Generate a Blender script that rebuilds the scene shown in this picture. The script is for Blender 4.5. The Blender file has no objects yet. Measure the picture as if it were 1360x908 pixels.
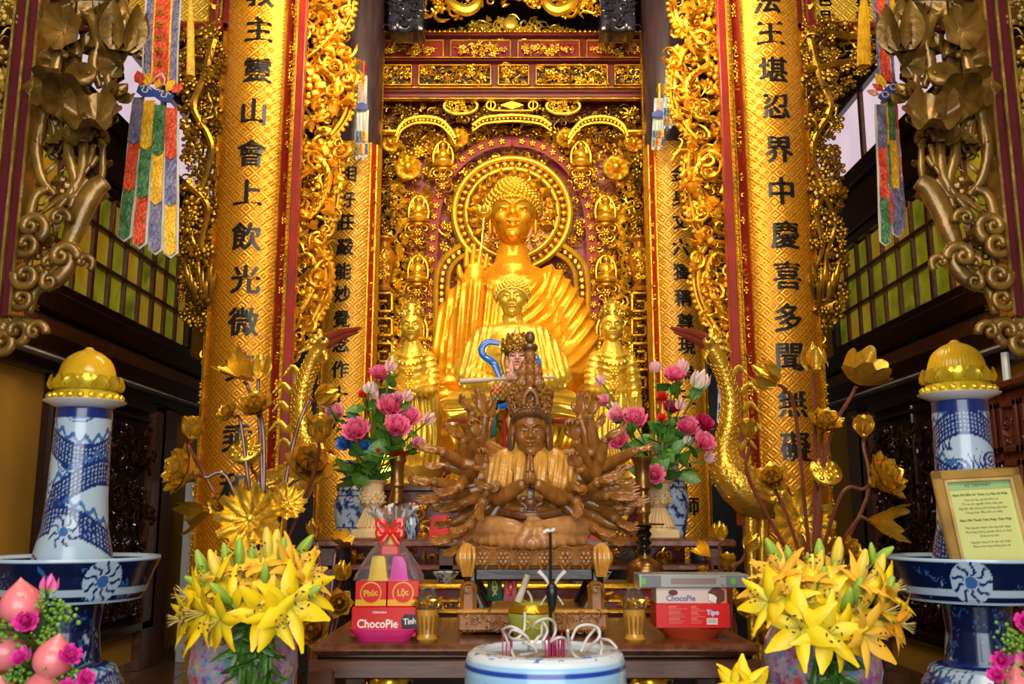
import bpy, math, random
import numpy as np
from mathutils import Vector, Matrix, Euler

SC = bpy.context.scene
COL = SC.collection
PI = math.pi

# ------------------------------------------------------------------ camera
F_PX, PITCH, EYE = 1250.0, math.radians(10.25), 1.6
cam = bpy.data.cameras.new('camera')
cam.sensor_width = 36.0
cam.lens = 36.0 * F_PX / 1360.0
cam.clip_start, cam.clip_end = 0.05, 100
cam.dof.use_dof = True
cam.dof.focus_distance = 7.0
cam.dof.aperture_fstop = 5.0
camo = bpy.data.objects.new('camera', cam)
COL.objects.link(camo)
camo.location = (0, 0, EYE)
camo.rotation_euler = (PI / 2 + PITCH, 0, 0)
SC.camera = camo

# ------------------------------------------------------------------ world, lamps, exposure
SC.view_settings.view_transform = 'Standard'
SC.view_settings.look = 'None'
SC.view_settings.gamma = 1.0
SC.view_settings.use_curve_mapping = False
SC.view_settings.exposure = 0.0
w = bpy.data.worlds.new('hall_world')
SC.world = w
w.use_nodes = True
w.node_tree.nodes['Background'].inputs[0].default_value = (1.0, 0.90, 0.76, 1)
w.node_tree.nodes['Background'].inputs[1].default_value = 0.13


def area(name, loc, target, size, power, color):
    l = bpy.data.lights.new(name, 'AREA')
    l.shape = 'RECTANGLE'
    l.size, l.size_y = size
    l.energy = power
    l.color = color
    o = bpy.data.objects.new(name, l)
    COL.objects.link(o)
    o.location = loc
    d = Vector(target) - Vector(loc)
    o.rotation_euler = d.to_track_quat('-Z', 'Y').to_euler()
    return o


def spot(name, loc, target, power, color, angle, blend=0.6, rad=0.12):
    l = bpy.data.lights.new(name, 'SPOT')
    l.energy, l.color, l.spot_size, l.spot_blend, l.shadow_soft_size = power, color, math.radians(angle), blend, rad
    o = bpy.data.objects.new(name, l)
    COL.objects.link(o)
    o.location = loc
    d = Vector(target) - Vector(loc)
    o.rotation_euler = d.to_track_quat('-Z', 'Y').to_euler()
    return o


WARM = (1.0, 0.80, 0.50)
area('hall_lamp', (0.0, 0.6, 5.4), (0, 7.5, 2.0), (4.5, 1.2), 190, (1.0, 0.86, 0.66))
area('door_daylight', (0, -3.2, 2.6), (0, 4.0, 1.6), (6.0, 3.4), 400, (0.93, 0.97, 1.0))
area('shrine_lamp', (0, 6.2, 6.3), (0, 9.2, 3.2), (3.0, 0.5), 180, WARM)
for sx in (-1, 1):
    spot('column_spot', (sx * 1.2, 4.2, 5.6), (sx * 2.1, 7.4, 4.4), 170, WARM, 58)
    spot('altar_spot', (sx * 1.5, 4.4, 5.2), (sx * 0.35, 6.9, 1.9), 250, WARM, 50)
    area('niche_lamp', (sx * 1.15, 7.2, 1.75), (0, 9.2, 3.6), (0.3, 0.3), 28, WARM)
spot('buddha_spot', (0, 5.0, 5.0), (0, 8.4, 3.2), 420, WARM, 34)
area('side_window_glow', (5.6, 8.0, 5.2), (3.9, 8.0, 4.6), (4.0, 1.2), 120, (1.0, 0.85, 0.95))
area('side_window_glow', (-5.6, 8.0, 5.2), (-3.9, 8.0, 4.6), (4.0, 1.2), 120, (1.0, 0.88, 0.95))

# ------------------------------------------------------------------ pixel helper: the point of plane y=Y seen at a pixel
_ct, _st = math.cos(PITCH), math.sin(PITCH)


def P(px, py, Y):
    u, v = (px - 680.0) / F_PX, (454.0 - py) / F_PX
    s = Y / (_ct - v * _st)
    return np.array((u * s, Y, EYE + (_st + v * _ct) * s))


def PW(px, py, X):
    """the point of plane x=X seen at a pixel (side walls)"""
    u, v = (px - 680.0) / F_PX, (454.0 - py) / F_PX
    s = X / u
    return np.array((X, (_ct - v * _st) * s, EYE + (_st + v * _ct) * s))


def ppm(Y, py=454):
    """pixels per metre at depth Y"""
    return (P(681, py, Y)[0] - P(680, py, Y)[0]) ** -1


# ------------------------------------------------------------------ materials
MATS = {}


def nodes_of(name):
    m = bpy.data.materials.new(name)
    m.use_nodes = True
    nt = m.node_tree
    return m, nt, nt.nodes['Principled BSDF']


def N(nt, typ, **kw):
    n = nt.nodes.new(typ)
    for k, v in kw.items():
        if k in n.inputs:
            n.inputs[k].default_value = v
        else:
            setattr(n, k, v)
    return n


def L(nt, a, b):
    nt.links.new(a, b)


def rgba(c):
    return (c[0], c[1], c[2], 1.0)


def mat(name, color, rough=0.5, metal=0.0, var=0.12, scale=6.0, bump=0.0, bscale=40.0, color2=None, spec=0.5, coat=0.0, sub=0.0):
    """base colour varied by noise, optional fine bump"""
    if name in MATS:
        return MATS[name]
    m, nt, b = nodes_of(name)
    tc = N(nt, 'ShaderNodeTexCoord')
    nz = N(nt, 'ShaderNodeTexNoise', Scale=scale, Detail=4.0)
    L(nt, tc.outputs['Object'], nz.inputs['Vector'])
    cr = N(nt, 'ShaderNodeValToRGB')
    c2 = color2 or tuple(max(0, c * (1 - 2.2 * var)) for c in color)
    c1 = tuple(min(1, c * (1 + var)) for c in color)
    cr.color_ramp.elements[0].position, cr.color_ramp.elements[1].position = 0.32, 0.68
    cr.color_ramp.elements[0].color, cr.color_ramp.elements[1].color = rgba(c2), rgba(c1)
    L(nt, nz.outputs['Fac'], cr.inputs['Fac'])
    L(nt, cr.outputs['Color'], b.inputs['Base Color'])
    b.inputs['Roughness'].default_value = rough
    b.inputs['Metallic'].default_value = metal
    b.inputs['Specular IOR Level'].default_value = spec
    b.inputs['Coat Weight'].default_value = coat
    b.inputs['Coat Roughness'].default_value = 0.08
    b.inputs['Subsurface Weight'].default_value = sub
    if bump:
        n2 = N(nt, 'ShaderNodeTexNoise', Scale=bscale, Detail=3.0)
        L(nt, tc.outputs['Object'], n2.inputs['Vector'])
        bp = N(nt, 'ShaderNodeBump', Strength=bump, Distance=0.02)
        L(nt, n2.outputs['Fac'], bp.inputs['Height'])
        L(nt, bp.outputs['Normal'], b.inputs['Normal'])
    MATS[name] = m
    return m


def mat_wood(name, c1, c2, rough=0.35, scale=3.0, stretch=(1, 8, 8), coat=0.2, bump=0.15):
    if name in MATS:
        return MATS[name]
    m, nt, b = nodes_of(name)
    tc = N(nt, 'ShaderNodeTexCoord')
    mp = N(nt, 'ShaderNodeMapping')
    mp.inputs['Scale'].default_value = stretch
    nz = N(nt, 'ShaderNodeTexNoise', Scale=scale, Detail=6.0, Distortion=0.8)
    L(nt, tc.outputs['Object'], mp.inputs['Vector'])
    L(nt, mp.outputs['Vector'], nz.inputs['Vector'])
    cr = N(nt, 'ShaderNodeValToRGB')
    cr.color_ramp.elements[0].position, cr.color_ramp.elements[1].position = 0.35, 0.65
    cr.color_ramp.elements[0].color, cr.color_ramp.elements[1].color = rgba(c1), rgba(c2)
    L(nt, nz.outputs['Fac'], cr.inputs['Fac'])
    L(nt, cr.outputs['Color'], b.inputs['Base Color'])
    bp = N(nt, 'ShaderNodeBump', Strength=bump, Distance=0.01)
    L(nt, nz.outputs['Fac'], bp.inputs['Height'])
    L(nt, bp.outputs['Normal'], b.inputs['Normal'])
    b.inputs['Roughness'].default_value = rough
    b.inputs['Coat Weight'].default_value = coat
    b.inputs['Coat Roughness'].default_value = 0.15
    MATS[name] = m
    return m


def mat_attr(name, rough=0.2, metal=0.0, coat=0.6, attr='paint', bump=0.0):
    """print and glaze carried by a colour attribute"""
    if name in MATS:
        return MATS[name]
    m, nt, b = nodes_of(name)
    a = N(nt, 'ShaderNodeAttribute', attribute_name=attr)
    L(nt, a.outputs['Color'], b.inputs['Base Color'])
    b.inputs['Roughness'].default_value = rough
    b.inputs['Metallic'].default_value = metal
    b.inputs['Coat Weight'].default_value = coat
    b.inputs['Coat Roughness'].default_value = 0.06
    if bump:
        tc = N(nt, 'ShaderNodeTexCoord')
        n2 = N(nt, 'ShaderNodeTexNoise', Scale=60.0, Detail=3.0)
        L(nt, tc.outputs['Object'], n2.inputs['Vector'])
        bp = N(nt, 'ShaderNodeBump', Strength=bump, Distance=0.01)
        L(nt, n2.outputs['Fac'], bp.inputs['Height'])
        L(nt, bp.outputs['Normal'], b.inputs['Normal'])
    MATS[name] = m
    return m


def mat_glass(name, color, rough=0.05, alpha=0.25, body=0.25):
    if name in MATS:
        return MATS[name]
    m, nt, b = nodes_of(name)
    out = nt.nodes['Material Output']
    tr = N(nt, 'ShaderNodeBsdfTransparent')
    tr.inputs['Color'].default_value = rgba(color)
    mx = N(nt, 'ShaderNodeMixShader')
    b.inputs['Base Color'].default_value = rgba(tuple(body * c for c in color))
    b.inputs['Roughness'].default_value = rough
    fr = N(nt, 'ShaderNodeFresnel', IOR=1.5)
    ma = N(nt, 'ShaderNodeMath', operation='ADD')
    ma.inputs[1].default_value = alpha
    L(nt, fr.outputs['Fac'], ma.inputs[0])
    L(nt, ma.outputs[0], mx.inputs['Fac'])
    L(nt, tr.outputs[0], mx.inputs[1])
    L(nt, b.outputs[0], mx.inputs[2])
    L(nt, mx.outputs[0], out.inputs['Surface'])
    MATS[name] = m
    return m


def mat_emit(name, color, strength, c2=None, scale=3.0):
    if name in MATS:
        return MATS[name]
    m, nt, b = nodes_of(name)
    tc = N(nt, 'ShaderNodeNewGeometry')
    nz = N(nt, 'ShaderNodeTexNoise', Scale=scale, Detail=3.0, Distortion=1.5)
    L(nt, tc.outputs['Position'], nz.inputs['Vector'])
    cr = N(nt, 'ShaderNodeValToRGB')
    cr.color_ramp.elements[0].position, cr.color_ramp.elements[1].position = 0.35, 0.65
    cr.color_ramp.elements[0].color, cr.color_ramp.elements[1].color = rgba(c2 or color), rgba(color)
    L(nt, nz.outputs['Fac'], cr.inputs['Fac'])
    L(nt, cr.outputs['Color'], b.inputs['Base Color'])
    L(nt, cr.outputs['Color'], b.inputs['Emission Color'])
    b.inputs['Emission Strength'].default_value = strength
    b.inputs['Roughness'].default_value = 0.3
    MATS[name] = m
    return m


def mat_weave(name, c1, c2, scale, rough=0.4, metal=0.5):
    """pressed gold leaf with a basket-weave relief"""
    if name in MATS:
        return MATS[name]
    m, nt, b = nodes_of(name)
    tc = N(nt, 'ShaderNodeTexCoord')
    hs = []
    for ang in (0.785, -0.785):
        mp = N(nt, 'ShaderNodeMapping')
        mp.inputs['Rotation'].default_value = (0, 0, ang)
        w_ = N(nt, 'ShaderNodeTexWave', Scale=scale, Distortion=0.6, Detail=1.0)
        w_.inputs['Detail Scale'].default_value = 2.0
        L(nt, tc.outputs['UV'], mp.inputs['Vector'])
        L(nt, mp.outputs['Vector'], w_.inputs['Vector'])
        hs.append(w_)
    ck = N(nt, 'ShaderNodeTexChecker', Scale=scale * 1.6)
    L(nt, tc.outputs['UV'], ck.inputs['Vector'])
    ck.inputs['Color1'].default_value = (1, 1, 1, 1)
    ck.inputs['Color2'].default_value = (0, 0, 0, 1)
    mx = N(nt, 'ShaderNodeMix', data_type='FLOAT')
    L(nt, ck.outputs['Fac'], mx.inputs[0])
    L(nt, hs[0].outputs['Fac'], mx.inputs[2])
    L(nt, hs[1].outputs['Fac'], mx.inputs[3])
    nz = N(nt, 'ShaderNodeTexNoise', Scale=14.0, Detail=5.0)
    L(nt, tc.outputs['Object'], nz.inputs['Vector'])
    ad = N(nt, 'ShaderNodeMath', operation='MULTIPLY_ADD')
    L(nt, nz.outputs['Fac'], ad.inputs[0])
    ad.inputs[1].default_value = 0.9
    L(nt, mx.outputs[0], ad.inputs[2])
    cr = N(nt, 'ShaderNodeValToRGB')
    cr.color_ramp.elements[0].position, cr.color_ramp.elements[1].position = 0.35, 1.15
    cr.color_ramp.elements[0].color, cr.color_ramp.elements[1].color = rgba(c2), rgba(c1)
    L(nt, ad.outputs[0], cr.inputs['Fac'])
    L(nt, cr.outputs['Color'], b.inputs['Base Color'])
    bp = N(nt, 'ShaderNodeBump', Strength=0.35, Distance=0.01)
    L(nt, ad.outputs[0], bp.inputs['Height'])
    L(nt, bp.outputs['Normal'], b.inputs['Normal'])
    b.inputs['Roughness'].default_value = rough
    b.inputs['Metallic'].default_value = metal
    MATS[name] = m
    return m


GOLD = mat('gilt_carving', (0.88, 0.44, 0.026), 0.28, 0.80, 0.20, 9.0, 0.15, 60)
GOLDB = mat('gilt_bright', (0.94, 0.54, 0.036), 0.28, 0.72, 0.10, 6.0)
GOLDO = mat('gilt_orange', (0.88, 0.38, 0.014), 0.30, 0.55, 0.08, 3.0)
GOLDY = mat('gilt_pale', (0.78, 0.52, 0.055), 0.30, 0.55, 0.10, 5.0)
GOLDF = mat('gilt_foil', (0.95, 0.60, 0.065), 0.19, 0.80, 0.10, 6.0, 0.2, 30)
BRONZE = mat('gilt_bronze', (0.82, 0.48, 0.05), 0.25, 0.72, 0.16, 8.0, 0.25, 55)
OLDGOLD = mat('aged_gilt_wood', (0.24, 0.125, 0.020), 0.33, 0.45, 0.25, 7.0, 0.2, 30, coat=0.25)
RED = mat('red_lacquer', (0.15, 0.008, 0.009), 0.35, 0.0, 0.15, 5.0, coat=0.12)
REDB = mat('bright_red_lacquer', (0.27, 0.016, 0.008), 0.32, 0.0, 0.12, 5.0, coat=0.15)
MAUVE = mat('rose_lacquer', (0.40, 0.07, 0.06), 0.4, 0.0, 0.2, 4.0)
DARK = mat('dark_recess', (0.012, 0.006, 0.004), 0.6, 0.0, 0.2, 4.0)
DWOOD = mat_wood('dark_wood', (0.012, 0.004, 0.002), (0.035, 0.012, 0.006), 0.28, 3.0)
BWOOD = mat_wood('brown_wood', (0.07, 0.022, 0.009), (0.13, 0.045, 0.018), 0.3, 3.0)
TWOOD = mat_wood('table_wood', (0.10, 0.030, 0.012), (0.20, 0.065, 0.025), 0.25, 2.5, (8, 1, 8))
PWOOD = mat_wood('purple_brown_wood', (0.03, 0.016, 0.02), (0.06, 0.03, 0.035), 0.35, 3.0, (8, 8, 1))
CARVED = mat_wood('carved_camphor', (0.22, 0.078, 0.012), (0.38, 0.145, 0.025), 0.28, 5.0, (4, 4, 2), 0.3)
CARVEDL = mat_wood('pale_camphor', (0.55, 0.25, 0.035), (0.70, 0.35, 0.055), 0.33, 5.0, (4, 4, 2), 0.3)
WALLP = mat('ochre_paint', (0.50, 0.26, 0.03), 0.7, 0.0, 0.06, 2.0, 0.05, 80)
INK = mat('black_ink', (0.006, 0.005, 0.005), 0.35, 0.0, 0.1, 8.0)
WHITE = mat('white_china', (0.75, 0.74, 0.72), 0.2, 0.0, 0.03, 3.0, coat=0.5)

# ------------------------------------------------------------------ mesh builder
def rotm(rx=0, ry=0, rz=0):
    return np.array(Euler((rx, ry, rz)).to_matrix())


def catmull(pts, n):
    """smooth curve through points (rows of any width), n samples per span"""
    p = np.asarray(pts, float)
    p = np.vstack([2 * p[0] - p[1], p, 2 * p[-1] - p[-2]])
    out = []
    for i in range(1, len(p) - 2):
        t = np.linspace(0, 1, n, endpoint=False)[:, None]
        a, b, c, d = p[i - 1], p[i], p[i + 1], p[i + 2]
        out.append(0.5 * (2 * b + (c - a) * t + (2 * a - 5 * b + 4 * c - d) * t ** 2 + (3 * b - a - 3 * c + d) * t ** 3))
    return np.vstack(out + [p[-2][None]])


def grid_faces(nu, nv, closed_v=True):
    """triangles of a nu x nv grid (u rows), wrapping in v"""
    f = []
    i = np.arange(nu - 1)[:, None]
    j = np.arange(nv if closed_v else nv - 1)[None, :]
    a = i * nv + j
    b = i * nv + (j + 1) % nv
    c = a + nv
    d = b + nv
    return np.vstack([np.stack([a, b, d], -1).reshape(-1, 3), np.stack([a, d, c], -1).reshape(-1, 3)])


def t_tube(path, radii, sides=6, cap=True, flat=1.0):
    p = np.asarray(path, float)
    n = len(p)
    r = np.broadcast_to(np.asarray(radii, float), (n,)) if np.ndim(radii) < 1 or len(np.atleast_1d(radii)) == n else np.interp(np.linspace(0, 1, n), np.linspace(0, 1, len(radii)), radii)
    t = np.gradient(p, axis=0)
    t /= np.linalg.norm(t, axis=1)[:, None] + 1e-12
    ref = np.array((0.0, -1.0, 0.0)) if abs(t[0][1]) < 0.9 else np.array((1.0, 0, 0))
    u = np.cross(t[0], ref)
    u /= np.linalg.norm(u)
    V = np.zeros((n, sides, 3))
    an = np.linspace(0, 2 * PI, sides, endpoint=False)
    for i in range(n):
        u = u - t[i] * np.dot(u, t[i])
        u /= np.linalg.norm(u) + 1e-12
        v = np.cross(t[i], u)
        V[i] = p[i] + r[i] * (np.cos(an)[:, None] * u + flat * np.sin(an)[:, None] * v)
    f = grid_faces(n, sides)
    V = V.reshape(-1, 3)
    if cap:
        V = np.vstack([V, p[0], p[-1]])
        k = np.arange(sides)
        k2 = (k + 1) % sides
        a = np.stack([np.full(sides, n * sides), k2, k], -1)
        o = (n - 1) * sides
        b = np.stack([np.full(sides, n * sides + 1), o + k, o + k2], -1)
        f = np.vstack([f, a, b])
    return V, f


def t_lathe(profile, seg=24, sx=1.0, sy=1.0, a0=0.0):
    """profile rows (radius, z)"""
    p = np.asarray(profile, float)
    an = np.linspace(0, 2 * PI, seg, endpoint=False) + a0
    V = np.stack([p[:, 0:1] * np.cos(an) * sx, p[:, 0:1] * np.sin(an) * sy, np.repeat(p[:, 1:2], seg, 1)], -1).reshape(-1, 3)
    return V, grid_faces(len(p), seg)


def t_sphere(r=1.0, seg=10, rings=6):
    th = np.linspace(-PI / 2, PI / 2, rings + 1)
    prof = np.stack([np.cos(th), np.sin(th)], -1)
    v, f = t_lathe(prof, seg)
    return v * np.asarray(r), f


def t_box(sx, sy, sz):
    x, y, z = sx / 2, sy / 2, sz / 2
    v = np.array([(-x, -y, -z), (x, -y, -z), (x, y, -z), (-x, y, -z), (-x, -y, z), (x, -y, z), (x, y, z), (-x, y, z)])
    q = [(0, 3, 2, 1), (4, 5, 6, 7), (0, 1, 5, 4), (1, 2, 6, 5), (2, 3, 7, 6), (3, 0, 4, 7)]
    f = np.array([t for a, b, c, d in q for t in ((a, b, c), (a, c, d))])
    return v, f


def t_bbox(sx, sy, sz, b):
    """box with bevelled edges"""
    v = []
    for z, i in ((-sz / 2, b), (-sz / 2 + b, 0), (sz / 2 - b, 0), (sz / 2, b)):
        x, y = sx / 2 - i, sy / 2 - i
        k = b if i == 0 else b * 0.6
        v += [(-x + k, -y, z), (x - k, -y, z), (x, -y + k, z), (x, y - k, z), (x - k, y, z), (-x + k, y, z), (-x, y - k, z), (-x, -y + k, z)]
    v = np.array(v)
    f = grid_faces(4, 8)
    a = np.array([(0, k + 1, k) for k in range(1, 7)])
    c = np.array([(24, 24 + k, 24 + k + 1) for k in range(1, 7)])
    return v, np.vstack([f, a, c])


def t_prism(poly, y0, y1):
    """polygon in (x,z), star-shaped about its centroid, extruded from y0 (front) to y1"""
    p = np.asarray(poly, float)
    if 0.5 * np.sum(p[:, 0] * np.roll(p[:, 1], -1) - np.roll(p[:, 0], -1) * p[:, 1]) < 0:
        p = p[::-1]
    n = len(p)
    c = p.mean(0)
    V = np.vstack([np.stack([p[:, 0], np.full(n, y0), p[:, 1]], -1), np.stack([p[:, 0], np.full(n, y1), p[:, 1]], -1), [(c[0], y0, c[1]), (c[0], y1, c[1])]])
    k = np.arange(n)
    k2 = (k + 1) % n
    f = np.vstack([np.stack([np.full(n, 2 * n), k, k2], -1), np.stack([np.full(n, 2 * n + 1), n + k2, n + k], -1),
                   np.stack([k, n + k, n + k2], -1), np.stack([k, n + k2, k2], -1)])
    return V, f


def t_ring(r, tube, seg=40, sides=8, a0=0, a1=2 * PI):
    """torus (or arc) standing in the xz plane"""
    full = abs(a1 - a0 - 2 * PI) < 1e-6
    an = np.linspace(a0, a1, seg, endpoint=not full)
    bn = np.linspace(0, 2 * PI, sides, endpoint=False)
    R = r + tube * np.cos(bn)[None, :]
    V = np.stack([R * np.cos(an)[:, None], np.repeat((tube * np.sin(bn))[None, :], len(an), 0), R * np.sin(an)[:, None]], -1)
    f = grid_faces(len(an), sides)
    if full:
        V = np.concatenate([V, V[:1]], 0)
        f = grid_faces(len(an) + 1, sides)
    return V.reshape(-1, 3), f


class MB:
    def __init__(self):
        self.V, self.F, self.n, self.C = [], [], 0, []

    def add(self, t, loc=(0, 0, 0), s=1.0, R=None, col=None):
        v, f = t
        v = v * np.asarray(s, float)
        if R is not None:
            v = v @ np.asarray(R).T
        v = v + np.asarray(loc, float)
        self.V.append(v)
        self.F.append(f + self.n)
        if col is not None:
            self.C.append(np.broadcast_to(np.asarray(col, float), (len(v), 3)))
        self.n += len(v)
        return self

    def box(self, c, size, R=None, bev=0.0, col=None):
        return self.add(t_bbox(*size, bev) if bev else t_box(*size), c, 1.0, R, col)

    def span(self, lo, hi, bev=0.0):
        lo, hi = np.asarray(lo, float), np.asarray(hi, float)
        return self.box((lo + hi) / 2, np.abs(hi - lo), None, bev)

    def tube(self, path, radii, sides=6, n=0, flat=1.0, col=None):
        if n:
            path = catmull(path, n)
        return self.add(t_tube(path, radii, sides, True, flat), col=col)

    def sphere(self, c, r, seg=10, rings=6, R=None, col=None):
        return self.add(t_sphere(1.0, seg, rings), c, r, R, col)

    def arrays(self):
        return np.vstack(self.V), np.vstack(self.F)

    def mesh(self, name, mirror=1, smooth=True, angle=40, C=None, uv=None):
        v, f = self.arrays()
        return mk_mesh(name, v, f, mirror, smooth, angle, C if C is not None else (np.vstack(self.C) if self.C else None), uv)

    def build(self, name, m, parent=None, mirror=1, smooth=True, angle=40, C=None, uv=None):
        return link(name, self.mesh(name, mirror, smooth, angle, C, uv), m, parent)


def mk_mesh(name, v, f, mirror=1, smooth=True, angle=40, C=None, uv=None):
    v = np.array(v, dtype=np.float32)
    f = np.array(f, dtype=np.int32)
    if mirror < 0:
        v[:, 0] *= -1
        f = f[:, ::-1]
    me = bpy.data.meshes.new(name)
    me.vertices.add(len(v))
    me.vertices.foreach_set('co', v.ravel())
    me.loops.add(f.size)
    me.loops.foreach_set('vertex_index', np.ascontiguousarray(f).ravel())
    me.polygons.add(len(f))
    me.polygons.foreach_set('loop_start', np.arange(0, f.size, 3, dtype=np.int32))
    me.polygons.foreach_set('loop_total', np.full(len(f), 3, dtype=np.int32))
    me.update(calc_edges=True)
    me.validate()
    if smooth:
        me.polygons.foreach_set('use_smooth', np.ones(len(me.polygons), dtype=bool))
        if angle and angle < 180:
            me.set_sharp_from_angle(angle=math.radians(angle))
    else:
        me.polygons.foreach_set('use_smooth', np.zeros(len(me.polygons), dtype=bool))
    if C is not None:
        at = me.color_attributes.new('paint', 'FLOAT_COLOR', 'POINT')
        c4 = np.ones((len(v), 4), dtype=np.float32)
        c4[:, :3] = C
        at.data.foreach_set('color', c4.ravel())
    if uv is not None:
        ul = me.uv_layers.new(name='UVMap')
        ul.data.foreach_set('uv', np.asarray(uv, dtype=np.float32)[f.ravel()].ravel())
    return me


def link(name, me, m, parent=None):
    o = bpy.data.objects.new(name, me)
    COL.objects.link(o)
    if m is not None and not len(me.materials):
        me.materials.append(m)
    if parent is not None:
        setp(o, parent)
    return o


def setp(o, parent):
    """children keep world coordinates in their mesh"""
    o.parent = parent
    o.matrix_parent_inverse = parent.matrix_basis.inverted()
    return o


def thing(name, loc, label, cat, group=None):
    o = bpy.data.objects.new(name, None)
    COL.objects.link(o)
    o.empty_display_size = 0.1
    o.location = loc
    tag(o, label, cat, group)
    return o


def tag(o, label=None, cat=None, group=None, kind=None):
    if label:
        o['label'] = label
    if cat:
        o['category'] = cat
    if group:
        o['group'] = group
    if kind:
        o['kind'] = kind
    return o


def struct(o):
    o['kind'] = 'structure'
    return o


def stuff(o):
    o['kind'] = 'stuff'
    return o


def inst(name, me, loc, R=None, s=1.0, parent=None, m=None):
    """another object sharing a mesh: placed by location, rotation matrix, scale"""
    o = bpy.data.objects.new(name, me)
    COL.objects.link(o)
    if m is not None and not len(me.materials):
        me.materials.append(m)
    if parent is not None:
        setp(o, parent)
    M = Matrix.Translation(Vector([float(a) for a in loc]))
    if R is not None:
        M = M @ Matrix(np.asarray(R).tolist()).to_4x4()
    sv = (s, s, s) if np.isscalar(s) else s
    M = M @ Matrix.Diagonal((*[float(a) for a in sv], 1.0))
    o.matrix_basis = M
    return o


def look_rot(d, up=(0, 0, 1), roll=0.0):
    """rotation taking local +Z to d"""
    d = np.asarray(d, float)
    d = d / np.linalg.norm(d)
    u = np.asarray(up, float)
    if abs(np.dot(u, d)) > 0.97:
        u = np.array((0, -1.0, 0)) if abs(d[1]) < 0.9 else np.array((1.0, 0, 0))
    x = np.cross(u, d)
    x /= np.linalg.norm(x)
    y = np.cross(d, x)
    c, s = math.cos(roll), math.sin(roll)
    return np.stack([c * x + s * y, -s * x + c * y, d], -1)


def remesh(mb, voxel, smooth=6, fac=0.5):
    """one continuous skin over overlapping shapes"""
    me = mb.mesh('tmp', smooth=False)
    o = bpy.data.objects.new('tmp', me)
    COL.objects.link(o)
    r = o.modifiers.new('r', 'REMESH')
    r.mode = 'VOXEL'
    r.voxel_size = voxel
    if smooth:
        sm = o.modifiers.new('s', 'SMOOTH')
        sm.factor, sm.iterations = fac, smooth
    dg = bpy.context.evaluated_depsgraph_get()
    me2 = bpy.data.meshes.new_from_object(o.evaluated_get(dg))
    me2.calc_loop_triangles()
    v = np.empty(len(me2.vertices) * 3, np.float32)
    me2.vertices.foreach_get('co', v)
    f = np.empty(len(me2.loop_triangles) * 3, np.int32)
    me2.loop_triangles.foreach_get('vertices', f)
    bpy.data.objects.remove(o)
    bpy.data.meshes.remove(me)
    bpy.data.meshes.remove(me2)
    return v.reshape(-1, 3).astype(float), f.reshape(-1, 3)


def vnormals(v, f):
    n = np.zeros_like(v)
    fn = np.cross(v[f[:, 1]] - v[f[:, 0]], v[f[:, 2]] - v[f[:, 0]])
    for k in range(3):
        np.add.at(n, f[:, k], fn)
    return n / (np.linalg.norm(n, axis=1)[:, None] + 1e-12)


def capsule(mb, a, b, r0, r1, seg=10):
    a, b = np.asarray(a, float), np.asarray(b, float)
    mb.add(t_tube([a, a * .5 + b * .5, b], [r0, (r0 + r1) / 2, r1], seg))
    mb.sphere(a, r0, seg, 6)
    mb.sphere(b, r1, seg, 6)


def text_tris(s, size, extrude=0.0):
    """flat lettering: vertices in the xz plane, centred on the origin"""
    c = bpy.data.curves.new('t', 'FONT')
    c.body = s
    c.size = size
    c.resolution_u = 3
    c.align_x = 'CENTER'
    c.align_y = 'CENTER'
    o = bpy.data.objects.new('t', c)
    COL.objects.link(o)
    dg = bpy.context.evaluated_depsgraph_get()
    me = bpy.data.meshes.new_from_object(o.evaluated_get(dg))
    me.calc_loop_triangles()
    v = np.array([tuple(x.co) for x in me.vertices])
    f = np.array([tuple(t.vertices) for t in me.loop_triangles])
    bpy.data.objects.remove(o)
    bpy.data.curves.remove(c)
    bpy.data.meshes.remove(me)
    mid = (v.max(0) + v.min(0)) / 2
    v -= mid
    return np.stack([v[:, 0], np.zeros(len(v)), v[:, 1]], -1), f


# ------------------------------------------------------------------ carving vocabulary (templates lie in the xz plane, front towards -y)
RNG = np.random.RandomState(7)


def t_scroll(turns=1.4, n=13, sides=5, thick=0.13):
    a = np.linspace(0, turns * 2 * PI, n)
    r = np.linspace(1.0, 0.16, n)
    p = np.stack([r * np.cos(a), -0.25 * np.linspace(0, 1, n), r * np.sin(a)], -1)
    p = np.vstack([[(1.05, 0.1, -0.9)], p])
    return t_tube(p, np.concatenate([[0.03], np.linspace(thick * 1.5, thick, n - 1), [thick * 1.3]]), sides)


def t_flower(pet=6, seed=0):
    mb = MB()
    for k in range(pet):
        a = 2 * PI * k / pet
        mb.add(t_sphere((0.42, 0.2, 0.32), 6, 4), (0.6 * math.cos(a), 0, 0.6 * math.sin(a)), 1, rotm(0, -a, 0))
    mb.sphere((0, -0.22, 0), 0.28, 6, 4)
    return mb.arrays()


def t_leafc():
    """curled acanthus leaf"""
    n = 6
    t = np.linspace(0, 1, n)
    cx = 1.1 * t
    cz = 0.45 * np.sin(t * 2.4)
    w = 0.40 * np.sin(PI * (0.12 + 0.86 * t)) * (1 + 0.25 * np.cos(t * 14))
    y = -0.35 * t ** 2
    V = []
    for i in range(n):
        V += [(cx[i] - 0.3 * w[i], y[i] + .12, cz[i] + w[i]), (cx[i], y[i] - 0.16, cz[i]), (cx[i] + 0.3 * w[i], y[i] + .12, cz[i] - w[i])]
    V = np.array(V)
    f = grid_faces(n, 3, False)
    return np.vstack([V, V + (0, .1, 0)]), np.vstack([f[:, ::-1], f + len(V)])


def t_vine():
    t = np.linspace(-1, 1, 9)
    p = np.stack([t * 1.2, -0.15 - 0.12 * np.cos(t * 3), 0.4 * np.sin(t * 3.1)], -1)
    return t_tube(p, [.05, .13, .16, .13, .05], 5)


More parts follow.
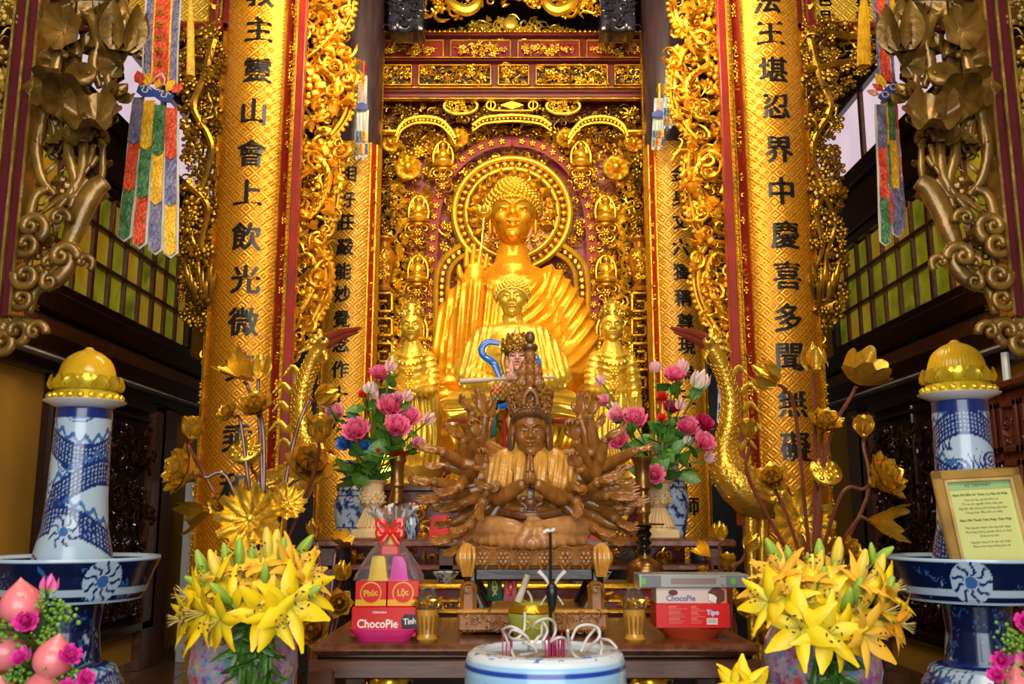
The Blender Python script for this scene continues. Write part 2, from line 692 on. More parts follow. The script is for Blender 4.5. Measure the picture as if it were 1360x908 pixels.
def t_bud():
    mb = MB()
    for dx, dz, r in ((0, 0, .5), (.7, .2, .34), (-.5, .5, .36), (.1, .8, .3), (-.3, -.6, .3)):
        mb.sphere((dx, -.1, dz), r, 6, 4)
    return mb.arrays()


T_SCROLL, T_SCROLL2, T_FLOWER, T_FLOWER5, T_LEAF, T_VINE, T_BUD = t_scroll(), t_scroll(0.8, 9, 5, 0.16), t_flower(6), t_flower(5), t_leafc(), t_vine(), t_bud()
T_BALL = t_sphere(1.0, 6, 4)
MIX = ((T_SCROLL, .25), (T_SCROLL2, .17), (T_FLOWER, .14), (T_LEAF, .28), (T_VINE, .08), (T_BUD, .08))
BLOSSOM = ((T_FLOWER5, .45), (T_BUD, .2), (T_LEAF, .17), (T_VINE, .18))


def carve(mb, inside, box, y, size, spacing=0.85, mix=MIX, depth=0.5, jit=0.45, seed=1, hfun=None):
    """fill the region inside(x,z) of the box (x0,z0,x1,z1) at depth y with carved motifs"""
    r = np.random.RandomState(seed)
    x0, z0, x1, z1 = box
    st = size * spacing
    ts, ws = [m_[0] for m_ in mix], np.array([m_[1] for m_ in mix])
    ws = ws / ws.sum()
    row = 0
    z = z0
    while z < z1:
        x = x0 + (st * .5 if row % 2 else 0)
        while x < x1:
            px, pz = x + r.uniform(-.35, .35) * st, z + r.uniform(-.35, .35) * st
            if inside is None or inside(px, pz):
                t = ts[r.choice(len(ts), p=ws)]
                k = size * 0.56 * r.uniform(1 - jit, 1 + jit)
                R = rotm(r.uniform(-.35, .35), r.uniform(0, 2 * PI), r.uniform(-.35, .35))
                sx = -1 if r.rand() < .5 else 1
                v, f = t
                if sx < 0:
                    v, f = v * (-1, 1, 1), f[:, ::-1]
                h = hfun(px, pz) if hfun else 0
                mb.add((v, f), (px, y - size * depth * r.uniform(0, 1) + h, pz), k, R)
            x += st
        z += st * 0.9
        row += 1
    return mb


def beads(mb, path, r, step):
    p = np.asarray(path, float)
    d = np.concatenate([[0], np.cumsum(np.linalg.norm(np.diff(p, axis=0), axis=1))])
    n = max(2, int(d[-1] / step))
    for s in np.linspace(0, d[-1], n):
        mb.add(T_BALL, [np.interp(s, d, p[:, k]) for k in range(3)], r)
    return mb


def moulding(mb, a, b, w, d, front):
    """bar from a to b in (x,z) with square section w and its front at y=front"""
    a, b = np.asarray(a, float), np.asarray(b, float)
    L_ = np.linalg.norm(b - a)
    an = math.atan2(b[1] - a[1], b[0] - a[0])
    c = (a + b) / 2
    mb.add(t_bbox(L_ + w, d, w, min(w, d) * .25), (c[0], front + d / 2, c[1]), 1, rotm(0, -an, 0))
    return mb


def rect_frame(mb, x0, z0, x1, z1, w, d, front):
    for a, b in (((x0, z0), (x1, z0)), ((x1, z0), (x1, z1)), ((x1, z1), (x0, z1)), ((x0, z1), (x0, z0))):
        moulding(mb, a, b, w, d, front)
    return mb

# ================================================================== the setting
def wallplane(mb_local, parent_name, m, side, parent=None, x=3.9):
    """local xz panel (x = world y, front towards -y) put onto a side wall"""
    v, f = mb_local.arrays()
    w_ = np.stack([-v[:, 1] - x, v[:, 0], v[:, 2]], -1)
    return link(parent_name, mk_mesh(parent_name, w_, f, -side), m, parent)


XW = 3.9
fl = MB()
fl.span((-4.1, -3.0, -0.12), (4.1, 12.2, -0.012))
floor = struct(fl.build('floor', DWOOD, smooth=False))
tile_mb = MB()
tile_mb.box((0, 0, -0.006), (0.592, 0.592, 0.02), bev=0.004)
TILE = mat('floor_tile_stone', (0.20, 0.10, 0.03), 0.18, 0.0, 0.2, 5.0, coat=0.3)
tme = tile_mb.mesh('tile')
for side in (-1, 1):
    for i in range(4):
        for j in range(9):
            inst('tile', tme, (side * (3.6 - 0.6 * i), 6.9 + 0.6 * j, 0), None, 1, floor, TILE)
for side, nm in ((1, 'left'), (-1, 'right')):
    a = MB()
    a.span((-4.1, 3.2, 0), (-XW, 12.2, 7.7))
    wl = struct(a.build('wall_' + nm, WALLP, mirror=side, smooth=False))
    b = MB()
    b.span((-XW, 3.2, 0), (-XW + 0.02, 12.0, 0.10), bev=.004)
    struct(b.build('baseboard_' + nm, TILE, mirror=side))
bk = MB()
bk.span((-4.1, 12.0, 0), (4.1, 12.2, 7.7))
struct(bk.build('wall_back', DWOOD, smooth=False))
ce = MB()
ce.span((-4.1, 3.2, 7.7), (4.1, 12.2, 7.9))
ceil = struct(ce.build('ceiling', DWOOD, smooth=False))

GREENGLASS = mat_emit('green_gold_glass', (0.40, 0.38, 0.015), 0.26, (0.13, 0.15, 0.006), 1.7)  # weak emission stands for light reflected on the panes
GREENGLASS2 = mat_emit('painted_reflection_glass', (0.42, 0.38, 0.02), 0.28, (0.50, 0.20, 0.012), 3.2)  # orange reflection painted into the colour, with the same weak glow
PAPER = mat_emit('daylit_paper', (0.86, 0.70, 0.80), 0.75, (0.78, 0.60, 0.72), 1.2)
CORAL = mat('coral_paint', (0.55, 0.12, 0.07), 0.6)

zb0 = PW(232, 458, -XW)[2]
zt0 = PW(232, 334, -XW)[2]
y_end = PW(243, 400, -XW)[1]
pw_ = 0.362
rows = 3
ph = (zt0 - zb0) / rows
wn = 0
pane_mb = MB()
pane_mb.box((0, 0, 0), (0.014, pw_ - 0.05, ph - 0.05))
pme = pane_mb.mesh('pane', smooth=False)
pme2 = pane_mb.mesh('pane', smooth=False)
pme.materials.append(GREENGLASS)
pme2.materials.append(GREENGLASS2)
paper_mb = MB()
paper_mb.box((0, 0, 0), (0.014, 1.22, 0.80))
papme = paper_mb.mesh('pane', smooth=False)
papme.materials.append(PAPER)
rr = np.random.RandomState(3)
for side in (1, -1):
    # small-paned window
    wn += 1
    ncol = 11
    y0 = y_end - ncol * pw_
    fr = MB()
    X = -XW
    fr.span((X, y0 - .09, zb0 - .10), (X + .10, y_end + .09, zb0), bev=.012)
    fr.span((X, y0 - .09, zt0), (X + .10, y_end + .09, zt0 + .10), bev=.012)
    fr.span((X, y0 - .10, zb0), (X + .10, y0, zt0), bev=.012)
    fr.span((X, y_end, zb0), (X + .10, y_end + .10, zt0), bev=.012)
    wd = struct(fr.build('window_%d' % wn, DWOOD, mirror=side))
    for i in range(1, ncol):
        m_ = MB()
        t_ = .034 if i % 4 == 0 else .02
        m_.span((X + .01, y0 + i * pw_ - t_, zb0), (X + .075, y0 + i * pw_ + t_, zt0), bev=.008)
        m_.build('mullion', BWOOD, wd, mirror=side)
    for j in range(1, rows):
        m_ = MB()
        m_.span((X + .01, y0, zb0 + j * ph - .022), (X + .085, y_end, zb0 + j * ph + .022), bev=.008)
        m_.build('glazing_bar', BWOOD, wd, mirror=side)
    for i in range(ncol):
        for j in range(rows):
            o = inst('pane', pme2 if rr.rand() < .38 else pme, (side * (X + .03), y0 + (i + .5) * pw_, zb0 + (j + .5) * ph), None, 1, wd)
            o.rotation_euler = (0, 0, rr.uniform(-.03, .03))
    # dark timber bands under and over the window
    for k, (za, zb, pr) in enumerate(((zb0 - .30, zb0 - .10, .16), (zb0 - .48, zb0 - .30, .10), (zb0 - .66, zb0 - .48, .20), (zb0 - .78, zb0 - .66, .12),
                                      (zt0 + .10, zt0 + .55, .14), (zt0 + .55, zt0 + .75, .20))):
        b = MB()
        b.span((X, 4.0, za), (X + pr, 11.95, zb), bev=.02)
        struct(b.build('trim_%d' % (k + 1 + 20 * wn), BWOOD if k == 1 else DWOOD, mirror=side))
    b = MB()
    b.span((X, 4.0, zb0 - .675), (X + .215, 11.95, zb0 - .655), bev=.004)
    struct(b.build('trim_%d' % (9 + 20 * wn), mat('pale_fillet', (0.55, 0.50, 0.48), 0.25), mirror=side))
    # clerestory of daylit panels
    wn += 1
    z1 = zt0 + .75
    fr = MB()
    fr.span((X, 4.4, z1 + .84), (X + .12, 11.9, z1 + 1.25), bev=.02)
    fr.span((X, 4.4, z1 - .02), (X + .10, 11.9, z1 + .04), bev=.01)
    wd = struct(fr.build('window_%d' % wn, DWOOD, mirror=side))
    for i in range(6):
        ya = 4.55 + 1.30 * i
        inst('pane', papme, (side * (X + .03), ya + .65, z1 + .44), None, 1, wd)
        m_ = MB()
        m_.span((X + .01, ya - .035, z1), (X + .08, ya + .035, z1 + .86), bev=.008)
        m_.build('mullion', BWOOD, wd, mirror=side)
    b = MB()
    b.span((X, 4.4, z1 + 1.25), (X + .06, 10.4, 7.7))
    struct(b.build('trim_%d' % (8 + 20 * wn), DWOOD, mirror=side, smooth=False))
    b = MB()
    b.span((X, 10.4, z1 + 1.25), (X + .06, 11.9, 7.7))
    struct(b.build('trim_%d' % (10 + 20 * wn), CORAL, mirror=side, smooth=False))
    # timber post on the wall
    ya, yb = PW(192, 600, -XW)[1], PW(222, 600, -XW)[1]
    b = MB()
    b.span((X, ya, 0), (X + .10, yb, zb0 - .78), bev=.01)
    struct(b.build('trim_%d' % (7 + 20 * wn), BWOOD, mirror=side))
    # carved dark panel under the window
    a0, a1 = PW(62, 503, -XW), PW(208, 547, -XW)
    zb_ = PW(192, 826, -XW)[2]
    pl_ = thing('carved_wall_panel', (side * (-XW + .01), (a0[1] + a1[1]) / 2, zb_),
                'dark openwork wooden panel on the %s ochre wall' % ('left' if side > 0 else 'right'), 'carved panel')
    f_ = MB()
    rect_frame(f_, a0[1], zb_, a1[1], a0[2], .12, .10, -.10)
    rect_frame(f_, a0[1] + .14, zb_ + .14, a1[1] - .14, a0[2] - .14, .05, .07, -.07)
    wallplane(f_, 'frame', DWOOD, side, pl_)
    f_ = MB()
    f_.span((a0[1] + .05, -.02, zb_ + .05), (a1[1] - .05, -.001, a0[2] - .05))
    wallplane(f_, 'back_board', DARK, side, pl_)
    f_ = MB()
    hh = a0[2] - zb_
    for q in (.30, .62):
        moulding(f_, (a0[1] + .1, zb_ + hh * q), (a1[1] - .1, zb_ + hh * q), .05, .06, -.06)
    moulding(f_, ((a0[1] + a1[1]) / 2, zb_ + .1), ((a0[1] + a1[1]) / 2, a0[2] - .1), .06, .06, -.06)
    wallplane(f_, 'cross_rail', DWOOD, side, pl_)
    f_ = MB()
    carve(f_, None, (a0[1] + .2, zb_ + .2, a1[1] - .2, a0[2] - .2), -.02, .13, 1.0, seed=5 + side)
    stuff(wallplane(f_, 'openwork', mat_wood('polished_dark_wood', (0.02, 0.007, 0.004), (0.05, 0.018, 0.01), 0.12, 3.0), side, pl_))

# upright boards seen in the corner gaps
b = MB()
q = PW(248, 690, -XW + .3)
b.span((q[0] - .04, q[1], 0.0), (q[0] + .16, q[1] + .04, P(260, 640, q[1])[2]), bev=.01)
tag(b.build('white_board', WHITE), 'white upright board standing in the gap beside the left pillar', 'board')
b = MB()
q0 = PW(1334, 468, XW - .14)
b.tube([(q0[0], q0[1], 1.2), (q0[0], q0[1], q0[2])], .03, 8)
tag(b.build('white_pipe', WHITE), 'white pipe running up the right wall beside the wooden cabinet', 'pipe')


# ------------------------------------------------------------------ wrapped pillars
WEAVE = mat_weave('pressed_gold_board', (0.80, 0.36, 0.018), (0.46, 0.165, 0.007), 13.0, 0.36, 0.55)
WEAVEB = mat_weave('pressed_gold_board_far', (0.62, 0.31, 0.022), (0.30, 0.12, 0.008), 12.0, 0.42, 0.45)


def arc_sheet(cx, cy, r, a0, a1, z0, z1, thick, nseg=20, nz=2):
    """curved board hugging a pillar; angle 0 faces the hall (-y)"""
    an = np.linspace(a0, a1, nseg)
    V, UV = [], []
    for rad in (r + thick, r):
        for z in np.linspace(z0, z1, nz):
            for a in an:
                V.append((cx + rad * math.sin(a), cy - rad * math.cos(a), z))
                UV.append(((a - a0) * r, z - z0))
    V, UV = np.array(V), np.array(UV)
    g = grid_faces(nz, nseg, False)
    n = nz * nseg
    f = [g, g[:, ::-1] + n]
    e = []
    for z in (0, nz - 1):
        for k in range(nseg - 1):
            a, b_ = z * nseg + k, z * nseg + k + 1
            e += [(a, n + a, n + b_), (a, n + b_, b_)]
    for k in (0, nseg - 1):
        for z in range(nz - 1):
            a, b_ = z * nseg + k, (z + 1) * nseg + k
            e += [(a, b_, n + b_), (a, n + b_, n + a)]
    return V, np.vstack(f + [np.array(e)]), UV


def wrap_text(s, size, cx, cy, r, a, z, thick=.004):
    v, f = text_tris(s, size)
    # subdivide-free bend: the glyph's own points are dense enough
    an = a + v[:, 0] / r
    out = np.stack([cx + (r + thick) * np.sin(an), cy - (r + thick) * np.cos(an), z + v[:, 2]], -1)
    back = np.stack([cx + (r - .004) * np.sin(an), cy - (r - .004) * np.cos(an), z + v[:, 2]], -1)
    n = len(v)
    # side walls along boundary edges
    from collections import Counter
    ed = Counter()
    for t in f:
        for p_, q_ in ((t[0], t[1]), (t[1], t[2]), (t[2], t[0])):
            ed[(int(p_), int(q_))] += 1
    sd = []
    for (p_, q_) in list(ed):
        if (q_, p_) not in ed:
            sd += [(p_, n + p_, n + q_), (p_, n + q_, q_)]
    return np.vstack([out, back]), np.vstack([f, np.array(sd)]) if sd else f


def bold(t, d):
    """thicken strokes: copies shifted sideways"""
    v, f = t
    mb = MB()
    for dx, dz in ((0, 0), (d, 0), (-d, 0), (0, d), (0, -d)):
        mb.add((v, f), (dx, 0, dz))
    return mb.arrays()


def pillar(name, pxc, r, Y, side, label, chars, charpx, charsz, m, z_gold=None, adeg=0.0, far=False):
    c = P(pxc, 300, Y)
    cx = c[0]
    root = thing(name, (cx, Y, 0), label, 'pillar', None)
    root['kind'] = 'thing'
    core = MB()
    core.add(t_lathe([(0, 0.0), (r * 1.25, 0.0), (r * 1.28, .12), (r * 1.1, .22), (r, .28), (r, 7.25 if far else 7.68), (0, 7.25 if far else 7.68)], 32), (cx, Y, 0))
    core.build('shaft', PWOOD, root)
    z1 = z_gold or 7.4
    z0 = .35
    V, f, uv = arc_sheet(cx, Y, r + .004, -1.35, 1.35, z0, z1, .022, 26)
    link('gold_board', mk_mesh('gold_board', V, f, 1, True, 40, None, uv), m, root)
    # lacquered edge strips with relief cartouches
    for s2 in (-1, 1):
        ea = .84 if s2 * side > 0 else 1.12
        V, f, uv = arc_sheet(cx, Y, r + .02, s2 * ea - .13, s2 * ea + .13, z0, z1, .016, 6)
        eb = link('edge_board', mk_mesh('edge_board', V, f, 1, True, 40), REDB, root)
        bd = MB()
        for off in (-.14, .14):
            a = s2 * ea + off
            px_, py_ = cx + (r + .036) * math.sin(a), Y - (r + .036) * math.cos(a)
            bd.tube([(px_, py_, z0), (px_, py_, z1)], .012, 6)
            if not far:
                beads(bd, [(px_, py_ - .008, z0), (px_, py_ - .008, z1)], .011, .034)
        stuff(bd.build('beaded_edge', GOLD, root))
        cm = MB()
        a = s2 * ea
        z = z0 + .1
        rr_ = np.random.RandomState(11)
        while z < z1 - .2:
            h = .46
            for k in range(7 if not far else 4):
                zz = z + h * (k + .5) / (7 if not far else 4)
                t_ = (T_SCROLL2, T_LEAF, T_FLOWER5)[rr_.randint(3)]
                cm.add(t_, (cx + (r + .036) * math.sin(a), Y - (r + .036) * math.cos(a), zz), .034 if not far else .026, rotm(0, rr_.uniform(0, 6.28), 0) if True else None)
            z += h + .10
        stuff(cm.build('edge_relief', GOLD, root))
    # writing, top to bottom
    for ch, (px, py) in zip(chars, charpx):
        q = P(px, py, Y - r)
        aa = math.asin(max(-.95, min(.95, (q[0] - cx) / (r + .03))))
        v, f = wrap_text(ch, charsz, cx, Y, r + .027, aa, q[2])
        mb = MB()
        d = charsz * .030
        mb.add((v, f))
        mb.add((v, f), (d, -.0008, 0))
        mb.add((v, f), (-d, -.0012, 0))
        mb.add((v, f), (0, -.0016, d))
        mb.build('character', INK, root, smooth=False)
    return root, cx


YF, YS = 7.3, 8.55
lc = list('教主靈山會上飲光微笑一乘和')
lp = [(347, -6), (345, 41), (343, 95), (338, 150), (335, 205), (330, 257), (328, 315), (327, 372), (324, 428), (320, 488), (318, 540), (316, 583), (311, 648)]
rc = list('法王堪忍界中慶喜多聞無礙')
rp = [(1017, 3), (1022, 46), (1026, 94), (1030, 143), (1034, 200), (1037, 255), (1042, 313), (1045, 367), (1046, 423), (1048, 475), (1052, 535), (1056, 594)]
rF = .315
pillar('wrapped_pillar', 342, rF, YF, 1, 'left front pillar wrapped in gold board with a column of black Chinese characters', lc, lp, .232, WEAVE)
pillar('wrapped_pillar', 1022, rF, YF, -1, 'right front pillar wrapped in gold board with a column of black Chinese characters', rc, rp, .232, WEAVE)
lc2 = list('相好莊嚴能妙覺念作十方')
lp2 = [(463, 232), (461, 266), (459, 296), (458, 329), (456, 361), (455, 391), (454, 424), (453, 457), (452, 491), (451, 525), (450, 560)]
rc2 = list('金身丈六獨稱尊現為三千大師')
rp2 = [(902, 232), (903, 264), (904, 295), (904, 329), (905, 362), (907, 396), (910, 428), (912, 460), (912, 494), (913, 528), (914, 566), (916, 628), (917, 672)]
zg = P(468, 190, YS - .2)[2]
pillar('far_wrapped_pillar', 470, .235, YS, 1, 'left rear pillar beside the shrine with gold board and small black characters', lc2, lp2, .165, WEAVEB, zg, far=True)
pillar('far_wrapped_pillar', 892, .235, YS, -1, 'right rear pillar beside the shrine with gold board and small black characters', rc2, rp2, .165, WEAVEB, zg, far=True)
# red upright boards at the inner side of the front pillars
for side, nm in ((1, 'left'), (-1, 'right')):
    x0, x1 = P(386, 300, YF - .25)[0], P(397, 300, YF - .25)[0]
    b = MB()
    b.span((x0, YF - .30, 1.5), (x1, YF - .22, 7.4), bev=.006)
    o = b.build('red_upright', REDB, mirror=side)
    tag(o, 'narrow red lacquered upright with beaded gold edge along the %s front pillar' % nm, 'board')
    b = MB()
    b.tube([(x0 - .012, YF - .305, 1.5), (x0 - .012, YF - .305, 7.4)], .016, 6)
    beads(b, [(x0 - .012, YF - .32, 1.5), (x0 - .012, YF - .32, 7.4)], .014, .042)
    stuff(b.build('beaded_edge', GOLD, o, mirror=side))

# ================================================================== the shrine
YB = 9.0


def S(px, py, Y=YB):
    q = P(px, py, Y)
    return q[0], q[2]


def sx_(px, py, Y=YB):
    return P(px, py, Y)[0]


U = S(681, 300)[0] - S(680, 300)[0]           # metres per photo pixel at the shrine
shr = thing('shrine_niche', (0, YB, 0), 'tall red and gold shrine front framing the large seated golden Buddha', 'shrine')
xl, xr = S(499, 300)[0], S(862, 300)[0]
xc = (xl + xr) / 2
z_top, z_r1b, z_r2t, z_r2b, z_bm, z_bot = [S(680, y)[1] for y in (49, 81, 85, 119, 129, 640)]

b = MB()
b.span((xl - .06, YB + .42, 0), (xr + .06, YB + .50, z_top))
b.build('back_board', MAUVE, shr, smooth=False)
for xx in (xl, xr):
    b = MB()
    moulding(b, (xx, 0.0), (xx, z_top), .075, .20, YB - .05)
    fr = b.build('upright', RED, shr)
    b = MB()
    for d in (-.04, .04):
        b.tube([(xx + d, YB - .06, 0.0), (xx + d, YB - .06, z_top)], .014, 6)
    beads(b, [(xx - .04, YB - .075, .5), (xx - .04, YB - .075, z_top)], .013, .045)
    stuff(b.build('beaded_edge', GOLD, fr))
b = MB()
b.span((xl, YB + .02, z_bm), (xr, YB + .12, z_top), bev=.01)
hb = b.build('header_board', RED, shr)
b = MB()
for z, t in ((z_top, .03), (z_r1b - .018, .014), (z_bm - .01, .05)):
    moulding(b, (xl, z), (xr, z), t, .12, YB - .06)
b.build('header_rail', RED, shr)
b = MB()
for z in (z_top + .018, z_r1b + .004, z_r2b - .010, z_bm - .045):
    moulding(b, (xl, z), (xr, z), .011, .06, YB - .075)
beads(b, [(xl, YB - .08, z_top + .02), (xr, YB - .08, z_top + .02)], .016, .05)
stuff(b.build('header_bead', GOLD, shr))
# row of four red panels with gold flower sprays
ed = [499, 594, 683, 774, 862]
for i in range(4):
    x0, x1 = S(ed[i] + 5, 68)[0], S(ed[i + 1] - 5, 68)[0]
    z0, z1 = S(680, 79)[1], S(680, 56)[1]
    b = MB()
    b.span((x0, YB - .005, z0), (x1, YB + .02, z1))
    pn = b.build('header_panel', REDB if i in (0, 3) else mat('plum_lacquer', (0.20, 0.012, 0.03), 0.2, coat=.5), shr, smooth=False)
    b = MB()
    rect_frame(b, x0, z0, x1, z1, .018, .05, YB - .045)
    b.build('panel_frame', GOLD, pn)
    b = MB()
    cxp, czp = (x0 + x1) / 2, (z0 + z1) / 2
    carve(b, lambda x, z: ((x - cxp) / .27) ** 2 + ((z - czp) / .062) ** 2 < 1, (x0, z0, x1, z1), YB - .02, .05, .75, BLOSSOM, .6, seed=20 + i)
    stuff(b.build('flower_spray', GOLDB, pn))
ed = [499, 552, 657, 707, 811, 862]
for i in range(5):
    x0, x1 = S(ed[i] + 5, 101)[0], S(ed[i + 1] - 5, 101)[0]
    z0, z1 = S(680, 115)[1], S(680, 89)[1]
    b = MB()
    b.span((x0, YB + .012, z0), (x1, YB + .02, z1))
    pn = b.build('openwork_panel', DARK, shr, smooth=False)
    b = MB()
    rect_frame(b, x0, z0, x1, z1, .016, .06, YB - .05)
    b.build('panel_frame', GOLD, pn)
    b = MB()
    carve(b, None, (x0 + .03, z0 + .03, x1 - .02, z1 - .02), YB - .01, .062, .72, seed=40 + i)
    stuff(b.build('openwork', GOLD, pn))


def arcpts(cx, cy, r, a0, a1, n=30, Y=YB, ry=None):
    """points of an arc given in photo pixels"""
    out = []
    for a in np.linspace(math.radians(a0), math.radians(a1), n):
        x, z = S(cx + r * math.cos(a), cy - (ry or r) * math.sin(a), Y)
        out.append((x, Y, z))
    return np.array(out)


def pts(lst, Y=YB, n=6):
    out = [(*S(px, py, Y),) for px, py in lst]
    p = np.array([(x, Y, z) for x, z in out])
    return catmull(p, n)


def mirror_px(lst):
    return [(1360 - x, y) for x, y in lst]


# top openwork band
b = MB()
zb1, zt1 = S(680, 172)[1], S(680, 133)[1]


def in_band(x, z):
    px = 680 + x / U
    py = 454 - (z - S(680, 454)[1]) / U
    if z > S(680, 158)[1] - .02:
        return True
    return abs(px - 680) > 128


carve(b, in_band, (xl + .05, zb1, xr - .05, zt1), YB + .10, .085, .70, seed=61)
stuff(b.build('band_openwork', mat('dimmed_gilt', (0.40, 0.21, 0.019), 0.30, 0.82, 0.25, 8.0, .2, 50), shr))  # browner copy of the gilt; also dims the outer brackets by colour
b = MB()
b.span((xl, YB + .2, S(680, 152)[1]), (xr, YB + .22, zt1 + .05))
b.build('band_recess', RED, shr, smooth=False)
for s in (1, -1):
    b = MB()
    q = [S(x if s > 0 else 1360 - x, y) for x, y in ((503, 131), (503, 175), (530, 175))]
    moulding(b, q[0], q[1], .05, .08, YB - .03)
    moulding(b, q[1], q[2], .03, .08, YB - .03)
    b.build('corner_frame', GOLDB, shr)
    # shallow arches of the band
    for k, lst in enumerate(([(527, 183), (533, 168), (548, 159), (566, 157), (585, 161), (598, 173), (605, 185)], [(628, 168), (642, 159), (662, 156), (680, 155)])):
        l2 = lst if s > 0 else mirror_px(lst)
        b = MB()
        b.tube(pts(l2) + (0, -.03, 0), .022, 6)
        b.tube(pts([(x, y + 7) for x, y in l2]) + (0, -.02, 0), .014, 6)
        beads(b, pts([(x, y + 3.5) for x, y in l2]) + (0, -.03, 0), .015, .036)
        b.build('arch_rib', GOLD, shr)
    b = MB()
    ov = []
    q = S(612 if s > 0 else 748, 141)
    ov = [(q[0] + .17 * math.cos(a), YB - .0, q[1] + .085 * math.sin(a)) for a in np.linspace(0, 2 * PI, 25)]
    b.tube(ov, .018, 6)
    carve(b, lambda x, z: ((x - q[0]) / .15) ** 2 + ((z - q[1]) / .07) ** 2 < 1, (q[0] - .16, q[1] - .08, q[0] + .16, q[1] + .08), YB, .05, .8, BLOSSOM, seed=70)
    b.build('oval_medallion', GOLDB, shr)
b = MB()
q0, q1 = S(652, 148), S(708, 134)
rect_frame(b, q0[0], q0[1], q1[0], q1[1], .014, .05, YB - .03)
for s in (-1, 1):
    b.add(t_ring(.045, .012, 16, 6), ((q0[0] if s < 0 else q1[0]), YB - .02, (q0[1] + q1[1]) / 2))
dm = [((q0[0] + q1[0]) / 2 + dx, (q0[1] + q1[1]) / 2 + dz) for dx, dz in ((-.12, 0), (0, -.045), (.12, 0), (0, .045))]
b.add(t_prism(dm, YB - .03, YB + .03))
b.build('centre_cartouche', GOLDB, shr)

# pierced and carved field around the halos
HC = (680, 278)


def topx(x, z):
    return 680 + x / U, 454 - (z - S(680, 454)[1]) / U * 1.0


def pyz(z):
    # photo row of a height on the shrine plane (numeric inverse of S)
    return np.interp(z, PYZ[::-1], PYR[::-1])


PYR = np.arange(0, 760, 4.0)
PYZ = np.array([S(680, y)[1] for y in PYR])


def field(x, z):
    py = pyz(z)
    px = 680 + x / (S(681, py)[0] - S(680, py)[0])
    dx = abs(px - 680)
    d = math.hypot(dx, py - 278)
    if py < 152 or py > 600:
        return False
    if d < 84 or (py > 330 and dx < 112):
        return False
    if 96 < dx < 118 and py > 270:
        return False
    if py <= 278 and 92 < d < 112:
        return False
    if 118 < dx < 134 and py > 190 and rr.rand() < .55:
        return False
    return dx < 178


b = MB()
carve(b, field, (xl + .05, S(680, 600)[1], xr - .05, S(680, 150)[1]), YB + .32, .082, .70, seed=80)
carve(b, lambda x, z: 60 < abs(topx(x, z)[0] - 680) < 84 and pyz(z) > 335 and math.hypot(topx(x, z)[0] - 680, pyz(z) - 278) > 86, (xl, S(680, 520)[1], xr, S(680, 335)[1]), YB + .34, .075, .85, seed=81)
stuff(b.build('backdrop_openwork', GOLD, shr))
b = MB()
b.span((xl, YB + .36, S(680, 640)[1]), (S(530, 300)[0], YB + .40, zb1))
b.build('dark_recess', DARK, shr, smooth=False)
b = MB()
b.span((S(830, 300)[0], YB + .36, S(680, 640)[1]), (xr, YB + .40, zb1))
b.build('dark_recess', DARK, shr, smooth=False)

# scrolled vine columns in front of the field
for s in (1, -1):
    b = MB()
    for k in range(17):
        px, py = 527 + 6 * math.sin(k * 1.2), 190 + k * 17
        q = S(px if s > 0 else 1360 - px, py, YB)
        b.add(T_SCROLL, (q[0], YB + .2, q[1]), (.085 * (1 if k % 2 else -1) * s, .08, .085), rotm(0, .6 * k, 0))
        for j in range(3):
            b.add(T_LEAF, (q[0] + rr.uniform(-.06, .06), YB + .14, q[1] + rr.uniform(-.06, .06)), .075, rotm(0, rr.uniform(0, 6.28), 0))
    stuff(b.build('vine_column', GOLDB, shr))
    # flower at the arch foot
    for px, py, r_ in ((541, 218, .13), (608, 178, .10), (517, 185, .09)):
        q = S(px if s > 0 else 1360 - px, py)
        b = MB()
        for k in range(9):
            b.add(T_LEAF, (q[0], YB + .12, q[1]), r_, rotm(.3, 2 * PI * k / 9, 0))
        b.sphere((q[0], YB + .06, q[1]), r_ * .4, 10, 6)
        b.build('carved_rosette', GOLDB, shr)
    # outer strip
    b = MB()
    xs0, xs1 = sorted((S(502 if s > 0 else 858, 300)[0], S(519 if s > 0 else 841, 300)[0]))
    carve(b, None, (xs0, S(680, 560)[1], xs1 + .01, zb1 - .02), YB + .15, .085, .74, seed=90 + s)
    stuff(b.build('side_openwork', mat('dimmed_gilt', (0.5, 0.3, 0.03)), shr))
    # relief vase with wide mouth
    q = S(508 if s > 0 else 852, 385)
    pr = [(0, 0), (.075, 0), (.085, .03), (.055, .08), (.095, .22), (.115, .33), (.095, .41), (.055, .45), (.06, .50), (.10, .53), (.10, .55), (0, .55)]
    b = MB()
    b.add(t_lathe(pr, 18), (q[0], YB + .08, q[1]))
    vs = b.build('relief_vase', mat('amber_gilt', (0.62, 0.27, 0.02), 0.3, 0.6, .2, 9), shr)
    b = MB()
    carve(b, lambda x, z: abs(x - q[0]) < .07, (q[0] - .08, q[1] + .12, q[0] + .08, q[1] + .40), YB - .03, .05, .8, seed=95)
    b.build('vase_relief', GOLDB, vs)
    # square fret
    b = MB()
    for (py0, h) in ((388, 24), (422, 22), (455, 24), (490, 24)):
        k = [(500, py0), (520, py0), (520, py0 + h), (502, py0 + h), (502, py0 + h * .45), (512, py0 + h * .45)]
        k = k if s > 0 else mirror_px(k)
        for a_, b_ in zip(k[:-1], k[1:]):
            moulding(b, S(*a_), S(*b_), .028, .05, YB + .02)
    b.build('square_fret', GOLD, shr)

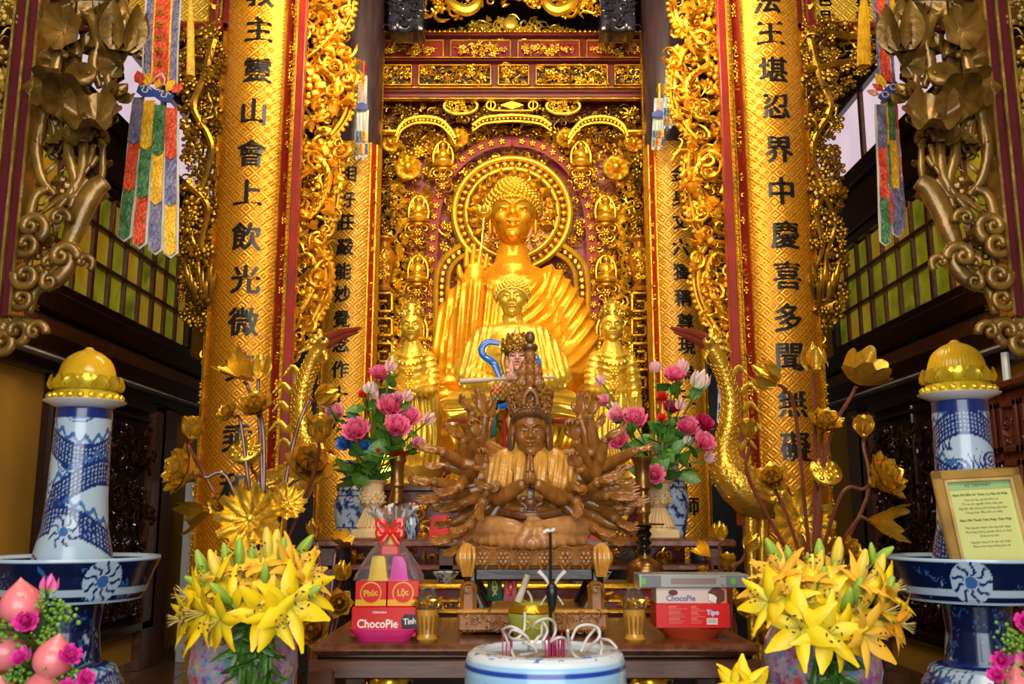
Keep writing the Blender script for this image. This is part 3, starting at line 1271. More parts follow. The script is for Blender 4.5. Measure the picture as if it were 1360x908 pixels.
# halo behind the head
b = MB()
hq = S(*HC)
R0 = 78 * U
b.add(t_ring(R0, .034, 72, 10), (hq[0], YB + .12, hq[1]))
b.add(t_ring(62 * U, .028, 64, 10), (hq[0], YB + .11, hq[1]))
halo = b.build('halo_ring', GOLDB, shr)
b = MB()
for k in range(44):
    a = 2 * PI * k / 44
    b.sphere((hq[0] + 70 * U * math.cos(a), YB + .13, hq[1] + 70 * U * math.sin(a)), (.034, .03, .034), 8, 6)
stuff(b.build('halo_bead', GOLD, halo))
b = MB()
b.add(t_lathe([(0, 0), (R0, 0), (R0, .04), (0, .04)], 64), (0, 0, 0), 1, rotm(PI / 2, 0, 0))
v, f = b.arrays()
v += (hq[0], YB + .2, hq[1])
link('halo_disc', mk_mesh('halo_disc', v, f), mat('rose_gold_ground', (0.55, 0.25, 0.09), 0.4, 0.35), halo)
b = MB()
carve(b, lambda x, z: 34 * U < math.hypot(x - hq[0], z - hq[1]) < 57 * U, (hq[0] - .45, hq[1] - .45, hq[0] + .45, hq[1] + .45), YB + .15, .078, .72, seed=99)
for k in range(14):
    a = PI * (k / 13.0) * 1.3 - .15 * PI
    b.add(T_LEAF, (hq[0] + 44 * U * math.cos(a), YB + .1, hq[1] + 44 * U * math.sin(a)), .12, rotm(0, -a, 0))
stuff(b.build('halo_relief', GOLD, halo))
# body halo: two ribs with beads
b = MB()
inner = [(593, 640), (593, 420), (594, 370), (598, 352), (607, 340), (621, 331)]
outer = [(577, 640), (577, 420), (578, 365), (584, 345), (595, 332), (612, 320)]
mid = [(585, 640), (585, 420), (586, 368), (591, 348), (601, 336), (616, 325)]
for s in (1, -1):
    for lst, r_ in ((inner, .026), (outer, .03)):
        b.tube(pts(lst if s > 0 else mirror_px(lst)) + (0, .14, 0), r_, 8)
bh = b.build('body_halo', GOLDB, shr)
b = MB()
for s in (1, -1):
    beads(b, pts(mid if s > 0 else mirror_px(mid)) + (0, .15, 0), .03, .066)
stuff(b.build('halo_bead', GOLD, bh))
# band of small blossoms arching over the halo
b, b2 = MB(), MB()
band = [(572, 640), (570, 520), (569, 420), (571, 330), (576, 270), (592, 225), (622, 194), (652, 180), (680, 176)]
FME = []
for s in (1, -1):
    pth = pts(band if s > 0 else mirror_px(band), YB, 10) + (0, .22, 0)
    n = len(pth)
    t = np.gradient(pth, axis=0)
    t /= np.linalg.norm(t, axis=1)[:, None]
    nr = np.stack([-t[:, 2], np.zeros(n), t[:, 0]], -1)
    wv = .055
    V = np.concatenate([pth - nr * wv, pth + nr * wv, pth - nr * wv + (0, .05, 0), pth + nr * wv + (0, .05, 0)])
    i = np.arange(n - 1)
    q4 = lambda a, c, d, e: np.vstack([np.stack([a, c, d], -1), np.stack([a, d, e], -1)])
    f = np.vstack([q4(i, i + 1, n + i + 1, n + i)])
    b.add((V, f))
    d = np.concatenate([[0], np.cumsum(np.linalg.norm(np.diff(pth, axis=0), axis=1))])
    for st in np.arange(.04, d[-1], .115):
        q = [np.interp(st, d, pth[:, k]) for k in range(3)]
        FME.append((q[0], q[1] - .02, q[2]))
fb = b.build('blossom_band', mat('rose_red_ground', (0.34, 0.04, 0.03), .7, 0, .15, 6), shr)
mb_ = MB()
mb_.add(T_FLOWER5, (0, 0, 0), .036)
bme = mb_.mesh('small_blossom')
for q in FME:
    inst('small_blossom', bme, q, rotm(0, rr.uniform(0, 1.2), 0), 1, fb, GOLDB)

# small seated figures in niches with cloud brackets under them
nf = MB()
nf.add(t_lathe([(0, 0), (.10, 0), (.115, .02), (.09, .045), (.095, .06), (0, .06)], 14, 1, .7))
nf.sphere((0, 0, .085), (.085, .055, .03), 12, 6)
nf.add(t_lathe([(.055, .08), (.06, .12), (.05, .17), (.02, .195), (0, .20)], 12, 1, .75))
for s in (-1, 1):
    nf.tube([(s * .05, -.01, .165), (s * .068, -.02, .125), (s * .03, -.05, .10)], [.02, .018, .014], 6)
nf.sphere((0, -.01, .225), (.03, .03, .036), 10, 8)
nf.sphere((0, -.005, .262), (.016, .016, .016), 8, 6)
nfme = nf.mesh('niche_figure')
nh = MB()
nh.tube([(.10 * math.cos(a), .03, .11 + .17 * math.sin(a)) for a in np.linspace(-.4, PI + .4, 20)], .014, 6)
nh.tube([(.055 * math.cos(a), .02, .225 + .06 * math.sin(a)) for a in np.linspace(-.5, PI + .5, 14)], .009, 6)
for k in range(9):
    a = PI * k / 8
    nh.add(T_LEAF, (.115 * math.cos(a), .03, .11 + .18 * math.sin(a)), .05, rotm(0, -a, 0))
nhme = nh.mesh('figure_nimbus')
nc = MB()
for s in (-1, 1):
    nc.add(T_SCROLL, (s * .07, 0, -.06), (s * .06, .06, .06))
    nc.add(T_SCROLL, (s * .045, 0, -.15), (s * .05, .05, .05), rotm(0, 1.2, 0))
    nc.add(T_SCROLL2, (s * .06, .01, -.22), (s * .05, .05, .05), rotm(0, 2.2, 0))
nc.sphere((0, 0, -.02), (.10, .04, .03), 10, 6)
nc.add(T_FLOWER, (0, -.02, -.11), .045)
nc.add(T_FLOWER, (0, -.02, -.21), .04)
ncme = nc.mesh('cloud_bracket')
for s in (1, -1):
    for px, py in ((554, 290), (553, 371), (587, 216), (552, 452)):
        q = S(px if s > 0 else 1360 - px, py)
        o = inst('niche_figure', nfme, (q[0], YB + .10, q[1]), None, 1, shr, GOLDB)
        inst('figure_nimbus', nhme, (q[0], YB + .12, q[1]), None, 1, o, GOLD)
        inst('cloud_bracket', ncme, (q[0], YB + .12, q[1]), None, 1, o, GOLD)

# gilt crest over the shrine and hanging bracket above it
cr = thing('gilt_crest', (0, YB, z_top), 'low gilt crest with round disc on top of the shrine header', 'crest')
b = MB()
q0, q1 = S(570, 47), S(787, 47)


def crestin(x, z):
    w_ = (q1[0] - q0[0]) / 2
    return z < q0[1] + .22 * (1 - abs(x / w_) ** 1.4)


carve(b, crestin, (q0[0], q0[1] + .01, q1[0], q0[1] + .24), YB + .05, .085, .66, seed=110)
stuff(b.build('crest_carving', GOLDY, cr))
b = MB()
q = S(678, 33)
b.sphere((q[0], YB - .03, q[1]), (.078, .03, .078), 20, 12)
b.build('crest_disc', GOLDY, cr)
b = MB()
b.span((q0[0], YB + .06, q0[1] - .02), (q1[0], YB + .10, q0[1] + .06))
b.build('crest_board', GOLD, cr, smooth=False)
hg = thing('hanging_gilt_bracket', (0, 8.6, S(680, -30, 8.6)[1]), 'gilt openwork bracket hanging at the top above the crest', 'bracket')
b = MB()
carve(b, lambda x, z: z > S(680, 22 - 25 * max(0, 1 - abs(x) / .55) + max(0, abs(x) - .78) * 60, 8.6)[1], (S(552, 0, 8.6)[0], S(0, 30, 8.6)[1], S(812, 0, 8.6)[0], S(0, -50, 8.6)[1]), 8.62, .11, .72, seed=120)
stuff(b.build('openwork', GOLD, hg))
for s in (1, -1):
    b = MB()
    l2 = [(590, -20), (600, 4), (620, 14), (634, 4), (628, -14)]
    l2 = l2 if s > 0 else mirror_px(l2)
    b.tube(pts(l2, 8.55), [.03, .05, .06, .05, .03], 8)
    b.build('scroll_bracket', GOLDB, hg)
b = MB()
b.span((-1.04, 8.66, S(0, -20, 8.6)[1]), (1.04, 8.9, S(0, -60, 8.6)[1]), bev=.01)
bm_ = struct(b.build('beam', DWOOD))
b = MB()
b.span((-3.9, 8.6, 7.3), (3.9, 8.9, 7.7), bev=.01)
struct(b.build('beam', DWOOD))
b = MB()
for x in (-1.0, 1.0):
    b.span((x - .06, 8.70,  S(0, -40, 8.6)[1]), (x + .06, 8.84, 7.4))
b.build('hanger', DWOOD, bm_)
for s, nm in ((1, 'left'), (-1, 'right')):
    b = MB()
    q0, q1 = S(515, 43, 8.5), S(564, -10, 8.5)
    v = remesh(MB().span((q0[0], 8.45, q0[1]), (q1[0], 8.75, q1[1])), .03, 6)
    b.add(v)
    carve(b, None, (q0[0] + .04, q0[1] + .04, q1[0] - .02, q1[1]), 8.46, .13, .8, ((T_SCROLL, .6), (T_VINE, .3), (T_LEAF, .2)), .35, seed=130)
    tag(b.build('carved_beam_end', mat_wood('blue_black_wood', (0.012, 0.012, 0.02), (0.03, 0.028, 0.045), 0.18, 4.0), mirror=s), 'dark carved beam end above the %s shoulder of the shrine' % nm, 'beam end')

# ------------------------------------------------------------------ openwork brackets beside the front pillars
for s, nm in ((1, 'left'), (-1, 'right')):
    YK = 7.55
    root = thing('openwork_bracket', (s * S(400, 200, YK)[0], YK, S(0, 470, YK)[1]),
                 'tall gilt openwork bracket with curved beaded ribs on the inner side of the %s pillar' % nm, 'bracket')
    rb = np.array([(-10, 470), (40, 468), (62, 452), (80, 476), (120, 478), (150, 470), (188, 452), (205, 462), (235, 456), (290, 448), (318, 436), (335, 440), (380, 440), (425, 428), (470, 402)], float)
    zz = np.array([S(0, y, YK)[1] for y in rb[:, 0]])
    xx = np.array([S(x, y, YK)[0] for y, x in rb])

    def inside(x, z):
        return x < np.interp(z, zz[::-1], xx[::-1])
    b = MB()
    x0 = S(398, 0, YK)[0]
    carve(b, inside, (x0 - .05, zz[-1], x0 + .6, zz[0]), YK, .115, .55, ((T_SCROLL, .3), (T_SCROLL2, .2), (T_LEAF, .35), (T_BUD, .15), (T_VINE, .2)), 1.2, seed=140 + s)
    stuff(b.build('openwork', GOLD, root, mirror=s))
    b = MB()
    carve(b, inside, (x0 - .05, zz[-1], x0 + .6, zz[0]), YK - .07, .15, .85, ((T_LEAF, .6), (T_SCROLL, .25), (T_BUD, .15)), .7, seed=145 + s)
    stuff(b.build('large_leaf_carving', GOLDO, root, mirror=s))
    for k, lst in enumerate(([(463, -20), (466, 10), (461, 35), (447, 55)], [(436, 62), (452, 74), (463, 100), (466, 130), (460, 158), (448, 178), (437, 190)], [(447, 205), (449, 240), (446, 270), (440, 297), (427, 318)],
                              [(402, 326), (418, 326), (431, 342), (436, 372), (431, 400), (420, 424), (405, 448)])):
        b = MB()
        p_ = pts(lst, YK) + (0, -.10, 0)
        b.tube(p_, .017, 8)
        b.tube(p_ + (.035, .02, 0), .014, 6)
        beads(b, p_ + (.06, .02, 0), .02, .05)
        b.build('curved_rib', GOLDB, root, mirror=s)
    # dragon coils through the openwork
    for k, lst in enumerate(([(405, 30), (430, 20), (452, 40), (430, 70), (405, 90)], [(400, 120), (425, 100), (450, 120), (440, 160), (410, 170), (402, 200)], [(398, 230), (420, 215), (440, 240), (425, 285), (400, 300)], [(395, 350), (415, 345), (424, 375), (408, 410), (392, 430)])):
        b = MB()
        p_ = pts(lst, YK, 8) + (0, -.13, 0)
        b.tube(p_, [.014, .03, .036, .032, .016], 8)
        beads(b, p_ + (0, -.045, 0), .016, .05)
        b.build('dragon_coil', GOLD, root, mirror=s)
    # outer blossom bracket
    YO = 7.15
    root = thing('blossom_bracket', (s * S(275, 200, YO)[0], YO, S(0, 432, YO)[1]),
                 'narrow gilt bracket of carved blossom branches on the outer side of the %s pillar' % nm, 'bracket')
    lb = np.array([(36, 120), (60, 150), (85, 200), (112, 232), (135, 250), (240, 246), (330, 241), (430, 246)], float)
    zz2 = np.array([S(0, y, YO)[1] for y in lb[:, 0]])
    xx2 = np.array([S(x, y, YO)[0] for y, x in lb])
    xr2 = np.array([S(x, y, YO)[0] for y, x in ((36, 301), (240, 294), (380, 288), (430, 278))])
    zr2 = np.array([S(0, y, YO)[1] for y in (36, 240, 380, 430)])

    def inside2(x, z):
        return np.interp(z, zz2[::-1], xx2[::-1]) < x < np.interp(z, zr2[::-1], xr2[::-1])
    b = MB()
    carve(b, inside2, (xx2.min(), zz2[-1], xr2.max(), zz2[0]), YO, .095, .60, BLOSSOM, 1.2, seed=150 + s)
    stuff(b.build('blossom_openwork', MATS['dimmed_gilt'], root, mirror=s))  # same gilt as elsewhere, with dim light put into its colour
    for k, lst in enumerate(([(288, 60), (275, 110), (262, 150), (285, 200), (270, 260), (255, 300), (268, 350), (262, 400)], [(255, 250), (280, 280), (272, 330), (285, 370)], [(290, 45), (240, 55), (200, 50), (160, 52)], [(295, 100), (250, 90), (215, 80)])):
        b = MB()
        b.tube(pts(lst, YO, 8) + (0, -.08, 0), [.035, .03, .022, .014], 7)
        b.build('branch', MATS['dimmed_gilt'], root, mirror=s)
    for k in range(8):
        b = MB()
        y0 = 372 + 8 * (k % 3)
        p0 = S(258 + 3.5 * k, y0 + 22, YO)
        p1 = S(250 + 6 * k, y0 - 22, YO)
        b.tube(catmull([(p0[0], YO - .07, p0[1]), ((p0[0] + p1[0]) / 2 + .01, YO - .13, (p0[1] + p1[1]) / 2), (p1[0], YO - .09, p1[1])], 5), [.016, .022, .005], 6, 0, .5)
        b.build('leaf', MATS['dimmed_gilt'], root, mirror=s)
    b = MB()
    xe = S(300, 200, YO)[0]
    b.span((xe - .02, YO - .06, zz2[-1] - .1), (xe + .02, YO + .06, 7.4), bev=.008)
    b.build('upright', RED, root, mirror=s)

# sign boards over the outer brackets
for s, nm in ((1, 'left'), (-1, 'right')):
    YG = 7.1
    q0, q1 = S(105, 36, YG), S(306, -60, YG)
    root = thing('sign_panel', (s * (q0[0] + q1[0]) / 2, YG, q0[1]), 'gold woven sign panel in red frame at the top between the %s pillar and wall' % nm, 'sign')
    V = np.array([(q0[0], YG + .04, q0[1]), (q1[0], YG + .04, q0[1]), (q1[0], YG + .04, q1[1]), (q0[0], YG + .04, q1[1])])
    V = np.vstack([V, V + (0, .02, 0)])
    fbx = np.array([t for a, b_, c, d in ((0, 1, 2, 3), (5, 4, 7, 6), (0, 4, 5, 1), (1, 5, 6, 2), (2, 6, 7, 3), (3, 7, 4, 0)) for t in ((a, b_, c), (a, c, d))])
    link('gold_field', mk_mesh('gold_field', V, fbx, s, False, 0, None, V[:, [0, 2]]), mat_weave('woven_gold_sign', (0.80, 0.52, 0.05), (0.40, 0.22, 0.015), 12.0), root)
    b = MB()
    rect_frame(b, q0[0], q0[1], q1[0], q1[1], .07, .12, YG - .03)
    xm = S(290, 20, YG)[0]
    moulding(b, (xm - .03, q0[1]), (xm - .03, q1[1]), .06, .10, YG - .02)
    b.build('red_frame', RED, root, mirror=s)
    b = MB()
    rect_frame(b, q0[0] + .05, q0[1] + .05, xm - .08, q1[1], .016, .05, YG)
    b.build('gilt_fillet', GOLD, root, mirror=s)
    b = MB()
    carve(b, None, (xm + .01, q0[1] + .08, q1[0], q1[1]), YG + .03, .08, .8, seed=160)
    stuff(b.build('end_openwork', GOLD, root, mirror=s))
    if s < 0:
        for ch, px, py in (('色', 1097, -4), ('月', 1097, 19), ('與', 1148, -3), ('若', 1148, 20), ('處', 1201, -4), ('其', 1201, 20)):
            q = P(px, py, YG)
            b = MB()
            t = bold(text_tris(ch, .12), .003)
            b.add(t, (q[0], YG + .036, q[2]))
            b.build('character', INK, root, smooth=False)

# ================================================================== statues
def hand(mb, w, d, nrm, s, curl=0.3, spread=0.10, thumb=1, seg=7):
    """palm, four fingers and a thumb; d finger direction, nrm the way the palm faces"""
    w, d, nrm = (np.asarray(a, float) for a in (w, d, nrm))
    d = d / np.linalg.norm(d)
    nrm = nrm - d * np.dot(nrm, d)
    nrm /= np.linalg.norm(nrm)
    sd = np.cross(d, nrm)
    R = np.stack([sd, nrm, d], -1)
    mb.add(t_sphere((.23 * s, .11 * s, .30 * s), 12, 8), w + d * .27 * s, 1, R)
    for i, ln in enumerate((.36, .43, .40, .30)):
        k = i - 1.5
        p = w + d * (.47 - .02 * k * k) * s + sd * k * .125 * s
        dd = d + sd * k * spread
        dd /= np.linalg.norm(dd)
        pts_, a = [p], 0
        for q, c in zip((.42, .33, .25), (.35, 1.0, .9)):
            a += c * curl
            p = p + (dd * math.cos(a) + nrm * math.sin(a)) * ln * q * s
            pts_.append(p)
        mb.tube(catmull(pts_, 3), [.065 * s, .06 * s, .052 * s, .035 * s], seg)
        mb.sphere(pts_[-1], .036 * s, 6, 4)
    p0 = w + d * .12 * s + sd * thumb * .15 * s
    p1 = p0 + (d * .5 + sd * thumb * .6 + nrm * .3) * .24 * s
    p2 = p1 + (d * .9 + sd * thumb * (.25 - .4 * curl) + nrm * .35 * curl) * .2 * s
    mb.tube(catmull([p0, p1, p2], 3), [.085 * s, .075 * s, .042 * s], seg)
    mb.sphere(p2, .043 * s, 6, 4)


class Fig:
    """a figure laid out in photo pixels around depth Y"""

    def __init__(self, Y):
        self.Y, self.mb = Y, MB()
        self.u = P(681, 454, Y)[0] - P(680, 454, Y)[0]

    def p(self, px, py, dy=0.0):
        q = P(px, py, self.Y)
        return np.array((q[0], self.Y + dy, q[2]))

    def e(self, px, py, dy, rx, rd, rz, R=None):
        self.mb.add(t_sphere((rx * self.u, rd * self.u, rz * self.u), 20, 14), self.p(px, py, dy), 1, R)
        return self

    def c(self, lst, n=6, flat=1.0, sides=14):
        q = np.array([(*self.p(a[0], a[1], a[2]), a[3] * self.u) for a in lst])
        q = catmull(q, n) if n else q
        self.mb.add(t_tube(q[:, :3], q[:, 3], sides, True, flat))
        self.mb.sphere(q[0, :3], q[0, 3], 12, 8)
        self.mb.sphere(q[-1, :3], q[-1, 3], 12, 8)
        return self

    def px(self, v):
        """photo pixels of points"""
        c0 = P(680, 454, self.Y)
        return 680 + v[:, 0] / self.u, 454 - (v[:, 2] - c0[2]) / self.u


def head(H, c, tilt=0.0, voxel=None, smile=.02, smooth=3):
    """a calm face looking to -y: brows, lowered lids, nose, lips, long ears"""
    mb = MB()
    E = lambda x, y, z, a, b_, d: mb.add(t_sphere((a * H, b_ * H, d * H), 18, 14), (x * H, y * H, z * H))
    E(0, .06, .12, .36, .42, .40)
    E(0, -.05, -.12, .315, .36, .405)
    E(0, -.26, -.42, .12, .12, .10)
    E(0, .10, -.5, .2, .2, .3)
    for s in (-1, 1):
        E(s * .16, -.22, -.13, .14, .15, .14)
        mb.tube(catmull([(s * .045 * H, -.375 * H, .085 * H), (s * .13 * H, -.355 * H, .145 * H), (s * .215 * H, -.29 * H, .13 * H), (s * .27 * H, -.21 * H, .06 * H)], 4), [.024 * H, .028 * H, .024 * H, .012 * H], 8)
        E(s * .145, -.318, .015, .10, .062, .052)
        E(s * .05, -.415, -.125, .045, .045, .035)
        E(s * .37, .05, .0, .035, .10, .13)
        E(s * .375, .02, -.22, .036, .06, .16)
        E(s * .085, -.37, -.245 + smile * .5, .05, .045, .022)
    mb.tube([(0, -.36 * H, .10 * H), (0, -.41 * H, 0), (0, -.46 * H, -.10 * H)], [.034 * H, .040 * H, .058 * H], 10)
    E(0, -.455, -.11, .05, .055, .045)
    E(0, -.395, -.235, .075, .05, .026)
    E(0, -.385, -.295, .07, .05, .030)
    v, f = remesh(mb, voxel or H / 52, smooth, .4)
    n = vnormals(v, f)

    def groove(pth, wd, dp):
        nonlocal v
        pth = np.asarray(pth) * H
        d = np.min(np.linalg.norm(v[:, None, [0, 2]] - pth[None], axis=2), axis=1)
        k = np.exp(-(d / (wd * H)) ** 2) * (v[:, 1] < -.1 * H)
        v = v - n * (k * dp * H)[:, None]
    for s in (-1, 1):
        groove(catmull([(s * .06, -.005), (s * .105, -.025), (s * .16, -.028), (s * .225, -.002)], 8), .015, .05)
        groove(catmull([(s * .065, .055), (s * .15, .082), (s * .24, .04)], 8), .018, .025)
    groove(catmull([(-.115, -.250 + smile), (-.05, -.268), (0, -.262), (.05, -.268), (.115, -.250 + smile)], 6), .013, .045)
    groove(catmull([(-.05, -.345), (0, -.35), (.05, -.345)], 4), .02, .015)
    if tilt:
        v = v @ rotm(tilt, 0, 0).T
    return v + np.asarray(c), f


def curls(H, c, r=.045, n=230, top=.36, hair_z=.20, wide=1.2):
    """snail-shell hair cap with a low dome"""
    mb = MB()
    mb.add(t_sphere((.375 * H, .43 * H, .40 * H), 20, 12), (0, .07 * H, .13 * H))
    mb.add(t_sphere((.24 * H, .27 * H, .22 * H), 16, 10), (0, .08 * H, (top + .06) * H))
    g = PI * (3 - math.sqrt(5))
    for i in range(n):
        z = 1 - 1.55 * i / n
        rad = math.sqrt(max(0, 1 - z * z))
        a = i * g
        x, y, zz = .385 * rad * math.cos(a), .07 + .44 * rad * math.sin(a), .13 + .41 * z
        lim = hair_z + .02 - .9 * max(0, abs(x) - .22)
        if y < .0 and zz < lim:
            continue
        if y < .1 and zz < -.02:
            continue
        mb.add(t_sphere(r * H, 7, 5), (x * H, y * H, zz * H))
    for i in range(int(n * .35)):
        z = 1 - 1.0 * i / (n * .35)
        rad = math.sqrt(max(0, 1 - z * z))
        a = i * g
        mb.add(t_sphere(r * H, 7, 5), (.25 * H * rad * math.cos(a), .08 * H + .28 * H * rad * math.sin(a), (top + .06) * H + .23 * H * z))
    for a in np.linspace(-1.35, 1.35, 22):     # row along the hairline
        mb.add(t_sphere(r * .8 * H, 7, 5), (.37 * H * math.sin(a), .06 * H - .44 * H * math.cos(a) * .97, (hair_z - .22 * (abs(a) / 1.35) ** 2.2 + .0) * H))
    v, f = mb.arrays()
    return v * (wide, 1, 1) + np.asarray(c), f


def join(*ts):
    mb = MB()
    for t in ts:
        mb.add(t)
    return mb.arrays()


def fold(v, f, h):
    return v + vnormals(v, f) * h[:, None]


def ridges(t, sharp=2.0):
    """soft cloth ridges, 0..1, from a phase in periods"""
    s = .5 + .5 * np.cos(2 * PI * t)
    return s ** sharp


def smoothstep(a, b_, x):
    t = np.clip((x - a) / (b_ - a), 0, 1)
    return t * t * (3 - 2 * t)


# ------------------------------------------------------------------ tiers that carry the statues
CLOTH = mat('red_brocade', (0.36, 0.03, 0.015), 0.6, 0.0, .35, 14.0, .3, 60)
tiers = ((1.14, 8.05, 8.88, P(680, 603, 8.2)[2] - .03), (1.22, 6.80, 7.90, P(680, 583, 7.0)[2] - .33))
for k, (hw, y0, y1, zt) in enumerate(tiers):
    rt = thing('altar_tier', (0, (y0 + y1) / 2, 0), ('tall rear red altar tier under the largest seated Buddha', 'lower red altar tier under the pale gold Buddha and the standing figures')[k], 'altar')
    b = MB()
    b.span((-hw, y0, 0), (hw, y1, zt - .06))
    b.build('body', RED, rt, smooth=False)
    b = MB()
    b.span((-hw - .03, y0 - .03, zt - .06), (hw + .03, y1, zt), bev=.012)
    b.build('top_board', BWOOD, rt)
    b = MB()
    carve(b, None, (-hw + .05, zt - .50, hw - .05, zt - .1), y0 - .01, .10, .95, ((T_FLOWER, .3), (T_LEAF, .4), (T_SCROLL, .3)), seed=170 + k)
    stuff(b.build('front_relief', GOLDO, rt))

# ------------------------------------------------------------------ large seated Buddha
F = Fig(8.40)
u = F.u
zt = tiers[0][3]
rt = thing('seated_buddha', (0, 8.4, zt), 'largest golden seated Buddha statue with raised hand in front of the round halo', 'statue')
F.e(681, 367, .03, 46, 26, 20)
F.e(681, 440, .02, 70, 46, 80).e(681, 392, .03, 72, 36, 36).e(681, 470, -.02, 80, 50, 60)
F.c([(634, 377, .02, 23), (609, 420, -.02, 25), (601, 470, -.12, 26), (612, 482, -.25, 24)])
F.c([(612, 482, -.25, 23), (622, 440, -.36, 19), (631, 398, -.42, 14)])
F.c([(730, 377, .02, 23), (755, 420, -.02, 26), (766, 475, -.10, 27), (735, 505, -.35, 22), (700, 512, -.48, 16)])
F.c([(612, 482, -.25, 22), (598, 510, -.22, 20), (590, 540, -.20, 18)])
F.e(681, 552, -.16, 96, 62, 34)
F.c([(596, 552, -.12, 30), (640, 556, -.40, 26), (690, 552, -.48, 24)])
F.c([(768, 552, -.12, 30), (722, 558, -.40, 26), (670, 556, -.46, 24)])
F.c([(576, 575, -.10, 16), (620, 586, -.36, 18), (681, 590, -.44, 18), (742, 586, -.36, 18), (788, 575, -.10, 16)])
F.c([(577, 520, .05, 12), (600, 512, -.10, 20), (680, 520, -.28, 22), (760, 512, -.10, 20), (788, 520, .05, 12)])
F.c([(681, 330, .06, 21), (681, 352, .03, 23), (681, 368, .02, 32)])
for yy in (342, 348, 354):
    q = F.p(681, yy, .045)
    F.mb.add(t_ring(22.5 * u + (yy - 340) * u * .25, 2.0 * u, 28, 6), q, 1, rotm(PI / 2 + .2, 0, 0))
v, f = remesh(F.mb, .0145, 5)
px, py = F.px(v)
front = smoothstep(.12, -.05, v[:, 1] - 8.4)
d1 = np.hypot(px - 628, (py - 345) * 1.0)
d2 = np.hypot(px - 790, (py - 330))
bare = smoothstep(52, 40, np.hypot((px - 678), (py - 350) * 1.15))
a = ridges(d1 / 13.0 + .15 * np.sin(py / 30)) * smoothstep(655, 700, px) * smoothstep(515, 480, py)
b_ = ridges((px - 640 + .10 * (py - 380)) / 10.0) * smoothstep(672, 650, px) * smoothstep(520, 470, py)
c_ = ridges((py + 14 * np.sin((px - 680) / 55.0) - 500) / 17.0) * smoothstep(480, 520, py)
h = (a + b_ + c_) * .030 * (1 - bare) * (.35 + .65 * front)
h += .022 * np.exp(-((np.hypot(px - 678, (py - 350) * 1.15) - 50) / 5) ** 2) * front * (py > 350)
v = fold(v, f, h)
hv, hf = head(82 * u, F.p(681, 286, -.02))
hm = MB()
hm.add((v, f)).add((hv, hf))
hand(hm, F.p(631, 398, -.43), (.10, -.10, 1), (.05, -1, .05), 62 * u, .10, .05, -1, 10)
hand(hm, F.p(704, 512, -.48), (-1, -.1, -.05), (0, -.3, 1), 58 * u, .2, .04, 1, 10)
hm.build('body', GOLDO, rt, angle=180)
link('hair', mk_mesh('hair', *curls(82 * u, F.p(681, 286, -.02), .040, 330), 1, True, 180), GOLDB, rt)
b = MB()
q = F.p(638, 372, -.52)
b.tube([q, q + (.03, 0, .22), q + (.045, .0, .44)], .008, 6)
for k in range(8):
    a_ = 2 * PI * k / 8
    t = q + (.045, 0, .46)
    b.add(t_sphere((.03, .012, .055), 8, 6), t + (.035 * math.cos(a_), .035 * math.sin(a_), .02), 1, rotm(0, .5 * math.cos(a_), 0) @ rotm(-.5 * math.sin(a_), 0, 0))
b.sphere(t, (.045, .045, .03), 10, 6)
b.build('lotus_stem', GOLDB, rt)

# ------------------------------------------------------------------ smaller pale gold Buddha on a lotus seat
F = Fig(7.05)
u = F.u
zb_ = tiers[1][3]
rt = thing('seated_buddha', (0, 7.05, zb_), 'smaller pale gold seated Buddha on a lotus seat in front of the largest one', 'statue')
F.e(681, 442, .02, 30, 18, 13)
F.e(681, 480, .0, 46, 34, 52).e(681, 452, .02, 50, 26, 26)
F.c([(648, 449, .02, 18), (632, 475, -.02, 19), (626, 505, -.1, 19), (650, 518, -.26, 14), (674, 522, -.30, 11)])
F.c([(713, 449, .02, 18), (730, 475, -.02, 19), (737, 505, -.1, 19), (712, 518, -.26, 14), (688, 522, -.30, 11)])
F.c([(612, 540, -.05, 22), (650, 546, -.28, 20), (690, 545, -.32, 18)])
F.c([(750, 540, -.05, 22), (712, 547, -.28, 20), (672, 549, -.30, 18)])
F.e(681, 545, -.05, 80, 52, 22)
F.c([(681, 418, .03, 14), (681, 438, .02, 16), (681, 452, .01, 26)])
v, f = remesh(F.mb, .0105, 4)
px, py = F.px(v)
bare = smoothstep(30, 20, np.hypot(px - 681, (py - 445) * .8))
a = ridges((px - 640 + .2 * (py - 450)) / 8.0) * smoothstep(660, 640, px) * smoothstep(528, 500, py)
a2 = ridges((px - 720 - .2 * (py - 450)) / 8.0) * smoothstep(700, 722, px) * smoothstep(528, 500, py)
a3 = ridges((py + 8 * np.sin((px - 680) / 38.0)) / 11.0) * smoothstep(518, 535, py)
a4 = ridges(np.hypot(px - 655, py - 430) / 9.0) * smoothstep(655, 665, px) * smoothstep(705, 695, px) * smoothstep(455, 480, py) * smoothstep(528, 510, py)
v = fold(v, f, (a + a2 + a3 + a4) * .015 * (1 - bare))
hm = MB()
hm.add((v, f)).add(head(50 * u, F.p(680, 397, -.02)))
hand(hm, F.p(668, 522, -.32), (1, -.1, 0), (0, -.2, 1), 34 * u, .15, .03, 1)
hand(hm, F.p(694, 521, -.33), (-1, -.1, 0), (0, -.2, 1), 34 * u, .15, .03, -1)
hm.build('body', GOLDY, rt, angle=180)
link('hair', mk_mesh('hair', *curls(50 * u, F.p(680, 397, -.02), .044, 260), 1, True, 180), GOLDY, rt)
z0 = F.p(680, 566)[2]
b = MB()
b.add(t_lathe([(0, zb_), (.42, zb_), (.44, zb_ + .04), (.36, zb_ + .10), (.33, z0 - .13), (.40, z0 - .05), (.46, z0), (0, z0)], 40, 1.05, .75), (0, 7.05, 0))
st = b.build('lotus_seat', GOLDY, rt)
b = MB()
b.add(t_lathe([(.49, z0 - .005), (.50, z0 + .012), (.49, z0 + .03)], 40, 1.05, .75), (0, 7.05, 0))
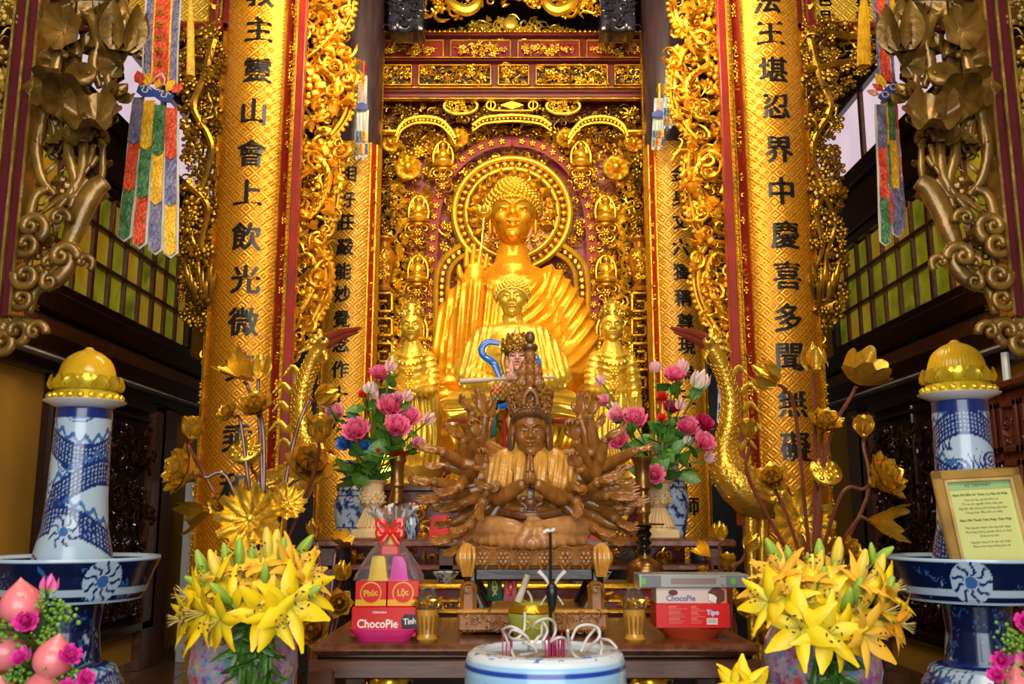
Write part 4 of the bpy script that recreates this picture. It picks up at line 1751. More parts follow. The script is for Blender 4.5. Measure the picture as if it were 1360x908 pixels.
b.build('red_cushion_band', REDB, rt)
pm = MB()
pm.add(t_sphere((.075, .03, .11), 8, 6))
pme_ = pm.mesh('petal')
for row, (zz, rr_, s_) in enumerate(((z0 - .10, .41, 1), (z0 - .22, .36, .9), (zb_ + .08, .41, .8))):
    for k in range(18):
        a_ = 2 * PI * (k + .5 * row) / 18
        inst('petal', pme_, (1.05 * rr_ * math.sin(a_), 7.05 - .75 * rr_ * math.cos(a_), zz), rotm(0, 0, a_) @ rotm(.35 if row < 2 else -.5, 0, 0), s_, st, GOLDB)

# ------------------------------------------------------------------ crowned standing figures
for s, nm in ((1, 'left'), (-1, 'right')):
    F = Fig(7.25)
    u = F.u
    rt = thing('standing_bodhisattva', (s * F.p(547, 400)[0], 7.25, zb_), 'pale gold crowned standing figure at the %s of the seated Buddhas' % nm, 'statue')
    F.e(547, 466, .02, 18, 12, 8)
    F.c([(547, 462, .0, 14), (547, 490, -.02, 21), (547, 520, -.02, 19), (547, 560, .0, 26), (547, 590, .0, 30), (547, 606, .0, 31)])
    F.e(547, 474, .02, 27, 16, 14)
    F.c([(526, 474, .02, 9), (520, 500, -.03, 10), (521, 520, -.10, 9), (526, 500, -.22, 6), (526, 488, -.24, 5)])
    F.c([(568, 474, .02, 9), (574, 500, -.02, 10), (572, 520, -.10, 9), (556, 522, -.2, 7)])
    F.c([(521, 512, -.08, 9), (518, 560, -.02, 9), (517, 620, .0, 8)])
    F.c([(574, 512, -.08, 9), (576, 560, -.02, 9), (575, 630, .0, 9)])
    F.c([(547, 450, .02, 8), (547, 466, .0, 11)])
    v, f = remesh(F.mb, .0095, 3)
    px, py = F.px(v)
    h = ridges((px - 547 + 2.2 * np.sin(py / 16)) / 6.5) * smoothstep(515, 535, py)
    h += .8 * ridges((py - 470) / 9 + np.abs(px - 547) / 26.0) * smoothstep(466, 478, py) * smoothstep(530, 515, py)
    v = fold(v, f, h * .013)
    hm = MB()
    hm.add((v, f)).add(head(41 * u, F.p(547.5, 434, -.01)))
    hand(hm, F.p(526, 488, -.24), (0, -.1, 1), (.2, -1, 0), 17 * u, .2, .05, 1)
    hand(hm, F.p(556, 522, -.2), (-.8, -.5, .1), (0, -.4, 1), 17 * u, .3, .05, -1)
    hm.build('body', GOLDY, rt, mirror=s, angle=180)
    b = MB()
    c = F.p(547, 425, .0)
    for row, (r_, zz, n, sz) in enumerate(((13, 0, 15, .052), (15, 7, 13, .055), (13, 14, 11, .055), (9, 20, 8, .05), (4, 25, 5, .05))):
        for k in range(n):
            a_ = 2 * PI * k / n
            b.add((T_LEAF, T_FLOWER5, T_SCROLL)[k % 3], c + (r_ * u * math.sin(a_), -.8 * r_ * u * math.cos(a_), zz * u), sz * .75, rotm(0, 0, a_) @ rotm(-.3, 1.57 * (k % 2), 0))
    b.add(t_lathe([(.075, -.03), (.085, 0), (.07, .12), (0, .17)], 16), c)
    b.build('crown', mat('crown_gilt', (0.70, 0.45, 0.05), .3, .7, .2, 12), rt, mirror=s)
    b = MB()
    beads(b, [F.p(547 + 17 * math.sin(t) * 1.2, 468 + 22 * math.cos(t), -.18 - .02 * math.cos(t)) for t in np.linspace(-1.9, 1.9, 22)], .013, .03)
    for k in range(6):
        q = F.p(547, 498 + 16 * k, -.19 + .01 * k)
        b.add(T_FLOWER, q, .04)
        if k:
            b.tube([q, q + (0, 0, 16 * u)], .01, 5)
    b.build('pendant_chain', GOLDB, rt, mirror=s)
    b = MB()
    c = F.p(547, 640)
    b.add(t_lathe([(0, zb_), (.25, zb_), (.22, zb_ + .05), (.25, zb_ + .12), (.25, zb_ + .14), (0, zb_ + .14)], 24), (c[0], 7.25, 0))
    b.add(t_lathe([(.20, zb_ + .12), (.22, c[2] - .04), (0, c[2])], 24), (c[0], 7.25, 0))
    b.build('lotus_base', GOLDY, rt, mirror=s)

# ------------------------------------------------------------------ painted guardian with blue scarf
def paint(v, rules, base):
    C = np.tile(np.asarray(base, float), (len(v), 1))
    for mask, col in rules:
        C[mask] = col
    return C


ALT_Z = P(680, 716, 5.9)[2]                      # top of the rear offering table
F = Fig(6.40)
u = F.u
rt = thing('guardian_statue', (0, 6.4, ALT_Z), 'painted guardian figure with pink face, blue scarf and palms pressed together', 'statue')
F.c([(688, 495, .0, 13), (688, 515, .0, 19), (688, 540, .0, 17), (688, 570, .01, 22), (688, 600, .01, 25), (688, 618, .01, 26)])
F.c([(672, 500, .0, 8), (660, 520, -.02, 9), (662, 532, -.06, 8), (676, 515, -.14, 7)])
F.c([(704, 500, .0, 8), (716, 520, -.02, 9), (714, 532, -.06, 8), (697, 515, -.14, 7)])
F.c([(662, 528, -.04, 9), (655, 548, .0, 8), (652, 575, .02, 6)])
F.c([(714, 528, -.04, 9), (722, 548, .0, 8), (725, 575, .02, 6)])
F.c([(688, 485, .02, 7), (688, 497, .0, 10)])
v, f = remesh(F.mb, .007, 3)
px, py = F.px(v)
v = fold(v, f, ridges((px - 688) / 6.0) * smoothstep(548, 562, py) * .010)
base = (0.30, 0.14, 0.04)
C = paint(v, [(py > 546, (0.34, 0.02, 0.012)), ((py > 546) & (np.abs(np.abs(px - 688) - 10 - 2 * np.sin(py / 4)) < 3.5), (0.75, 0.42, 0.03)),
              ((py > 546) & (np.abs(px - 688) < 7), (0.55, 0.33, 0.05)), ((np.abs(px - 688) > 24) & (py > 515), (0.0, 0.20, 0.17)),
              ((np.abs(px - 688) > 22) & (py > 512) & (py < 528), (0.34, 0.02, 0.02)), ((py > 534) & (py < 546), (0.012, 0.01, 0.01)),
              ((py > 500) & (py < 534) & (np.sin(px * .9) * np.sin(py * .8) > .2), (0.62, 0.36, 0.05)), (py < 497, (0.02, 0.22, 0.12))], base)
link('robe', mk_mesh('robe', v, f, 1, True, 180, C), mat_attr('painted_wood', .25, 0, .4), rt)
SKIN = mat('painted_pink_skin', (0.80, 0.40, 0.30), 0.35, 0, .04, 6, coat=.3)
hm = MB()
hm.add(head(39 * u, F.p(687, 474, -.01)))
hm.add(t_tube([F.p(687, 484, .01), F.p(688, 500, 0)], 8 * u, 12))
hand(hm, F.p(675, 512, -.16), (.12, -.1, 1), (1, 0, 0), 30 * u, .03, .0, -1)
hand(hm, F.p(681, 512, -.16), (-.05, -.1, 1), (-1, 0, 0), 30 * u, .03, .0, 1)
hm.build('body', SKIN, rt, angle=180)
b = MB()
for s in (-1, 1):
    b.tube(catmull([F.p(687 + s * 2, 469.5, -.10), F.p(687 + s * 6, 467, -.095), F.p(687 + s * 10, 470, -.07)], 4), .0032, 5)
    b.tube(catmull([F.p(687 + s * 3, 474, -.092), F.p(687 + s * 6, 475, -.088), F.p(687 + s * 9.5, 473.5, -.075)], 4), .0028, 5)
b.build('brow_and_lash', INK, rt)
b = MB()
b.sphere(F.p(687, 482.6, -.093), (.013, .008, .007), 10, 6)
b.build('lips', mat('red_lips', (0.55, 0.03, 0.02), .3), rt)
b = MB()
c = F.p(687, 463, .0)
b.add(t_lathe([(.072, -.06), (.095, -.02), (.10, .02), (.075, .07), (.03, .10), (.012, .15), (0, .16)], 20, 1, .9), c)
for row, (n, r_, zz, sz) in enumerate(((17, .10, -.01, .035), (13, .095, .03, .04), (9, .06, .075, .035))):
    for k in range(n):
        a_ = 2 * PI * k / n
        b.add((T_FLOWER5, T_BUD)[(k + row) % 2], c + (r_ * math.sin(a_), -.9 * r_ * math.cos(a_), zz), sz, rotm(0, 0, a_))
for s in (-1, 1):
    b.tube(catmull([c + (s * .09, -.01, -.03), c + (s * .10, -.02, -.10), c + (s * .085, -.02, -.17)], 4), [.02, .016, .01], 6)
b.build('crown', mat('brown_gilt', (0.50, 0.26, 0.035), .32, .6, .3, 14), rt)
BLUE = mat('bright_blue_scarf', (0.0, 0.13, 0.62), 0.22, 0, .06, 4, coat=.5)
for lst in ([(664, 456), (648, 454), (640, 462), (642, 472), (655, 482), (660, 492), (666, 506)], [(708, 470), (713, 478), (714, 488), (708, 500)]):
    b = MB()
    b.tube(catmull([F.p(x, y, .0 - .03 * (y > 480)) for x, y in lst], 6), [3.2 * u, 4.5 * u, 4.5 * u, 4.5 * u, 3 * u], 8, 0, .6)
    b.build('scarf', BLUE, rt)
b = MB()
b.tube(catmull([F.p(662, 543, -.13), F.p(676, 542, -.16), F.p(680, 546, -.165), F.p(681, 570, -.165), F.p(678, 594, -.165), F.p(682, 604, -.165)], 6), 3.4 * u, 8, 0, .5)
b.build('ribbon', BLUE, rt)
b = MB()
b.tube([F.p(613, 511, -.17), F.p(652, 508.5, -.17)], 3.4 * u, 10)
b.tube([F.p(652, 508.5, -.17), F.p(735, 505, -.17)], 2.0 * u, 8)
b.build('staff', mat('pale_staff', (0.55, 0.42, 0.30), .35), rt)
b = MB()
c = F.p(688, 618)
b.add(t_lathe([(0, ALT_Z), (.20, ALT_Z), (.20, ALT_Z + .06), (.15, ALT_Z + .12), (.15, c[2] - .08), (.19, c[2] - .04), (.17, c[2]), (0, c[2])], 28), (c[0], 6.4, 0))
b.build('pedestal', RED, rt)

# ------------------------------------------------------------------ tables
rt = thing('rear_altar_table', (0, 6.3, 0), 'long dark wooden rear altar table holding urns, vases and candlesticks', 'table')
q0, q1 = P(408, 720, 5.9), P(978, 720, 5.9)
RX0, RX1 = q0[0], q1[0]
b = MB()
b.span((RX0, 5.9, ALT_Z - .05), (RX1, 6.66, ALT_Z), bev=.012)
b.build('table_top', TWOOD, rt)
z2 = P(680, 749, 5.95)[2]
b = MB()
b.span((RX0 + .03, 5.95, z2 - .04), (RX1 - .03, 6.6, z2), bev=.008)
b.build('shelf', TWOOD, rt)
b = MB()
b.span((RX0 + .1, 6.55, .3), (RX1 - .1, 6.6, z2 - .04))
b.build('back_board', DWOOD, rt, smooth=False)
for x in (RX0 + .12, RX0 + .85, RX1 - .85, RX1 - .12):
    for y in (6.0, 6.5):
        b = MB()
        b.span((x - .05, y - .05, 0), (x + .05, y + .05, ALT_Z - .05), bev=.008)
        b.build('leg', BWOOD, rt)

# red and gold carved step in front of it
q0, q1 = P(478, 776, 5.45), P(884, 776, 5.45)
STZ, STB = q0[2], P(680, 842, 5.45)[2]
rt = thing('carved_step', (0, 5.6, .0), 'red and gold carved altar step behind the front table', 'altar step')
b = MB()
b.span((q0[0], 5.5, 0), (q1[0], 5.86, STZ - .03))
b.build('body', REDB, rt, smooth=False)
b = MB()
b.span((q0[0] - .02, 5.46, STZ - .03), (q1[0] + .02, 5.86, STZ), bev=.01)
b.build('top_edge', GOLD, rt)
zm = P(680, 812, 5.45)[2]
b = MB()
moulding(b, (q0[0], zm), (q1[0], zm), .03, .05, 5.45)
moulding(b, (q0[0], STZ - .09), (q1[0], STZ - .09), .02, .05, 5.46)
b.build('gilt_rail', GOLD, rt)
for x in np.linspace(q0[0], q1[0], 7):
    pass
b = MB()
carve(b, None, (q0[0] + .03, zm + .03, q1[0] - .03, STZ - .11), 5.49, .085, .9, ((T_SCROLL, .4), (T_LEAF, .4), (T_FLOWER, .2)), .6, seed=200)
stuff(b.build('gilt_relief', GOLD, rt))

# front altar table
TY0, TY1 = 4.28, 5.38
TZ = P(680, 856, TY0)[2]
q0, q1 = P(411, 858, TY0), P(1010, 858, TY0)
rt = thing('front_altar_table', (0, 4.8, 0), 'reddish brown wooden altar table carrying boxes, jars and the many-armed statue', 'table')
b = MB()
b.span((q0[0], TY0, TZ - .045), (q1[0], TY1, TZ), bev=.018)
b.build('table_top', TWOOD, rt)
b = MB()
b.span((q0[0] + .02, TY0 + .05, TZ - .065), (q1[0] - .02, TY1 - .05, TZ - .045), bev=.006)
b.build('waist', DWOOD, rt)
b = MB()
b.span((q0[0] - .01, TY0 + .03, TZ - .150), (q1[0] + .01, TY0 + .07, TZ - .065), bev=.008)
b.build('apron', BWOOD, rt)
for x in (q0[0] + .05, q1[0] - .05):
    for y in (TY0 + .07, TY1 - .07):
        b = MB()
        b.span((x - .06, y - .05, 0), (x + .06, y + .05, TZ - .10), bev=.012)
        b.build('leg', BWOOD, rt)
b = MB()
b.span((q0[0] + .1, TY1 - .09, .1), (q1[0] - .1, TY1 - .06, TZ - .11))
b.build('back_panel', DARK, rt, smooth=False)
for px in (518, 862):
    b = MB()
    c = P(px, 905, TY0 + .12)
    for k in range(9):
        b.add(T_LEAF, (c[0], c[1], c[2]), .075, rotm(0, 2 * PI * k / 9, 0))
    for k in range(4):
        b.add(T_SCROLL, (c[0] + .07 * math.cos(k * 1.57 + .8), c[1] - .02, c[2] + .06 * math.sin(k * 1.57 + .8)), .05, rotm(0, k * 1.57, 0))
    b.sphere((c[0], c[1] - .03, c[2]), (.05, .04, .04), 10, 8)
    b.tube([(c[0], c[1] + .02, c[2]), (c[0], TY0 + .06, TZ - .14)], .02, 6)
    b.build('gilt_mask', GOLDB, rt)

# ------------------------------------------------------------------ wooden thousand-armed figure
YG = 4.85
F = Fig(YG)
u = F.u
zt = F.p(705, 724)[2]
rt = thing('many_armed_statue', (F.p(705, 700)[0], YG, TZ), 'carved brown wooden statue with many arms, praying hands and tiered heads', 'statue')
F.e(703, 655, .03, 34, 24, 34).e(703, 625, .03, 44, 24, 22).e(703, 680, .02, 40, 30, 20)
F.c([(665, 618, .03, 14), (658, 645, .0, 13), (663, 660, -.06, 12), (692, 645, -.16, 8)])
F.c([(742, 618, .03, 14), (749, 645, .0, 13), (744, 660, -.06, 12), (714, 645, -.16, 8)])
F.c([(640, 700, -.0, 17), (675, 706, -.14, 15), (715, 708, -.18, 13)])
F.c([(768, 700, -.0, 17), (732, 707, -.14, 15), (690, 710, -.18, 12)])
F.e(704, 700, 0, 60, 34, 16)
F.c([(704, 596, .03, 13), (704, 610, .02, 16)])
v, f = remesh(F.mb, .0085, 3)
hm = MB()
hm.add((v, f)).add(head(62 * u, F.p(704, 572, -.02), .10))
hand(hm, F.p(699, 648, -.18), (.06, 0, 1), (1, 0, 0), 44 * u, .02, .0, -1)
hand(hm, F.p(707, 648, -.18), (-.06, 0, 1), (-1, 0, 0), 44 * u, .02, .0, 1)
hm.build('body', CARVED, rt, angle=180)
# robe over the shoulders and the spread hem over the legs
G = Fig(YG)
for s in (-1, 1):
    X = lambda x: 704 + s * (x - 704)
    G.c([(X(722), 602, .03, 9), (X(738), 608, .02, 13), (X(749), 625, .01, 14), (X(752), 648, -.01, 12)])
    G.c([(X(718), 606, -.03, 9), (X(716), 630, -.09, 10), (X(718), 654, -.09, 9)])
    G.c([(X(735), 612, -.01, 12), (X(742), 640, -.05, 13)])
v, f = remesh(G.mb, .0085, 2)
px, py = G.px(v)
v = fold(v, f, ridges((px - 704) / 7.0 + .02 * (py - 600)) * .011 * smoothstep(598, 615, py))
link('robe', mk_mesh('robe', v, f, 1, True, 180), CARVEDL, rt)
G = Fig(YG)
G.c([(636, 702, -.02, 15), (660, 700, -.13, 15), (690, 706, -.20, 12), (712, 712, -.23, 8)])
G.c([(772, 702, -.02, 15), (748, 700, -.13, 15), (718, 703, -.20, 12), (694, 711, -.23, 8)])
G.c([(634, 716, -.05, 6), (668, 718, -.2, 6), (704, 719, -.25, 7), (740, 718, -.2, 6), (774, 716, -.05, 6)])
G.c([(704, 690, -.19, 6), (700, 704, -.245, 8), (690, 718, -.26, 7)])
G.c([(712, 692, -.19, 6), (716, 706, -.245, 8), (722, 718, -.26, 7)])
v, f = remesh(G.mb, .0085, 2)
px, py = G.px(v)
v = fold(v, f, ridges((px - 704) / 13.0 + .12 * np.sin(py / 5)) * .008 * smoothstep(706, 714, py) + ridges((py - 690) / 7.0 + np.abs(px - 704) / 40.0) * .005 * smoothstep(712, 704, py) * smoothstep(50, 20, np.abs(px - 704)))
link('robe_hem', mk_mesh('robe_hem', v, f, 1, True, 180), mat_wood('tan_camphor', (0.40, 0.17, 0.05), (0.54, 0.25, 0.085), .3, 5, (4, 4, 2), .35), rt)
b = MB()
for s in (-1, 1):
    b.tube(catmull([F.p(704, 668, -.14), F.p(704 + s * 9, 662, -.16), F.p(704 + s * 13, 668, -.15), F.p(704 + s * 6, 673, -.16), F.p(704 + s * 9, 679, -.16)], 5), [.008, .013, .013, .009, .006], 7)
b.sphere(F.p(704, 668, -.165), (.03, .02, .025), 10, 6)
b.tube(catmull([F.p(668, 680, -.08), F.p(690, 684, -.15), F.p(704, 685, -.165), F.p(718, 684, -.15), F.p(742, 680, -.08)], 5), .02, 8)
b.build('sash', MATS['dark_camphor'] if 'dark_camphor' in MATS else mat_wood('dark_camphor', (0.10, 0.035, 0.012), (0.17, 0.07, 0.02), .35, 5, (4, 4, 2), .3), rt)
b = MB()
for k in range(13):
    a_ = -1.25 + 2.5 * k / 12
    b.add(t_sphere((.022, .022, .022), 8, 6), F.p(704 + 21 * math.sin(a_), 550 + 5 * (abs(a_)) ** 2.4, -.115 * math.cos(a_)))
hc = F.p(704, 560, .02)
b.add(t_sphere((22 * u, 23 * u, 20 * u), 18, 12), hc)
for s in (-1, 1):
    b.tube(catmull([F.p(704 + s * 22, 560, -.01), F.p(704 + s * 25, 585, .0), F.p(704 + s * 27, 608, -.0)], 4), [.02, .022, .012], 8)
b.build('hair', mat_wood('dark_camphor', (0.10, 0.035, 0.012), (0.17, 0.07, 0.02), .35, 5, (4, 4, 2), .3), rt)
# tiered crown
DCAM = MATS['dark_camphor']
b = MB()
for (y0, y1, r0, r1) in ((553, 518, 24, 27), (520, 497, 14, 15), (499, 485, 10, 10.5), (487, 466, 6.5, 7.5)):
    c = F.p(704, y0, .02)
    h_ = (y0 - y1) * u
    b.add(t_lathe([(0, 0), (r0 * u, 0), (r1 * u, h_ * .85), (r1 * .9 * u, h_), (0, h_)], 24), c)
cr_ = b.build('crown', DCAM, rt)
b = MB()
for row, (yy, r_, n, sz) in enumerate(((548, 26, 22, .026), (540, 27, 20, .03), (531, 28, 20, .032), (523, 29, 16, .035))):
    for k in range(n):
        a_ = 2 * PI * (k + .5 * row) / n
        b.add((T_FLOWER5, T_SCROLL, T_LEAF, T_BUD)[(row + k) % 4], F.p(704 + r_ * math.sin(a_), yy, .02 - r_ * u * math.cos(a_)), sz, rotm(0, 0, a_) @ rotm(0, 1.57 * (row == 3), 0))
b.tube(catmull([F.p(695, 540, -.11), F.p(697, 528, -.12), F.p(704, 521, -.125), F.p(711, 528, -.12), F.p(713, 540, -.11)], 4), .012, 6)
stuff(b.build('crown_relief', CARVED, cr_))
v, f = head(.11, (0, 0, 0), 0, .004, 2)
sm = MB()
sm.add((v, f))
sm.sphere((0, .008, .030), (.044, .046, .038), 12, 8)
sm.sphere((0, .006, .072), (.022, .022, .02), 10, 6)
sme = sm.mesh('small_head', angle=180)
for yy, r_, n in ((508, 13.5, 5), (493, 10, 5), (476, 2, 1)):
    for k in range(n):
        a_ = (k - (n - 1) / 2) * .95
        inst('small_head', sme, F.p(704 + r_ * math.sin(a_), yy, .02 - (r_ * u + .01) * math.cos(a_)), rotm(0, 0, a_), .62 if n > 1 else .7, rt, CARVED)
b = MB()
b.add(t_lathe([(0, 0), (6 * u, 0), (11 * u, 7 * u), (10 * u, 11 * u), (0, 11 * u)], 20), F.p(704, 468, .02))
b.sphere(F.p(704, 447, .02), (.026, .026, .035), 12, 8)
b.build('top_head_collar', DCAM, rt)
# arms: shoulder, elbow, wrist, fingertip in photo pixels, depth of the wrist, curl
ARMS = [((672, 625), (612, 614), (587, 600), (551, 595), -.10, .35), ((672, 618), (617, 610), (615, 582), (586, 562), -.04, .2),
        ((672, 615), (622, 605), (637, 580), (624, 560), -.08, 1.2), ((668, 632), (622, 634), (637, 619), (641, 596), -.15, 1.3),
        ((668, 640), (607, 646), (576, 640), (541, 640), -.10, .9), ((668, 630), (618, 636), (611, 648), (577, 661), -.16, .3),
        ((668, 645), (620, 652), (588, 660), (549, 667), -.08, .2), ((668, 650), (640, 658), (614, 668), (574, 680), -.02, .25),
        ((668, 640), (662, 645), (656, 648), (624, 644), -.20, .6), ((668, 645), (652, 655), (642, 668), (635, 694), -.18, .5),
        ((668, 655), (640, 680), (623, 698), (597, 709), -.14, .3), ((668, 660), (640, 690), (604, 712), (566, 722), -.05, .25),
        ((668, 662), (645, 700), (612, 722), (587, 744), -.06, .5), ((680, 610), (634, 600), (645, 548), (628, 510), .06, .15),
        ((676, 612), (622, 600), (627, 545), (603, 522), .02, .5), ((676, 610), (640, 585), (652, 552), (652, 520), .10, .3),
        ((668, 650), (625, 655), (600, 648), (565, 652), .02, .4), ((668, 655), (628, 668), (596, 676), (560, 672), .06, .3),
        ((668, 625), (618, 624), (590, 616), (556, 622), .08, .3), ((668, 655), (630, 680), (600, 694), (570, 700), .04, .3)]
ARMSR = [((736, 625), (805, 617), (843, 599), (872, 594), -.10, .6), ((736, 618), (792, 630), (803, 582), (836, 567), -.06, .25),
         ((736, 615), (786, 625), (762, 586), (761, 558), -.10, 1.3), ((740, 632), (787, 638), (767, 622), (758, 600), -.15, 1.3),
         ((740, 640), (778, 658), (792, 640), (832, 627), -.15, .25), ((740, 640), (780, 648), (806, 650), (866, 651), -.10, .15),
         ((740, 645), (780, 655), (805, 658), (852, 661), -.14, .2), ((740, 650), (790, 662), (822, 665), (867, 668), -.04, .2),
         ((740, 640), (746, 645), (772, 652), (748, 646), -.20, .6), ((740, 645), (752, 655), (764, 666), (765, 690), -.18, .5),
         ((740, 655), (800, 672), (818, 690), (850, 708), -.04, .3), ((740, 660), (770, 690), (790, 702), (817, 713), -.10, .2),
         ((740, 662), (790, 685), (822, 700), (846, 712), .04, .5), ((728, 610), (788, 600), (770, 550), (778, 512), .06, .2),
         ((732, 612), (792, 600), (783, 550), (800, 520), .02, .7), ((730, 612), (800, 605), (786, 568), (812, 548), .08, .3),
         ((740, 650), (790, 652), (815, 640), (850, 640), .04, .3), ((740, 655), (782, 668), (815, 676), (850, 680), .06, .3),
         ((740, 625), (790, 628), (818, 618), (848, 622), .08, .3), ((740, 655), (776, 690), (806, 716), (838, 724), .0, .3)]
for lst, s in ((ARMS, -1), (ARMSR, 1)):
    for k, (sh, el, wr, tip, dw, cu) in enumerate(lst):
        b = MB()
        de = dw * .4 + .08
        a0, a1, a2 = F.p(*sh, .06), F.p(*el, de), F.p(*wr, dw)
        tp = F.p(*tip, dw - .02)
        b.add(t_tube(catmull([a0, a0 * .5 + a1 * .5 + (0, 0, .004), a1], 4), [10 * u, 9.5 * u, 8.5 * u], 10))
        b.sphere(a1, 8.3 * u, 12, 8)
        b.add(t_tube(catmull([a1, a1 * .5 + a2 * .5, a2], 4), [8.4 * u, 8.2 * u, 5.2 * u], 10))
        d = tp - a2
        ln = np.linalg.norm(d)
        ln = min(max(ln * (1.0 if cu < .8 else 1.5), .115), .175)
        nr = np.array((.0, -.55, .8)) if abs(d[2]) < abs(d[0]) else np.array((-s * .6, -.8, .1))
        hand(b, a2, d, nr, ln, cu, .07, s if abs(d[2]) < abs(d[0]) else -s, 6)
        v, f = remesh(b, .0048, 1)
        o = link('arm', mk_mesh('arm', v, f, 1, True, 180), CARVED, rt)
        b = MB()
        ax = (a2 - a1) / np.linalg.norm(a2 - a1)
        b.add(t_ring(5.6 * u, 1.1 * u, 16, 6), a2 - ax * .012, 1, look_rot(ax) @ rotm(PI / 2, 0, 0))
        b.build('bracelet', CARVED, o)
# carved platform, stand and plinth
b = MB()
q0, q1 = F.p(624, 752), F.p(792, 724)
b.span((q0[0], YG - .22, q0[2]), (q1[0], YG + .22, q1[2]), bev=.02)
pf = b.build('platform', CARVED, rt)
b = MB()
for k in range(6):
    x = q0[0] + .07 + (q1[0] - q0[0] - .14) * k / 5
    zc = (q0[2] + q1[2]) / 2
    b.add(T_FLOWER, (x, YG - .23, zc), .035)
    for j in range(3):
        b.add(t_ring(.035 + .014 * j, .006, 16, 5, -.3, PI + .3), (x, YG - .225, zc - .01))
    b.add(t_ring(.035, .008, 12, 5, 0, PI), (x + .05, YG - .22, q0[2] - .0))
b.build('platform_relief', CARVED, pf)
for s in (-1, 1):
    x = q0[0] if s < 0 else q1[0]
    b = MB()
    b.tube(catmull([(x, YG - .22, q1[2] + .005), (x + s * .015, YG - .25, (q0[2] + q1[2]) / 2), (x, YG - .24, q0[2] - .02)], 4), [.03, .045, .025], 10)
    for k in range(4):
        b.tube(catmull([(x + (k - 1.5) * .018, YG - .26, q1[2]), (x + (k - 1.5) * .022, YG - .29, (q0[2] + q1[2]) / 2), (x + (k - 1.5) * .012, YG - .25, q0[2] - .03)], 4), .009, 6)
    b.build('corner_scroll', CARVEDL, pf)
zp = F.p(705, 806, -.1)[2]
for s in (-1, 1):
    b = MB()
    x = (q0[0] + q1[0]) / 2 + s * .30
    b.tube(catmull([(x - s * .02, YG - .1, q0[2] + .01), (x + s * .0, YG - .12, (q0[2] * .6 + zp * .4)), (x - s * .05, YG - .12, zp)], 5), [.05, .04, .045], 10)
    b.build('stand_leg', DWOOD, rt)
    b = MB()
    b.tube(catmull([(x - s * .02, YG + .12, q0[2] + .01), (x, YG + .14, (q0[2] * .6 + zp * .4)), (x - s * .05, YG + .12, zp)], 5), [.05, .04, .045], 10)
    b.build('stand_leg', DWOOD, rt)
b = MB()
b.span((q0[0] + .03, YG - .17, q0[2] - .06), (q1[0] - .03, YG + .17, q0[2] + .005), bev=.01)
b.build('stand_top', DWOOD, rt)
qa, qb = F.p(611, 838), F.p(801, 838)
b = MB()
b.span((qa[0], YG - .26, TZ + .015), (qb[0], YG + .22, TZ + .105), bev=.012)
pl = b.build('plinth', CARVED, rt)
b = MB()
b.span((qa[0] + .02, YG - .22, TZ + .105), (qb[0] - .02, YG + .18, zp + .015), bev=.01)
b.build('plinth_top', CARVED, pl)
b = MB()
b.span((qa[0] - .004, YG - .268, TZ + .10), (qb[0] + .004, YG - .2, TZ + .118), bev=.006)
b.build('plinth_fillet', CARVEDL, pl)
b = MB()
carve(b, None, (qa[0] + .03, TZ + .03, qb[0] - .02, TZ + .095), YG - .26, .034, .95, ((T_SCROLL, .6), (T_LEAF, .4)), .3, seed=210)
carve(b, None, (qa[0] + .10, TZ + .125, qb[0] - .09, zp + .005), YG - .22, .036, .95, ((T_FLOWER5, .5), (T_LEAF, .5)), .3, seed=211)
stuff(b.build('plinth_relief', CARVED, pl))
for s in (-1, 1):
    x = qa[0] + .05 if s < 0 else qb[0] - .05
    b = MB()
    b.add(t_bbox(.08, .07, .15, .02), (x, YG - .2, TZ + .17))
    b.add(T_SCROLL, (x, YG - .24, TZ + .21), .035)
    b.build('plinth_post', CARVED, pl)
    for yy in (-.2, .16):
        b = MB()
        b.sphere((x, YG + yy, TZ + .01), (.035, .035, .012), 10, 6)
        b.build('foot', DCAM, pl)

# ================================================================== near screens with carved lotus
def t_petal(L_=1.0, W=.5, cup=.25, curl=.3, nu=7, nv=5, tip=1.0, thick=.02):
    """petal growing along +z, inner face towards -y"""
    t = np.linspace(0, 1, nu)
    w_ = W * np.sin(PI * np.clip(.06 + .94 * t ** .8, 0, 1)) ** .8 * .5 + .02 * (1 - t)
    w_[-1] = .012 * tip
    V = []
    for i in range(nu):
        for s in np.linspace(-1, 1, nv):
            V.append((s * w_[i], -curl * t[i] ** 2 * L_ - cup * L_ * .35 * (s * s) * math.sin(PI * min(1, t[i] + .1)), t[i] * L_))
    V = np.array(V)
    f = grid_faces(nu, nv, False)
    return np.vstack([V, V + (0, thick, 0)]), np.vstack([f, f[:, ::-1] + len(V)])


def t_lotus(open_=.7, layers=3, n=7, seed=0, W=.55):
    """lotus blossom opening along +z, about 1 across"""
    r = np.random.RandomState(seed)
    mb = MB()
    for l_ in range(layers):
        k = l_ / max(1, layers - 1)
        for i in range(n):
            a = 2 * PI * (i + .5 * l_) / n + r.uniform(-.1, .1)
            tilt = open_ * (1.0 - .75 * k) * r.uniform(.9, 1.1)
            p = t_petal(.62 - .10 * k, W, .45, .18 - .5 * open_ * (1 - k) * .3)
            R = rotm(0, 0, a) @ rotm(tilt, 0, 0)
            o = R @ np.array((0, .06 + .04 * (1 - k), 0))
            mb.add(p, (o[0] * .6, o[1] * .6, .05 * k), 1, rotm(0, 0, a) @ rotm(-tilt, 0, 0) @ np.diag((1, 1, 1)))
    mb.sphere((0, 0, .02), (.12, .12, .10), 10, 6)
    return mb.arrays()


